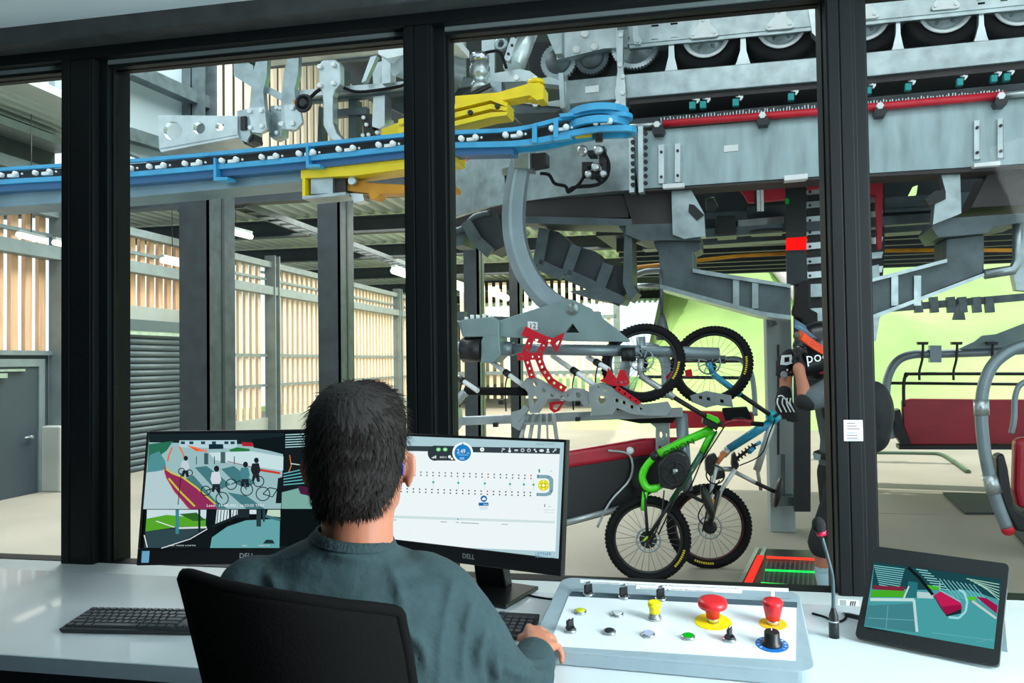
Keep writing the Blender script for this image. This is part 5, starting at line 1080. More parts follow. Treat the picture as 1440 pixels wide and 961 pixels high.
# helmet
HEL = mat('gloss_black_helmet', (20, 21, 24), .3, 0, (20, .1), coat=.3)
hc = rp(1154, 487); b = MB(HEL)
Rh = Matrix((RT, FW, UP)).transposed() @ Matrix.Rotation(math.radians(-14), 3, 'Y')
b.ball(hc, (.165, .125, .15), Rh, 28, 18)
b.ball(hc + Rh @ V((-.06, 0, -.10)), (.125, .105, .085), Rh, 24, 14)
limb(b, [(hc + Rh @ V((-.02, -.09, -.10)), .045), (hc + Rh @ V((-.145, -.05, -.115)), .038), (hc + Rh @ V((-.165, 0, -.115)), .036), (hc + Rh @ V((-.145, .05, -.115)), .038), (hc + Rh @ V((-.02, .09, -.10)), .045)])
hl = b.build('helmet', rd, remesh=.010, sm=3)
b = MB(mat('blue_grey_visor', (92, 122, 142), .35, 0, (20, .1)))
pk = [[rp(1117 + i * 8.4, 454 + i * 4.9 - (1 - abs(j)) * 5.5 + j * j * 2.5, -.0 + j * (.06 + .012 * i)) for i in range(7)] for j in (-1, -.5, 0, .5, 1)]
b.sheet(pk, thick=(0, 0, -.018)); b.build('visor', hl)
b = MB(mat('dark_goggle', (34, 36, 34), .25, 0)); g0 = hc + Rh @ V((-.125, 0, .0)); b.ball(g0, (.045, .095, .052), Rh, 18, 12); b.use(mat('olive_goggle_frame', (84, 82, 62), .5)); b.ball(rp(1120, 472, -.10), (.02, .02, .022)); b.build('goggles', rd)
OR = mat('orange_goggle_strap', (255, 84, 30), .6); b = MB(OR)
st = [od(x, y, DR - d) for x, y, d in ((1124, 468, .06), (1129, 473, .115), (1138, 480, .138), (1147, 486.5, .148), (1156, 492, .15), (1166, 497, .145))]
nu = (UP + RT * .55).normalized()
b.loft([[p + nu * .021, p - nu * .021, p - nu * .021 + FW * .03, p + nu * .021 + FW * .03] for p in st], smooth=False)
b.build('strap', hl)
b = MB(mat('white_helmet_print', (245, 248, 248), .4)); hx = (Rh @ V((1, 0, 0))); hx = RT * .995 - UP * -.06
HP = Plane(hc - FW * .140, 0)
b.text('poc', rp(1134, 511, -.150), RT + UP * .12, UP - RT * .12, .088, sx=1.0); 
b.build('lettering', hl)
b = MB(mat('dark_orange_lettering', (226, 60, 20), .5)); b.text('100%', od(1134, 480.5, DR - .155), od(1160, 498, DR - .155) - od(1134, 480.5, DR - .155), nu, .05); b.build('strap_lettering', hl)
b = MB(mat('crimson_chin_pad', (150, 30, 60), .7)); b.ball(rp(1158, 522, -.09), (.05, .02, .02)); b.build('chin_pad', hl)
# backpack
b = MB(mat('black_backpack_cloth', (30, 33, 36), .7, 0, (20, .2), (12, .4))); Rb = Matrix((RT, FW, UP)).transposed() @ Matrix.Rotation(math.radians(6), 3, 'Y')
b.ball(rp(1226, 585), (.115, .15, .21), Rb, 20, 14); b.ball(rp(1222, 610), (.115, .14, .12), Rb, 18, 12); b.build('pack', None) if False else None
bp_ = b.build('backpack', loc=rp(1226, 610), remesh=.018, sm=2); tag(bp_, 'bulky black backpack worn by the rider, showing past the wide window post', 'backpack')
bp_.name = 'backpack'
b = MB(BLKF); b.tube(spline([rp(1215, 548, -.1), rp(1190, 540, -.13), rp(1166, 552, -.13), rp(1160, 585, -.13), rp(1185, 615, -.15), rp(1215, 610, -.1)], 5), .014, 8); b.build('shoulder_strap', bp_)
ORG['backpack'] = bp_.location.copy()
b = MB(BLKF); b.torus(rp(1186, 640), UP, .15, .02, 32, 8); b.use(STEEL); pr(b, Plane(rp(1150, 640, -.12), -18), [(1144, 638), (1154, 640), (1153, 648), (1144, 646)], .02); b.build('waist_belt', rd)
# ================================================================== desk and what stands on it
WTOP = mat('white_desk_laminate', (222, 230, 233), 0.22, 0, (3, .02), coat=.4)
GRP = mat('cool_grey_plastic', (150, 168, 176), .45, 0, (30, .05))
t = thing('desk', 'long white control desk under the window wall with a grey front edge', 'desk', (-0.4, 1.9, 0))
b = MB(WTOP); b.bb((-2.7, 1.565, ZD - .034), (1.7, 2.225, ZD)); b.build('desktop', t, bevel=.003)
b = MB(GRP); b.bb((-2.7, 1.560, ZD - .036), (1.7, 1.566, ZD - .001)); b.build('edge_band', t)
for x in (-2.5, -0.95, 0.9, 1.5):
    b = MB(STRUCT); b.bb((x - .03, 1.66, 0), (x + .03, 1.72, ZD - .036)); b.bb((x - .03, 2.12, 0), (x + .03, 2.18, ZD - .036)); b.bb((x - .03, 1.72, ZD - .10), (x + .03, 2.12, ZD - .036)); b.build('leg_frame', t)
b = MB(STRUCT); b.bb((-2.6, 2.13, .25), (1.6, 2.15, ZD - .036)); b.build('modesty_panel', t)
class Quad:
    """rectangle with its lower left corner at A, u along the bottom, v up the tilted face, n towards the viewer"""
    def __init__(s, x, y, z, yaw, tilt, w, h):
        s.A = V((x, y, z)); s.u = V((math.cos(yaw), math.sin(yaw), 0)); bk = V((-math.sin(yaw), math.cos(yaw), 0))
        s.v = UP * math.cos(tilt) + bk * math.sin(tilt); s.n = s.u.cross(s.v); s.w = w; s.h = h
    def at(s, a, b_, n=0.0): return s.A + s.u * (a * s.w) + s.v * (b_ * s.h) + s.n * n
    def px(s, px, py, n=0.0):
        d = ray(px, py); q = s.A + s.n * n
        return CAM + d * ((q - CAM).dot(s.n) / d.dot(s.n))
BEZ = mat('monitor_bezel', (18, 19, 21), .35, 0, (60, .1))
EPS = .00025
class Screen:
    """a lit screen picture: flat coloured shapes, each a hair in front of the one before"""
    def __init__(s, q, fx): s.q = q; s.b = MB(); s.l = 1; s.fx = fx
    def P(s, x, y): return s.q.px(*s.fx(x, y), s.l * EPS)
    def poly(s, col, pts, k=1.0):
        s.b.use(em(col, k)); s.b.prism([s.P(*p) for p in pts], s.q.n * .00012); s.l += .6; return s
    def rect(s, col, x0, y0, x1, y1, k=1.0): return s.poly(col, [(x0, y0), (x1, y0), (x1, y1), (x0, y1)], k)
    def disc(s, col, x, y, r, ry=None, n=18): return s.poly(col, pcirc(x, y, r, n, (ry or r) / r))
    def line(s, col, pts, w):
        for (x0, y0), (x1, y1) in zip(pts, pts[1:]):
            L_ = math.hypot(x1 - x0, y1 - y0) or 1; nx, ny = -(y1 - y0) / L_ * w / 2, (x1 - x0) / L_ * w / 2
            s.b.use(em(col)); s.b.prism([s.P(x0 + nx, y0 + ny), s.P(x1 + nx, y1 + ny), s.P(x1 - nx, y1 - ny), s.P(x0 - nx, y0 - ny)], s.q.n * .00012)
        s.l += .6; return s
    def ring(s, col, x, y, r, w, n=20): return s.line(col, pcirc(x, y, r, n) + [(x + r, y)], w)
    def text(s, col, t, x, y, h, sx=1.0):
        s.b.use(em(col)); o = s.P(x, y); e = s.P(x + 10, y); f_ = s.P(x, y - h); s.b.text(t, o, e - o, s.q.v, (f_ - o).length * 1.35, sx=sx); s.l += .6; return s
def monitor(q, label):
    t = thing('monitor', label, 'monitor', V((q.at(.5, 0).x, q.at(.5, 0).y, ZD)) - q.n * .0, 'desk monitors')
    b = MB(BEZ); b.hexa([q.at(0, 0, -.022), q.at(1, 0, -.022), q.at(1, 1, -.022), q.at(0, 1, -.022), q.at(0, 0, -.001), q.at(1, 0, -.001), q.at(1, 1, -.001), q.at(0, 1, -.001)])
    b.hexa([q.at(.2, .1, -.05), q.at(.8, .1, -.05), q.at(.8, .8, -.045), q.at(.2, .8, -.045), q.at(.12, .05, -.02), q.at(.88, .05, -.02), q.at(.88, .9, -.02), q.at(.12, .9, -.02)])
    b.use(BEZ); e = .006
    b.hexa([q.at(0, 0, -.001), q.at(1, 0, -.001), q.at(1, .125, -.001), q.at(0, .125, -.001), q.at(0, 0, .004), q.at(1, 0, .004), q.at(1, .125, .004), q.at(0, .125, .004)])
    for a0, a1, c0, c1 in ((0, .012, .125, 1), (.988, 1, .125, 1), (.012, .988, .978, 1)):
        b.hexa([q.at(a0, c0, -.001), q.at(a1, c0, -.001), q.at(a1, c1, -.001), q.at(a0, c1, -.001), q.at(a0, c0, .004), q.at(a1, c0, .004), q.at(a1, c1, .004), q.at(a0, c1, .004)])
    b.build('housing', t, bevel=.002)
    foot = q.at(.5, .25, -.13); foot.z = ZD
    b = MB(BEZ); nn = V((q.n.x, q.n.y, 0)).normalized()
    b.hexa([foot - q.u * .05 + UP * .012 - nn * .02, foot + q.u * .05 + UP * .012 - nn * .02, foot + q.u * .05 + UP * .012 + nn * .02, foot - q.u * .05 + UP * .012 + nn * .02] + [q.at(.5, .45, -.06) + q.u * a * .045 + nn * c for a, c in ((-1, -.02), (1, -.02), (1, .02), (-1, .02))]); b.build('stand_neck', t, bevel=.004)
    b = MB(BEZ); b.box(foot + UP * .006 + nn * .06, (.25, .20, .012), Matrix((q.u, nn.cross(UP) * 0 + UP.cross(q.u), UP)).transposed()); b.build('stand_base', t, bevel=.004)
    b = MB(mat('grey_bezel_print', (150, 156, 158), .4)); b.text('DELL', q.at(.5, .045, .0045), q.u, q.v, .018, align='CENTER'); b.build('bezel_lettering', t)
    return t
# ------------------------------------------------ left monitor: camera pictures
QL = Quad(-1.374, 1.842, .877, .187, .168, .58, .352)
ml = monitor(QL, 'wide black monitor showing four security camera pictures')
b = MB(mat('sky_blue_sticker', (120, 176, 206), .5)); b.hexa([QL.at(.022, .02, .004), QL.at(.056, .02, .004), QL.at(.056, .105, .004), QL.at(.022, .105, .004), QL.at(.022, .02, .0046), QL.at(.056, .02, .0046), QL.at(.056, .105, .0046), QL.at(.022, .105, .0046)]); b.build('sticker', ml)
s = Screen(QL, lambda x, y: (180 + x / 4.575, 590 + y / 4.575))
s.poly((12, 20, 22), [(134, 86), (1480, 70), (1470, 830), (92, 832)])
s.poly((150, 186, 190), [(136, 90), (1003, 88), (984, 576), (98, 578)])                      # upper left picture
s.poly((24, 40, 42), [(136, 90), (1003, 88), (1001, 165), (136, 148)])
s.poly((176, 210, 220), [(330, 136), (700, 134), (702, 188), (330, 180)])
for x in (340, 395, 470, 540, 620, 660): s.rect((40, 66, 76), x, 142, x + 26, 160)
s.poly((40, 110, 84), [(134, 160), (290, 140), (250, 200), (210, 230), (200, 330), (126, 330)]); s.poly((78, 142, 146), [(140, 230), (200, 205), (240, 270), (245, 320), (180, 335), (122, 340)])
s.poly((20, 44, 56), [(520, 160), (612, 160), (614, 190), (520, 192)]); s.poly((170, 34, 48), [(732, 146), (800, 150), (808, 176), (735, 172)])
s.poly((40, 120, 60), [(650, 196), (700, 180), (780, 190), (785, 206), (660, 208)]); s.poly((14, 26, 28), [(800, 128), (1002, 110), (1000, 225), (900, 200), (808, 182)])
s.poly((196, 222, 226), [(520, 215), (790, 205), (1000, 240), (998, 330), (780, 300), (560, 262)])
s.poly((176, 202, 208), [(98, 578), (118, 345), (235, 330), (300, 420), (420, 576)])
for p in ([(430, 310), (505, 300), (660, 420), (600, 450), (540, 430)], [(600, 320), (680, 300), (820, 410), (760, 440), (700, 420)], [(330, 400), (420, 360), (560, 520), (640, 575), (520, 576)], [(640, 470), (760, 490), (880, 576), (760, 576)]): s.poly((66, 120, 126), p)
s.line((230, 100, 30), [(285, 180), (262, 235), (255, 270)], 9); s.line((230, 110, 40), [(330, 175), (352, 215), (362, 250)], 9)
for k in range(9): s.line((236, 92, 30), [(380 + k * 15, 168 + k * 3), (410 + k * 12, 182 + k * 4), (440 + k * 8, 205)], 5)
s.poly((140, 46, 88), [(232, 290), (246, 318), (280, 345), (350, 372), (440, 440), (560, 545), (575, 578), (400, 578), (300, 470), (244, 375)])
s.line((204, 196, 60), [(244, 320), (282, 346), (352, 374), (442, 440), (562, 546)], 10); s.line((196, 188, 70), [(262, 380), (330, 460), (430, 560)], 12); s.line((204, 60, 60), [(238, 300), (236, 345), (290, 450), (395, 578)], 5)
s.line((30, 34, 40), [(342, 345), (322, 550)], 5)
for x in (440, 556, 684): s.line((40, 60, 70), [(x, 238), (x, 290)], 5)
s.rect((60, 90, 96), 490, 218, 516, 290); s.rect((70, 96, 100), 596, 210, 626, 282)
s.poly((196, 60, 50), [(850, 318), (980, 340), (978, 354), (850, 334)]); s.line((150, 90, 96), [(640, 270), (850, 320)], 5)
for x, y, k, sh in ((368, 300, .8, (190, 205, 214)), (566, 380, 1.0, (206, 212, 222)), (752, 350, .95, (70, 130, 140)), (822, 320, .9, (30, 36, 44))):
    s.disc((30, 36, 44), x + 4, y - 62 * k, 17 * k, 20 * k); s.poly(sh, [(x - 26 * k, y - 40 * k), (x + 22 * k, y - 42 * k), (x + 34 * k, y + 10 * k), (x + 20 * k, y + 40 * k), (x - 22 * k, y + 40 * k), (x - 36 * k, y + 6 * k)])
    s.poly((34, 40, 50), [(x - 20 * k, y + 36 * k), (x + 24 * k, y + 36 * k), (x + 30 * k, y + 90 * k), (x + 10 * k, y + 92 * k), (x, y + 56 * k), (x - 14 * k, y + 90 * k), (x - 30 * k, y + 84 * k)])
for x, y, r in ((500, 460, 30), (606, 510, 40), (664, 418, 34), (764, 452, 38), (840, 400, 34), (868, 480, 44), (345, 335, 20), (395, 345, 20)): s.ring((22, 30, 36), x, y, r, 6)
s.line((24, 34, 42), [(868, 480), (910, 440), (960, 450), (930, 500), (868, 480)], 6); s.line((24, 34, 42), [(664, 418), (720, 395), (764, 452)], 6); s.line((30, 34, 40), [(500, 460), (560, 440), (606, 510)], 7); s.poly((20, 28, 34), [(965, 380), (995, 370), (985, 540), (950, 540)])
s.text((236, 244, 246), 'Leser  19-08-2021 16:23:55 THU', 505, 562, 17, 1.22)
s.poly((20, 30, 34), [(1010, 88), (1480, 76), (1472, 576), (988, 576)])                       # upper right picture
for k in range(6): s.line((170, 214, 220), [(1012, 100 + k * 16), (1180, 92 + k * 16)], 6)
s.line((220, 130, 60), [(1040, 230), (1050, 300), (1034, 340)], 5); s.line((200, 220, 220), [(1048, 285), (1160, 300)], 6)
for k in range(5): s.line((96, 176, 182), [(1000, 350 + k * 18), (1180, 310 + k * 24)], 7)
s.poly((120, 170, 160), [(990, 470), (1110, 440), (1190, 520), (1190, 576), (988, 576)]); s.poly((70, 30, 60), [(1090, 430), (1200, 440), (1200, 500), (1110, 480)])
s.poly((196, 220, 226), [(122, 582), (524, 582), (500, 640), (120, 640)])                      # lower left picture
s.poly((84, 164, 44), [(118, 640), (250, 615), (510, 640), (512, 690), (340, 690), (112, 722)]); s.poly((44, 100, 40), [(330, 610), (440, 600), (500, 650), (420, 655)]); s.poly((46, 70, 76), [(112, 722), (310, 700), (520, 690), (520, 828), (104, 828)]); s.poly((18, 26, 30), [(250, 826), (400, 760), (500, 700), (530, 690), (528, 828)])
s.line((220, 230, 226), [(180, 655), (300, 695)], 6); s.line((206, 220, 214), [(320, 700), (510, 695)], 12); s.line((230, 236, 236), [(215, 830), (400, 770), (520, 700)], 5); s.rect((60, 130, 140), 306, 582, 328, 738); s.rect((24, 38, 40), 452, 582, 466, 726); s.line((236, 240, 240), [(104, 745), (124, 824)], 6)
s.poly((16, 26, 30), [(505, 582), (570, 582), (570, 720), (532, 760), (500, 680)])
s.poly((98, 162, 166), [(540, 760), (640, 690), (760, 650), (978, 640), (974, 828), (528, 828)])                                                  # lower middle picture
s.poly((206, 226, 228), [(572, 582), (706, 582), (704, 630), (560, 690)]); s.line((24, 36, 40), [(540, 690), (640, 650), (706, 620)], 16)
for k in range(7): s.line((30, 44, 50), [(580 + k * 20, 584), (572 + k * 20, 672 - k * 6)], 5)
s.rect((24, 36, 42), 650, 582, 664, 660); s.rect((30, 42, 48), 706, 582, 780, 634); s.rect((206, 226, 228), 782, 582, 826, 610); s.rect((40, 60, 66), 826, 582, 856, 690); s.poly((40, 66, 74), [(866, 582), (884, 582), (880, 660), (868, 660)])
s.poly((186, 214, 190), [(900, 582), (980, 582), (980, 630), (890, 620)]); s.line((60, 110, 120), [(884, 622), (980, 648)], 18); s.poly((30, 50, 54), [(868, 800), (890, 774), (930, 776), (944, 800)])
s.text((226, 236, 238), 'Ausfahrt  19-08-2021 16:23:58 THU', 258, 816, 8, 1.15); s.text((226, 236, 238), 'Einfahrt', 734, 816, 8); s.text((226, 236, 238), '19-08-2021 16:23', 836, 816, 8)
s.b.build('screen', ml, recalc=False)
# ------------------------------------------------ right monitor: line overview
QR = Quad(-.811, 2.19, .842, -.299, .130, .562, .352)
mr = monitor(QR, 'wide black monitor showing a pale line diagram with a round blue speed gauge')
s = Screen(QR, lambda x, y: (530 + x / 3.696, 600 + y / 3.696))
s.poly((172, 204, 212), [(90, 48), (974, 68), (944, 692), (20, 646)])
s.poly((236, 246, 248), [(85, 126), (950, 142), (928, 650), (20, 612)])
s.poly((52, 66, 72), [(88, 100), (952, 113), (950, 144), (87, 126)]); s.poly((46, 60, 66), pcirc(302, 139, 38, 20, 1.05)); s.poly((46, 60, 66), [(300, 100), (420, 102), (420, 178), (300, 177)])
s.disc((240, 250, 252), 446, 137, 54, 54, 28); s.disc((30, 128, 196), 446, 137, 43, 43, 28); s.text((240, 250, 255), '2.49', 415, 140, 24, .95); s.text((210, 236, 250), 'm/s', 466, 142, 9); s.line((180, 220, 240), [(420, 148), (474, 149)], 2); s.text((230, 244, 252), '50%', 430, 172, 13); s.poly((30, 128, 196), [(446, 86), (454, 98), (438, 98)])
for x in (320, 355): s.disc((120, 214, 130), x, 120, 12, 10); s.disc((230, 250, 232), x, 120, 5, 4)
for k in range(4): s.rect((236, 244, 246), 286 + k * 6, 160 - k * 3, 290 + k * 6, 166)
s.text((236, 244, 246), '46/64 m', 326, 165, 12, .8); s.disc((236, 244, 246), 378, 158, 8); s.disc((236, 244, 246), 390, 168, 6)
s.disc((240, 248, 248), 547, 120, 11); s.disc((60, 74, 80), 547, 120, 3); 
for i, x in enumerate((658, 690, 724, 757, 790, 823, 856, 889, 922)):
    y = 122 + i * .6; c = (226, 236, 238)
    if i == 0: s.line(c, [(x - 8, y - 8), (x + 8, y - 4), (x - 8, y + 1), (x - 8, y + 12)], 3)
    elif i == 1: s.rect(c, x - 3, y - 12, x + 3, y + 2); s.disc(c, x, y + 6, 7)
    elif i == 2: s.rect(c, x - 9, y - 3, x + 9, y + 2); s.rect(c, x - 9, y + 4, x + 9, y + 6)
    elif i in (3, 4): s.ring(c, x, y, 8, 3); s.line(c, [(x, y), (x, y - 5)], 2)
    elif i == 5: s.rect(c, x - 7, y - 8, x + 2, y); s.rect(c, x, y + 2, x + 8, y + 10)
    elif i == 6: s.disc(c, x, y, 12, 7)
    elif i == 7: s.disc(c, x, y - 5, 6); s.poly(c, [(x - 10, y + 10), (x - 6, y + 2), (x + 6, y + 2), (x + 10, y + 10)])
    else: s.line(c, [(x - 8, y + 8), (x + 4, y - 4)], 4); s.ring(c, x + 6, y - 6, 4, 3, 10)
s.text((110, 140, 150), 'Betrieb', 165, 82, 9); s.text((110, 140, 150), '19.08.2021 16:23:54', 823, 97, 11, .9)
for k in range(21):
    x = 165 + k * 31.8; y = 236 + k * .95
    for dy in (0, 16): s.disc((200, 30, 60) if k in (13, 20) else (66, 84, 92), x, y + dy, 4.2, n=8)
    s.line((180, 206, 206), [(x + 1, y), (x + 1, y + 16)], 1.5)
for k in range(23):
    x = 94 + k * 32; y = 322 + k * 1.0
    for dy in (0, 16): s.disc((200, 40, 70) if k == 15 else (66, 84, 92), x, y + dy, 4.2, n=8)
for x in (293, 423, 561, 692, 764, 814):
    s.line((190, 214, 212), [(x, 262 + x * .01), (x, 330 + x * .01)], 2); s.disc((40, 176, 130), x, 290 + (x - 293) * .025, 6, n=12)
s.poly((128, 166, 178), [(832, 252), (880, 252), (904, 258), (917, 275), (916, 335), (904, 356), (880, 363), (830, 362), (830, 346), (876, 346), (892, 340), (896, 330), (896, 285), (890, 274), (876, 270), (832, 270)])
s.poly((226, 222, 30), pcirc(866, 306, 29, 20)); s.line((250, 250, 190), [(842, 306), (890, 307)], 6); s.line((250, 250, 190), [(866, 282), (866, 330)], 6); s.ring((150, 146, 20), 866, 306, 12, 3, 12)
s.poly((40, 160, 90), [(840, 222), (848, 222), (848, 240), (840, 240)]); s.text((120, 140, 150), '61', 902, 236, 9); s.line((60, 110, 160), [(838, 250), (838, 268)], 4); s.line((60, 110, 160), [(832, 346), (832, 360)], 4); s.line((60, 110, 160), [(890, 258), (890, 268)], 4); s.line((50, 100, 140), [(906, 330), (906, 344)], 4)
s.disc((24, 112, 176), 556, 376, 17); s.poly((236, 246, 250), [(545, 378), (556, 368), (566, 374), (566, 382), (548, 384)]); s.rect((24, 112, 176), 529, 396, 580, 413); s.text((230, 244, 252), '18.0 km', 552, 410, 9, .7); s.line((196, 208, 212), [(530, 422), (578, 423)], 4); s.line((206, 216, 220), [(536, 430), (574, 431)], 3)
s.poly((204, 224, 226), [(62, 462), (925, 492), (925, 504), (60, 476)]); s.line((150, 168, 174), [(330, 496), (364, 497)], 4); s.line((150, 168, 174), [(410, 499), (426, 500)], 4); s.line((150, 168, 174), [(436, 501), (530, 505)], 4); s.line((150, 168, 174), [(648, 508), (680, 510)], 4); s.line((150, 168, 174), [(68, 485), (102, 487)], 4); s.disc((120, 150, 160), 421, 482, 4, n=10)
s.line((120, 140, 146), [(872, 404), (873, 420)], 5); s.text((150, 170, 176), '6.5', 890, 420, 10); s.line((200, 212, 216), [(866, 433), (922, 436)], 3); s.line((208, 218, 222), [(866, 446), (920, 449)], 3); s.line((220, 228, 230), [(836, 427), (846, 428)], 4)
s.text((0, 112, 170), 'LEITNER', 822, 671, 17, 1.12); s.line((120, 170, 196), [(824, 679), (924, 683)], 2)
s.b.build('screen', mr, recalc=False)
# ------------------------------------------------ tablet
QT = Quad(.421, 1.951, ZD + .006, -.507, .752, .287, .244)
t = thing('tablet', 'black tablet on its kickstand showing a camera view of a crimson chairlift chair', 'tablet', QT.at(.5, 0) * 1.0)
b = MB(mat('black_tablet_glass', (16, 17, 19), .25, 0, (40, .1))); P = []
def rrect(q, r, n, a0=0, a1=1, c0=0, c1=1, seg=5):
    out = []
    for cx_, cy_, st in ((a1 * q.w - r, c1 * q.h - r, 0), (a0 * q.w + r, c1 * q.h - r, 1), (a0 * q.w + r, c0 * q.h + r, 2), (a1 * q.w - r, c0 * q.h + r, 3)):
        for k in range(seg + 1):
            a = PI / 2 * (st + k / seg); out.append(q.A + q.u * (cx_ + math.cos(a) * r) + q.v * (cy_ + math.sin(a) * r) + q.n * n)
    return out
b.prism(rrect(QT, .010, 0), QT.n * .008); b.build('body', t, bevel=.002)
b = MB(mat('grey_metal_shell', (120, 126, 128), .35, .6)); b.prism(rrect(QT, .010, -.003), QT.n * .0029); b.build('shell', t)
b = MB(GRP); h0 = QT.at(.55, .55, -.004); h1 = QT.at(.99, .55, -.004); g0 = h0 - QT.n * .10 - QT.v * .02; g1 = h1 - QT.n * .10 - QT.v * .02; g0 = V((h0.x, h0.y, 0)) + V((-QT.n.x, -QT.n.y, 0)).normalized() * .03; g1 = V((h1.x, h1.y, 0)) + V((-QT.n.x, -QT.n.y, 0)).normalized() * .03; g0.z = g1.z = ZD + .002
b.hexa([h0, h1, h1 + QT.v * .004, h0 + QT.v * .004, g0, g1, g1 + V((0, 0, .003)), g0 + V((0, 0, .003))]); b.build('kickstand', t)
s = Screen(QT, lambda x, y: (1120 + x / 3.681, 700 + y / 3.681)); s.l = 33
s.poly((70, 156, 160), [(404, 334), (1060, 424), (1022, 786), (350, 668)])
s.poly((24, 70, 76), [(404, 334), (1060, 424), (1048, 530), (900, 480), (720, 480), (390, 470)])
for k in range(10): s.line((130, 206, 210), [(400 + k * 3, 352 + k * 11), (560 - k * 3, 372 + k * 11)], 4)
for k in range(8): s.line((150, 214, 214), [(620 + k * 14, 372 + k * 14), (680 + k * 16, 380 + k * 14)], 4)
for k in range(9): s.line((120, 190, 196), [(740 + k * 22, 420 + k * 4), (820 + k * 22, 520 + k * 3)], 4)
for k in range(6): s.line((170, 214, 196), [(880 + k * 20, 420 + k * 10), (1050, 450 + k * 16)], 4)
s.poly((66, 170, 40), [(386, 480), (560, 480), (556, 516), (384, 516)]); s.poly((120, 40, 60), [(396, 455), (560, 462), (556, 484), (392, 476)]); s.poly((70, 176, 44), [(660, 450), (740, 462), (736, 480), (700, 478)]); s.poly((80, 190, 50), [(880, 510), (930, 516), (924, 536), (880, 530)])
s.poly((40, 112, 120), [(580, 434), (628, 440), (624, 520), (566, 520)]); s.line((196, 216, 206), [(582, 460), (556, 520)], 8)
s.poly((64, 130, 138), [(370, 560), (605, 548), (624, 700), (352, 664)]); s.line((186, 220, 220), [(382, 528), (610, 530)], 16); s.line((186, 216, 216), [(608, 530), (624, 696)], 14); s.line((110, 170, 176), [(372, 624), (612, 636)], 3); s.line((110, 170, 176), [(474, 560), (464, 680)], 3)
s.poly((178, 206, 206), [(624, 488), (706, 494), (708, 524), (624, 520)])
s.line((18, 26, 30), [(578, 362), (640, 420), (706, 504)], 16)
s.poly((30, 40, 48), [(710, 510), (740, 490), (856, 560), (852, 600), (778, 616), (744, 570)]); s.poly((190, 30, 84), [(712, 506), (752, 482), (852, 548), (858, 574), (776, 608), (748, 566)]); s.poly((150, 20, 66), [(752, 566), (776, 608), (858, 574), (850, 556)]); 
s.line((150, 214, 220), [(788, 620), (840, 625), (876, 590), (884, 540), (868, 490), (840, 478)], 12); s.line((120, 190, 200), [(742, 440), (742, 480), (850, 540)], 7)
s.poly((150, 24, 74), [(930, 514), (980, 520), (1042, 560), (1036, 602), (960, 540)]); s.line((186, 206, 200), [(910, 536), (1034, 626)], 12); s.line((100, 176, 180), [(700, 700), (1022, 740)], 3); s.line((96, 170, 176), [(930, 750), (1024, 730)], 3)
s.b.build('screen', t, recalc=False)
b = MB(BLACKM); b.lathe([(.003, 0), (.003, .001)], QT.at(.43, .955, .008), QT.n, 12); b.build('camera_dot', t)
# ------------------------------------------------ keyboards
KEY = mat('charcoal_keycap', (44, 50, 54), .5, 0, (60, .06)); KBODY = mat('black_keyboard_body', (26, 29, 32), .5)
def keyboard(x, y, yaw, label, L=.44, D=.135):
    z0 = ZD + .001; u = V((math.cos(yaw), math.sin(yaw), 0)); v0 = V((-math.sin(yaw), math.cos(yaw), 0)); v = (v0 + UP * .09).normalized(); n = u.cross(v); A = V((x, y, z0 + .012))
    t = thing('keyboard', label, 'keyboard', (x, y, ZD), 'black desk keyboards')
    b = MB(KBODY); P = lambda a, c, h: A + u * a + v * c + n * h
    g = [P(0, 0, 0), P(L, 0, 0), P(L, D, 0), P(0, D, 0)]; low = [V((p.x, p.y, z0)) for p in (P(.004, .006, 0), P(L - .004, .006, 0), P(L - .004, D - .002, 0), P(.004, D - .002, 0))]
    b.hexa(low + g); b.build('body', t, bevel=.003)
    b = MB(KEY); k = .019
    def key(a, c, w, h=1.0): 
        p = [P(a + .0012, c + .0012, 0), P(a + w * k - .0012, c + .0012, 0), P(a + w * k - .0012, c + h * k - .0012, 0), P(a + .0012, c + h * k - .0012, 0)]
        q = [P(a + .003, c + .003, .006), P(a + w * k - .003, c + .003, .006), P(a + w * k - .003, c + h * k - .003, .006), P(a + .003, c + h * k - .003, .006)]; b.hexa(p + q)
    c0 = .010
    rows = [[1.25] * 3 + [6.25] + [1.25] * 4, [2.25] + [1] * 10 + [2.75], [1.75] + [1] * 11 + [2.25], [1.5] + [1] * 12 + [1.5], [1] * 13 + [2], [1] * 15]
    for r, row in enumerate(rows):
        a = .008
        for w_ in row: key(a, c0 + r * k + (.003 if r == 5 else 0), w_, 1 if r < 5 else .85); a += w_ * k
    a = .008 + 15 * k + .005
    for r in (0, 3, 4, 5):
        for j in range(3):
            key(a + j * k, c0 + r * k + (.003 if r == 5 else 0), 1, 1 if r < 5 else .85)
    key(a + k, c0 + k, 1)
    a += 3 * k + .005
    for r in range(5):
        for j in range(4):
            if a + (j + 1) * k < L - .003: key(a + j * k, c0 + r * k, 1)
    b.build('keys', t); return t
keyboard(-1.489, 1.700, .10, 'black keyboard before the camera monitor, half hidden by the chair back')
keyboard(-.764, 1.835, -.025, 'black keyboard beside the man’s hand, below the pale screen').__setitem__('label', 'black keyboard in front of the pale diagram screen, by the resting hand')
b = MB(PLASTIC); b.ball(oz(697, 908, ZD + .012), (.032, .055, .024), Matrix.Rotation(.3, 3, 'Z'), 18, 12); m_ = b.build('mouse', loc=oz(697, 908, ZD)); tag(m_, 'small black mouse half hidden behind the grey sleeve', 'mouse')
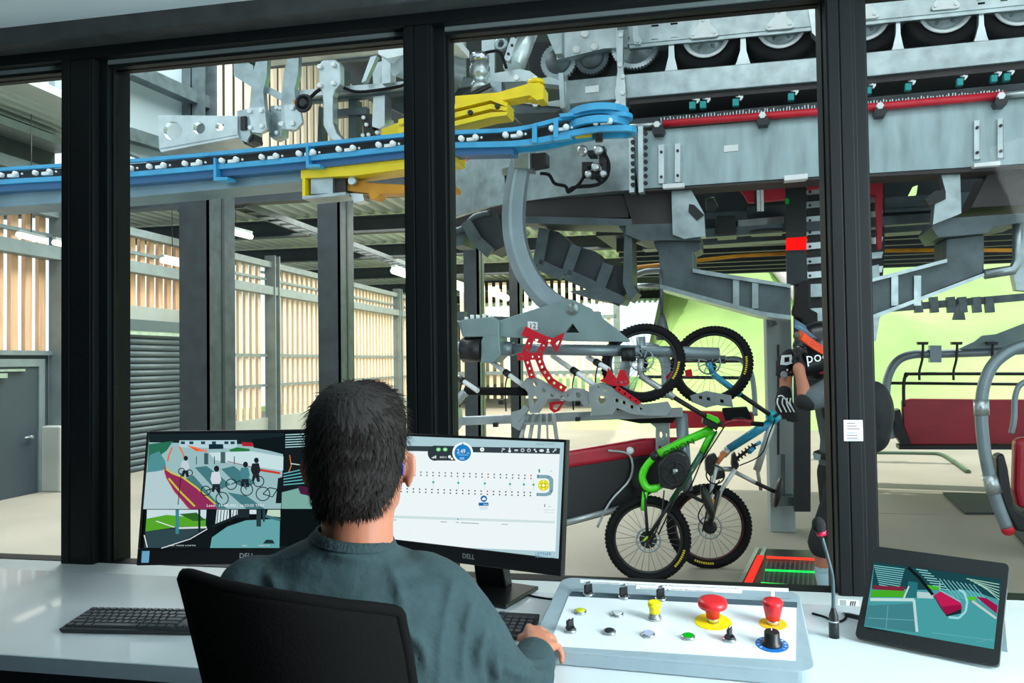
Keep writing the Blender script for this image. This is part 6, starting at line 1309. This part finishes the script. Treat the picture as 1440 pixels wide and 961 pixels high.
# ------------------------------------------------ operator console
QC = Quad(-.307, 1.703, .772, -.075, 1.428, .592, .382)
t = thing('control_console', 'sloping grey control console with emergency stops, key switches and lamps', 'control panel', V((QC.at(.5, .5).x, QC.at(.5, .5).y, ZD)))
rim = rrect(QC, .035, 0, seg=7)
b = MB(GRP); low = [V((p.x, p.y, ZD + .001)) for p in rim]; A = b.vs(low); B = b.vs([p - QC.n * .006 for p in rim]); Cc = b.vs(rim); b.bridge(A, B, False); b.bridge(B, Cc, False); b.face(A[::-1]); b.face(Cc); b.build('case', t, bevel=.003)
b = MB(mat('white_front_plate', (232, 238, 240), .35)); fp = [QC.px(x, y, .0003) for x, y in ((800, 838), (1120, 853), (1119, 930), (772, 909))]; b.prism(fp, QC.n * .0012); b.build('front_plate', t)
b = MB(mat('slate_band', (70, 86, 94), .8, spec=.15)); b.prism([QC.px(x, y, .0016) for x, y in ((804, 832.5), (1121, 847.5), (1121, 855), (800, 839))], QC.n * .0006); b.build('grey_band', t)
PAP = mat('white_label_paper', (244, 246, 246), .6); INK = mat('black_label_print', (20, 22, 24), .6)
b = MB(PAP); b.prism([QC.px(x, y, .0004) for x, y in ((816, 815.5), (1109, 828), (1109, 833), (816, 820))], QC.n * .0004); b.prism([QC.px(x, y, .001) for x, y in ((895, 823), (1044, 829.5), (1043, 835), (894, 828.5))], QC.n * .0004)
b.use(INK); o = QC.px(820, 819.5, .0009); e_ = QC.px(1107, 832, .0009); b.text('Geschwindigkeits-, Überbrückungs- und Parameteränderungen nur nach', o, e_ - o, QC.v, .0130, sx=1.02)
o = QC.px(899, 828, .0016); e_ = QC.px(1040, 834.6, .0016); b.text('Genehmigung durch Betriebsleiter', o, e_ - o, QC.v, .0130, sx=1.02); b.build('label_strip', t)
b = MB(mat('grey_print', (96, 106, 112), .5)); o = QC.px(808, 829, .0005); e_ = QC.px(836, 830.2, .0005); b.text('LEITNER', o, e_ - o, QC.v, .009); o = QC.px(1091, 842.5, .0005); e_ = QC.px(1116, 843.5, .0005); b.text('LEITNER', o, e_ - o, QC.v, .009); b.build('case_lettering', t)
CHR = mat('bright_chrome', (200, 206, 208), .2, .9); N_ = QC.n
def bezel(b, c, r=.0145): b.use(CHR); b.lathe([(r, 0), (r, .004), (r * .86, .006), (r * .72, .006)], c, N_, 24)
def switch(px, py, name, ang=0, key=False):
    c = QC.px(px, py, .0015); b = MB(CHR); bezel(b, c); b.use(BLACKM); b.lathe([(.0105, .004), (.0105, .010)], c, N_, 20); d = QC.u * math.cos(ang) + QC.v * math.sin(ang); b.beam(c + N_ * .018 - d * .011, c + N_ * .018 + d * .011, .006, .020, N_); b.use(PAP); b.beam(c + N_ * .0285 + d * .001, c + N_ * .0285 + d * .010, .002, .0012, N_)
    if key: b.use(CHR); b.beam(c + N_ * .01, c + N_ * .034, .004, .012, d)
    b.build(name, t)
def flat(px, py, col, name, glow=0):
    c = QC.px(px, py, .0015); b = MB(CHR); bezel(b, c, .0155); b.use(em(col, glow) if glow else mat('cap_%d_%d_%d' % col, col, .35)); b.lathe([(.0112, .003), (.0112, .0065), (.010, .008)], c, N_, 22); b.build(name, t)
for x, y in ((827.5, 837), (877, 841), (929, 843.5)): switch(x, y, 'key_switch', .9, True)
switch(802, 888, 'selector_switch', 1.2); switch(1026, 901, 'selector_switch', 1.3)
flat(816, 862, (206, 204, 40), 'yellow_button'); flat(868, 865.5, (196, 202, 204), 'clear_button'); flat(857, 890.6, (40, 44, 46), 'black_button'); flat(912, 894, (186, 206, 240), 'blue_lamp', 1.0); flat(968, 897.5, (20, 196, 40), 'green_lamp', 1.0)
YL = mat('yellow_button_plastic', (244, 224, 0), .4); RD = mat('red_button_plastic', (222, 32, 40), .35, 0, (30, .05))
c = QC.px(921, 871, .0015); b = MB(CHR); b.lathe([(.0155, 0), (.0155, .006), (.0125, .007), (.0125, .016)], c, N_, 24); b.use(YL); b.lathe([(.0125, .012), (.0125, .026), (.0155, .032), (.0155, .040), (.013, .042)], c, N_, 24); b.build('yellow_push_button', t)
c = QC.px(1002.5, 875, .0015); b = MB(YL); b.lathe([(.041, 0), (.041, .0012)], c, N_, 36); b.use(CHR); b.lathe([(.0135, 0), (.0135, .018)], c, N_, 24); b.use(RD); b.lathe([(.015, .012), (.016, .026), (.021, .033), (.032, .038), (.0335, .045), (.031, .052), (.020, .055)], c, N_, 36); b.build('emergency_stop', t)
c = QC.px(1087, 878, .0015); b = MB(mat('amber_ring', (250, 190, 20), .4)); b.lathe([(.030, 0), (.030, .0012)], c, N_, 36); b.use(CHR); b.lathe([(.0135, 0), (.0135, .016)], c, N_, 24); b.use(RD); b.lathe([(.015, .012), (.0185, .028), (.0215, .044), (.0225, .052), (.020, .056), (.0, .056)], c, N_, 32); b.build('emergency_stop', t)
b = MB(CHR); c2_ = QC.px(1087, 846, .0015); b.lathe([(.006, 0), (.006, .01)], c2_, N_, 12); b.use(PAP); b.beam(c2_ + N_ * .01, c2_ + N_ * .025, .004, .008, QC.u); b.build('small_key', t)
c = QC.px(1085.6, 907, .0015); b = MB(mat('blue_scale_disc', (30, 112, 190), .4)); b.lathe([(.034, 0), (.034, .0012)], c, N_, 36); b.use(PAP)
for k in range(11): a = -2.2 + k * .44 + PI / 2; d = QC.u * math.cos(a) + QC.v * math.sin(a); b.beam(c + d * .026 + N_ * .0016, c + d * .031 + N_ * .0016, .0015, .0006, N_)
b.use(PLASTIC); b.lathe([(.022, .001), (.021, .005), (.0165, .008), (.016, .028), (.0145, .030)], c, N_, 28); b.use(PAP); b.beam(c + N_ * .0302 + QC.v * .004, c + N_ * .0302 + QC.v * .014, .002, .0008, N_); b.build('speed_knob', t)
# ------------------------------------------------ gooseneck microphone, cables, notices
c = oz(1173, 897, ZD); Dm = (c - CAM).dot(M3 @ V((0, 0, 1)))
t = thing('gooseneck_microphone', 'slim black gooseneck microphone with a foam ball and red ring', 'microphone', c)
b = MB(BLACKM); b.lathe([(.0115, 0), (.0115, .036), (.0105, .04), (.0105, .052), (.006, .066), (.005, .07)], c, UP, 20); b.use(STEELL); b.lathe([(.0118, .037), (.0118, .040)], c, UP, 20); b.build('base', t)
b = MB(mat('grey_gooseneck', (74, 92, 98), .4, .4)); b.tube(spline([c + UP * .06, od(1171, 815, Dm), od(1165, 788, Dm), od(1156, 756, Dm)], 5), .0042, 10); b.build('stem', t)
b = MB(mat('magenta_red_ring', (206, 20, 70), .4)); b.cyl(od(1155.5, 753, Dm), od(1154, 747, Dm), .0105, .0125, 18); b.build('ring', t)
b = MB(mat('black_foam', (26, 27, 29), .95, 0, (200, .3), (300, .6))); b.ball(od(1151.5, 739, Dm), (.0155, .0155, .020), Matrix.Rotation(-.2, 3, 'Y'), 18, 14); b.build('windscreen', t)
def cable(name, pts, label, r=.0028):
    P = spline([oz(x, y, ZD + r + h) for x, y, h in pts], 6); b = MB(RUBBER); b.tube(P, r, 8); return tag(b.build(name, loc=P[0]), label, 'cable')
cable('cable', [(676, 824, 0), (690, 829, 0), (720, 832, 0), (750, 839, 0), (778, 843, 0), (794, 840, 0)], 'thin black cable running from the pale screen’s stand to the console')['label'] = 'thin black cable running from the screen stand to the grey console'
cable('cable', [(332, 812, 0), (326, 822, 0), (318, 836, 0), (312, 852, 0)], 'thin black cable behind the chair back, under the camera monitor')
cable('cable', [(1142, 863, 0), (1160, 868, 0), (1171, 874, 0), (1183, 874, 0), (1190, 868, 0), (1186, 863, 0), (1196, 866, .006)], 'thin black cable looping past the microphone foot to the tablet')
b = MB(BLACKM); p0, p1 = oz(1190, 865, ZD + .012), oz(1212, 870, ZD + .014); b.beam(p0, p1, .011, .009); b.use(STEELL); b.beam(p0 + (p0 - p1).normalized() * .012, p0, .006, .004); tag(b.build('charging_plug', loc=p0), 'small black charging plug at the side of the tablet', 'plug')
WP = Plane((0, YW - .0535, 0), 0)
b = MB(PAP); b.prism([WP(x, y) for x, y in ((1186.5, 591), (1213, 591), (1214, 620.5), (1187, 620.5))], V((0, .0005, 0))); b.use(INK)
for k, (w_, y) in enumerate(((12, 595), (14, 599), (18, 603), (13, 608.5), (15, 612), (16, 616), (19, 618.5))): b.prism([WP(1191, y, -.0004), WP(1191 + w_, y, -.0004), WP(1191 + w_, y + 1, -.0004), WP(1191, y + 1, -.0004)], V((0, .0003, 0)))
tag(b.build('notice', loc=WP(1200, 620)), 'small white printed notice stuck on the dark window post', 'notice')
SPn = V((0, 0, 1))
b = MB(PAP); zb_ = .717; q = [oz(1177, 858, ZD), oz(1205, 860, ZD)]
q = [oz(x, y, .7155) for x, y in ((1178, 843), (1208, 845), (1208, 856), (1178, 854))]; b.prism([p + UP * .0002 for p in q], UP * .0006); b.use(INK)
for k in range(5): b.prism([oz(x, y, .7164) for x, y in ((1181, 844.6 + k * 1.9), (1190, 845.2 + k * 1.9), (1190, 846.0 + k * 1.9), (1181, 845.4 + k * 1.9))], UP * .0002)
for k in range(3): b.prism([oz(x, y, .7164) for x, y in ((1196 + k * 3, 846), (1198 + k * 3, 846.1), (1196 + k * 3, 854), (1194.5 + k * 3, 854))], UP * .0002)
tag(b.build('label_sticker', loc=q[0]), 'white printed sticker on the window sill beside the microphone', 'sticker')
# ================================================================== the operator in his chair
FWD = M3 @ V((0, 0, 1)); FH = V((FWD.x, FWD.y, 0)).normalized()
def hring(y, xl, xr, D, dep, n=20, back=1.0, off=0.0, sq=2.0):
    """horizontal body ring whose outline spans xl..xr (measured at distance D)"""
    a = od(xl, y, D); c = od(xr, y, D); m_ = (a + c) / 2 + FH * off; hw = (c - a).length / 2; ux = V((c.x - a.x, c.y - a.y, 0)).normalized(); uy = V((-ux.y, ux.x, 0)); r = []
    for k in range(n):
        an = 2 * PI * k / n; cs, sn = math.cos(an), math.sin(an)
        r.append(m_ + ux * hw * math.copysign(abs(cs) ** (2 / sq), cs) + uy * dep * (1 if sn > 0 else back) * math.copysign(abs(sn) ** (2 / sq), sn))
    return r
op = thing('person', 'man with short dark hair in a grey-green sweatshirt seated with his back to us', 'person', V((od(500, 900, 1.25).x, od(500, 900, 1.25).y, 0)))
HD = 1.20
b = MB(SKIN)
b.loft([hring(y, xl, xr, HD, d, 24, off=o) for y, xl, xr, d, o in ((800, 454, 543, .05, .03), (775, 448, 549, .054, .03), (745, 446, 548, .056, .03), (725, 446, 550, .062, .035), (708, 443, 556, .085, .03), (690, 440, 562, .095, .02), (665, 437, 567, .098, .015), (640, 434, 570, .1, .01), (610, 434, 570, .1, .005), (585, 438, 566, .095, 0), (565, 446, 558, .085, 0), (550, 458, 548, .065, 0), (540, 478, 530, .04, 0))])
# face on the far side: jaw, nose, brow, mouth
fc = od(508, 640, HD) + FH * .10; fr = V((FH.x, FH.y, 0)); rt = V((fr.y, -fr.x, 0)); fr = (fr + rt * .12).normalized(); rt = V((fr.y, -fr.x, 0)); fb = od(506, 640, HD)
b.ball(fb + fr * .056 - UP * .072, (.047, .050, .040), None, 16, 10)
limb(b, [(fb + fr * .098 + UP * .015, .012), (fb + fr * .122 - UP * .025, .014)]); 
for k in (-1, 1): b.ball(fb + fr * .098 + rt * k * .032 + UP * .004, .014); b.ball(fb + fr * .098 - UP * .055 + rt * k * .012, (.018, .012, .008))
ST = mat('dark_green_grey_sweatshirt', (40, 62, 66), .9, 0, (90, .1), (60, .25))
# torso, legs, arms inside the clothes
TD = 1.22
tor = [(1210, 350, 640, .13), (1100, 350, 650, .12), (1000, 345, 655, .115), (900, 345, 640, .11), (850, 350, 625, .10), (810, 385, 585, .08), (790, 418, 556, .06)]
b.loft([hring(y, xl, xr, TD, d, 24, off=.03) for y, xl, xr, d in tor])
sR = od(618, 832, 1.20); eR = od(722, 1000, 1.40); wR = od(752, 917, 1.64); sL = od(360, 840, 1.22); eL = od(330, 1010, 1.36); wL = od(385, 960, 1.68)
seat = V((od(500, 900, 1.25).x, od(500, 900, 1.25).y, .47))
limb(b, [(od(596, 846, 1.26), .045), (eR, .04), (wR, .027)]); limb(b, [(sL, .052), (eL, .04), (wL, .027)])
for k in (-1, 1):
    h_ = seat + rt * k * .09 + UP * .09; kn = seat + FH * .42 + rt * k * .12 + UP * .08; an = V((kn.x, kn.y, .09)) + FH * .05
    limb(b, [(h_, .085), (kn, .055), (an, .038), (an + FH * .16 - UP * .05, .03)])
# right hand: loose fist with the knuckles up, on the front of the console
def hand(b, wr, kn, down, side):
    """kn: four knuckle points from index to little finger; fingers curl over and down from them"""
    pc = (wr + (kn[1] + kn[2]) / 2) / 2
    for q in kn: limb(b, [(wr, .020), (wr.lerp(q, .55), .018), (q, .0115)], 8)
    fw = ((kn[0] + kn[3]) / 2 - wr).normalized()
    for i, q in enumerate(kn):
        finger(b, q, [fw * .8 + down * .55, down * 1.0 - fw * .1, down * .5 - fw * .9], (.070, .078, .072, .058)[i], (.0098, .0100, .0096, .0086)[i])
    th = wr.lerp(kn[0], .45) + side * .012; finger(b, th, [fw * .7 + side * .6 + down * .3, fw + side * .05 + down * .3, fw * .9 - side * .3 + down * .2], .072, .0115)
DH = 1.70
kn = [od(744, 884, DH + .01), od(757, 886.5, DH + .015), od(769, 895, DH), od(779, 908, DH - .03)]
hand(b, od(752, 914, 1.635), kn, -UP * .9 + rt * .35, -rt)
hand(b, wL, [wL + FH * .085 + rt * (.03 - .02 * i) + UP * .0 for i in range(4)], -UP, rt)
# ears
for k, (x, y) in ((1, (574, 664)), (-1, (431, 668))):
    e = od(x, y, HD - .01) + FH * .01
    pts = [(0, .026), (.008, .028), (.013, .018), (.013, .002), (.008, -.014), (.002, -.027), (-.004, -.024), (-.005, .0), (-.005, .018)]
    q = [e + rt * (px_ * k) + UP * py_ - FH * .004 for px_, py_ in pts]; b.prism(q, (FH * .9 - rt * k * .3) * .010)
body = b.build('body', op, remesh=.0042, sm=3)
# beard along the jaw
BEARD = mat('dark_beard', (40, 32, 28), .9, 0, (300, .3), (300, .5))
b = MB(BEARD); b.ball(fb + fr * .052 - UP * .074, (.045, .046, .036), None, 18, 10); bd = b.build('beard', op)
b = MB(mat('blue_glasses_arm', (40, 60, 190), .3)); b.tube(spline([od(563, 648, HD - .012), od(566.5, 655, HD - .014), od(565.5, 668, HD - .014)], 4), .0022, 8); b.tube([od(563, 648, HD - .012), od(566, 646, HD + .1)], .002, 8); b.build('glasses_arm', op)
# hair: shell plus thousands of short tapered strands
HAIR = mat('dark_brown_hair', (20, 15, 13), .85, 0, (60, .4), (160, .5), stretch=(1, 1, .25))
hr = [(716, 452, 540, .078, -.012), (706, 446, 550, .092, -.004), (690, 440, 561, .103, 0), (668, 436, 569, .108, 0), (640, 432, 573, .110, .0), (612, 431, 574, .110, 0), (590, 433, 572, .108, 0), (570, 438, 568, .102, 0), (555, 446, 561, .092, 0), (545, 456, 551, .078, 0), (538, 472, 536, .055, 0), (534.5, 492, 519, .025, 0)]
rings = [hring(y + (2 if y < 560 else 0), xl + 3, xr - 3, HD, d, 36, off=o) for y, xl, xr, d, o in hr]
# keep hair to the back and top of the head: pull the front lower part inside the skin
def hairline(p):
    dv = p - fb; f_ = dv.x * fr.x + dv.y * fr.y
    return f_ > .03 and dv.z < .05
for r in rings:
    for i, p in enumerate(r):
        if hairline(p): r[i] = fb + (p - fb) * .84
b = MB(HAIR); b.loft(rings)
random.seed(11)
Hs = mat('hair_strand', (23, 17, 14), .7, 0, (40, .3), spec=.2)
b.use(Hs)
for k in range(5200):
    j = random.uniform(0, len(rings) - 1.01); j0 = int(j); f_ = j - j0; a = random.uniform(0, 36); i0 = int(a) % 36; g_ = a - int(a); i1 = (i0 + 1) % 36
    p = (rings[j0][i0] * (1 - g_) + rings[j0][i1] * g_) * (1 - f_) + (rings[j0 + 1][i0] * (1 - g_) + rings[j0 + 1][i1] * g_) * f_
    if hairline(p): continue
    nr = (p - fb); nr.z *= .6; nr.normalize(); up_ = max(0, (p.z - fb.z) / .1)
    dn = (-UP * (1.0 - .7 * min(1, up_ * .8)) + fr * .7 * min(1, up_) + rt * random.uniform(-.35, .35) + nr * random.uniform(.12, .55)).normalized()
    L_ = random.uniform(.008, .015) if p.z < fb.z else random.uniform(.014, .030)
    sd = dn.cross(nr).normalized() * .0009; mid = p + dn * L_ * .5 + nr * .0012; tip = p + dn * L_ + nr * random.uniform(-.001, .002)
    v_ = b.vs([p - sd, p + sd, mid + sd * .8, mid - sd * .8, tip]); b.face([v_[0], v_[1], v_[2], v_[3]], True); b.face([v_[3], v_[2], v_[4]], True)
b.build('hair', op, recalc=False)
# sweatshirt
b = MB(ST)
sw = [(1190, 318, 690, .150), (1080, 320, 690, .142), (1000, 322, 686, .138), (961, 322, 684, .137), (910, 325, 676, .134), (870, 329, 664, .13), (840, 333, 650, .122), (815, 341, 632, .110), (797, 354, 612, .098), (783, 376, 592, .088), (772, 402, 570, .080), (762, 424, 555, .074), (752, 436, 549, .069)]
def slope(r, k):
    xs = [p.dot(rt) for p in r]; lo, hi = min(xs), max(xs)
    return [p - UP * k * (x - lo) / (hi - lo) for p, x in zip(r, xs)]
b.loft([slope(hring(y, xl, xr, TD if y > 800 else lerp(TD, 1.205, min(1, (800 - y) / 40)), d, 32, off=.03, sq=2.25 if y > 800 else 2), .018 if y < 775 else .008 if y < 800 else 0) for y, xl, xr, d in sw])
limb(b, [(od(590, 836, 1.25), .072), (od(612, 852, 1.245), .072), (od(645, 890, 1.255), .070), (od(690, 950, 1.33), .064), (eR, .061), (od(738, 962, 1.50), .052), (od(751, 931, 1.585), .045)], 16)
limb(b, [(sL, .066), (eL, .055), (wL.lerp(eL, .15), .045)], 16)
# folds and the armhole seam lie on the cloth
from mathutils.bvhtree import BVHTree
bv = BVHTree.FromBMesh(b.bm)
for pts, rr in (([(641, 812), (634, 832), (627, 858), (622, 885), (618, 920), (616, 955)], .0055), ([(664, 845), (655, 880), (650, 915), (650, 955)], .008), ([(684, 885), (674, 912), (672, 940), (680, 960)], .009), ([(700, 905), (694, 930), (702, 955)], .009), ([(712, 918), (726, 930), (748, 934), (772, 930)], .007), ([(708, 935), (724, 946), (750, 950), (778, 944)], .008), ([(545, 790), (560, 830), (568, 870)], .006), ([(560, 880), (590, 905), (600, 940)], .009), ([(372, 800), (384, 818), (392, 840)], .007), ([(452, 776), (500, 786), (548, 786)], .005)):
    hp = []
    for x, y in spline([V((x, y, 0)) for x, y in pts], 4) and [(q.x, q.y) for q in spline([V((x, y, 0)) for x, y in pts], 4)]:
        h = bv.ray_cast(CAM, ray(x, y).normalized())
        if h[0] is not None: hp.append(h[0] + h[1] * -.0 - ray(x, y).normalized() * .001)
    if len(hp) > 2: b.tube(hp, [rr * (.5 + .5 * math.sin(PI * k / (len(hp) - 1))) + .001 for k in range(len(hp))], 8)
# folds at the elbow and the cuff
for k, (x, y, D_, r) in enumerate(((742, 950, 1.53, .053), (728, 975, 1.46, .059), (712, 985, 1.40, .064))):
    ax_ = (od(751, 931, 1.585) - eR).normalized(); b.torus(od(x, y, D_), ax_, r - .006, .008, 20, 8)
b.torus(od(752, 926, 1.60), (od(751, 931, 1.585) - eR).normalized(), .036, .009, 24, 8)
o = b.build('sweatshirt', op, remesh=.0048, sm=9)
dsp = o.modifiers.new('creases', 'DISPLACE'); tx = bpy.data.textures.new('creases', 'CLOUDS'); tx.noise_scale = .13; tx.noise_depth = 2; dsp.texture = tx; dsp.texture_coords = 'LOCAL'; dsp.strength = .014; dsp.mid_level = .5
b = MB(mat('sweatshirt_rib', (38, 58, 62), .95, 0, (200, .1), (200, .4)))
cr_ = [slope(hring(y, xl, xr, 1.205, d, 32, off=.03), .018) for y, xl, xr, d in ((758, 428, 553, .0745), (752, 434, 550, .0725), (747, 438, 548, .069), (746, 442, 545, .064))]
b.loft(cr_, caps=False); b.build('collar', op)
b = MB(mat('dark_trousers', (34, 38, 44), .9, 0, (60, .1), (40, .2)))
for k in (-1, 1):
    h_ = seat + rt * k * .09 + UP * .09; kn_ = seat + FH * .42 + rt * k * .12 + UP * .08; an = V((kn_.x, kn_.y, .12)) + FH * .05; limb(b, [(h_, .10), (kn_, .07), (an, .055)])
limb(b, [(seat + rt * -.09 + UP * .1, .1), (seat + rt * .09 + UP * .1, .1)]); b.build('trousers', op, remesh=.012, sm=2)
for k in (-1, 1):
    an = seat + FH * .53 + rt * k * .12; an.z = .045; b = MB(mat('dark_shoe', (40, 42, 44), .6)); b.ball(an, (.05, .05, .042), None, 14, 8); b.ball(an + FH * .09 - UP * .008, (.048, .07, .034), None, 14, 8); b.build('shoe', op, remesh=.008, sm=2)
# office chair
t = thing('office_chair', 'black office chair with a curved shell back, in front of the desk', 'chair', V((seat.x, seat.y, 0)))
CHB = mat('matt_black_chair_shell', (8, 8, 8), .9, 0, (80, .15), (200, .1), spec=.15)
L_ = [(256, 812), (259, 830), (267, 862), (276, 900), (287, 945), (298, 990), (312, 1040)]; R_ = [(557, 866), (562, 884), (567, 906), (572, 934), (577, 970), (582, 1010), (586, 1060)]
TOPC = {0: (0, 0), }
g = []
for j in range(7):
    row = []
    for i in range(13):
        f_ = i / 12; x = lerp(L_[j][0], R_[j][0], f_); y = lerp(L_[j][1], R_[j][1], f_)
        if j == 0: y = [812, 818, 826, 832, 837, 841, 845, 849, 852.5, 856, 858.5, 861, 866][i]
        D_ = 1.03 + .055 * (2 * f_ - 1) ** 2 + (.03 if False else 0) - .012 * (j / 6)
        row.append(od(x, y, D_))
    g.append(row)
b = MB(CHB); b.sheet(g, thick=FH * .022); b.build('backrest', t, bevel=.006, seg=3)
b = MB(CHB); pts = [p + FH * .010 for p in [r[0] for r in g[::-1]] + g[0][1:-1] + [r[-1] for r in g]]; b.tube(spline(pts, 3), .010, 8); b.build('edge_trim', t)
b = MB(CHB); b.ball(seat - UP * .04 - FH * .0, (.235, .235, .05), None, 28, 10); b.build('seat', t)
b = MB(BLACKM); low = (g[6][5] + g[6][7]) / 2; b.beam(low - UP * .02 + FH * .05, seat - UP * .09 - FH * .05, .06, .02, FH); b.beam(low - UP * .03 + FH * .045, low + UP * .05 + FH * .045, .06, .02, FH); b.build('back_support', t)
b = MB(mat('polished_steel', (205, 212, 214), .2, .9)); b.cyl(V((seat.x, seat.y, .09)), seat - UP * .08, .026, n=18); b.build('gas_spring', t)
for k in range(5):
    a = 2 * PI * k / 5 + .3; d = V((math.cos(a), math.sin(a), 0)); e = V((seat.x, seat.y, 0)) + d * .29
    b = MB(BLACKM); b.beam(V((seat.x, seat.y, .10)), e + UP * .075, .045, .03); lg = b.build('base_arm', t)
    b = MB(PLASTIC); s_ = d.cross(UP); b.cyl(e + UP * .028 - s_ * .022, e + UP * .028 - s_ * .004, .028, n=16); b.cyl(e + UP * .028 + s_ * .004, e + UP * .028 + s_ * .022, .028, n=16); b.cyl(e + UP * .028, e + UP * .07, .008, n=10); b.build('caster', lg)
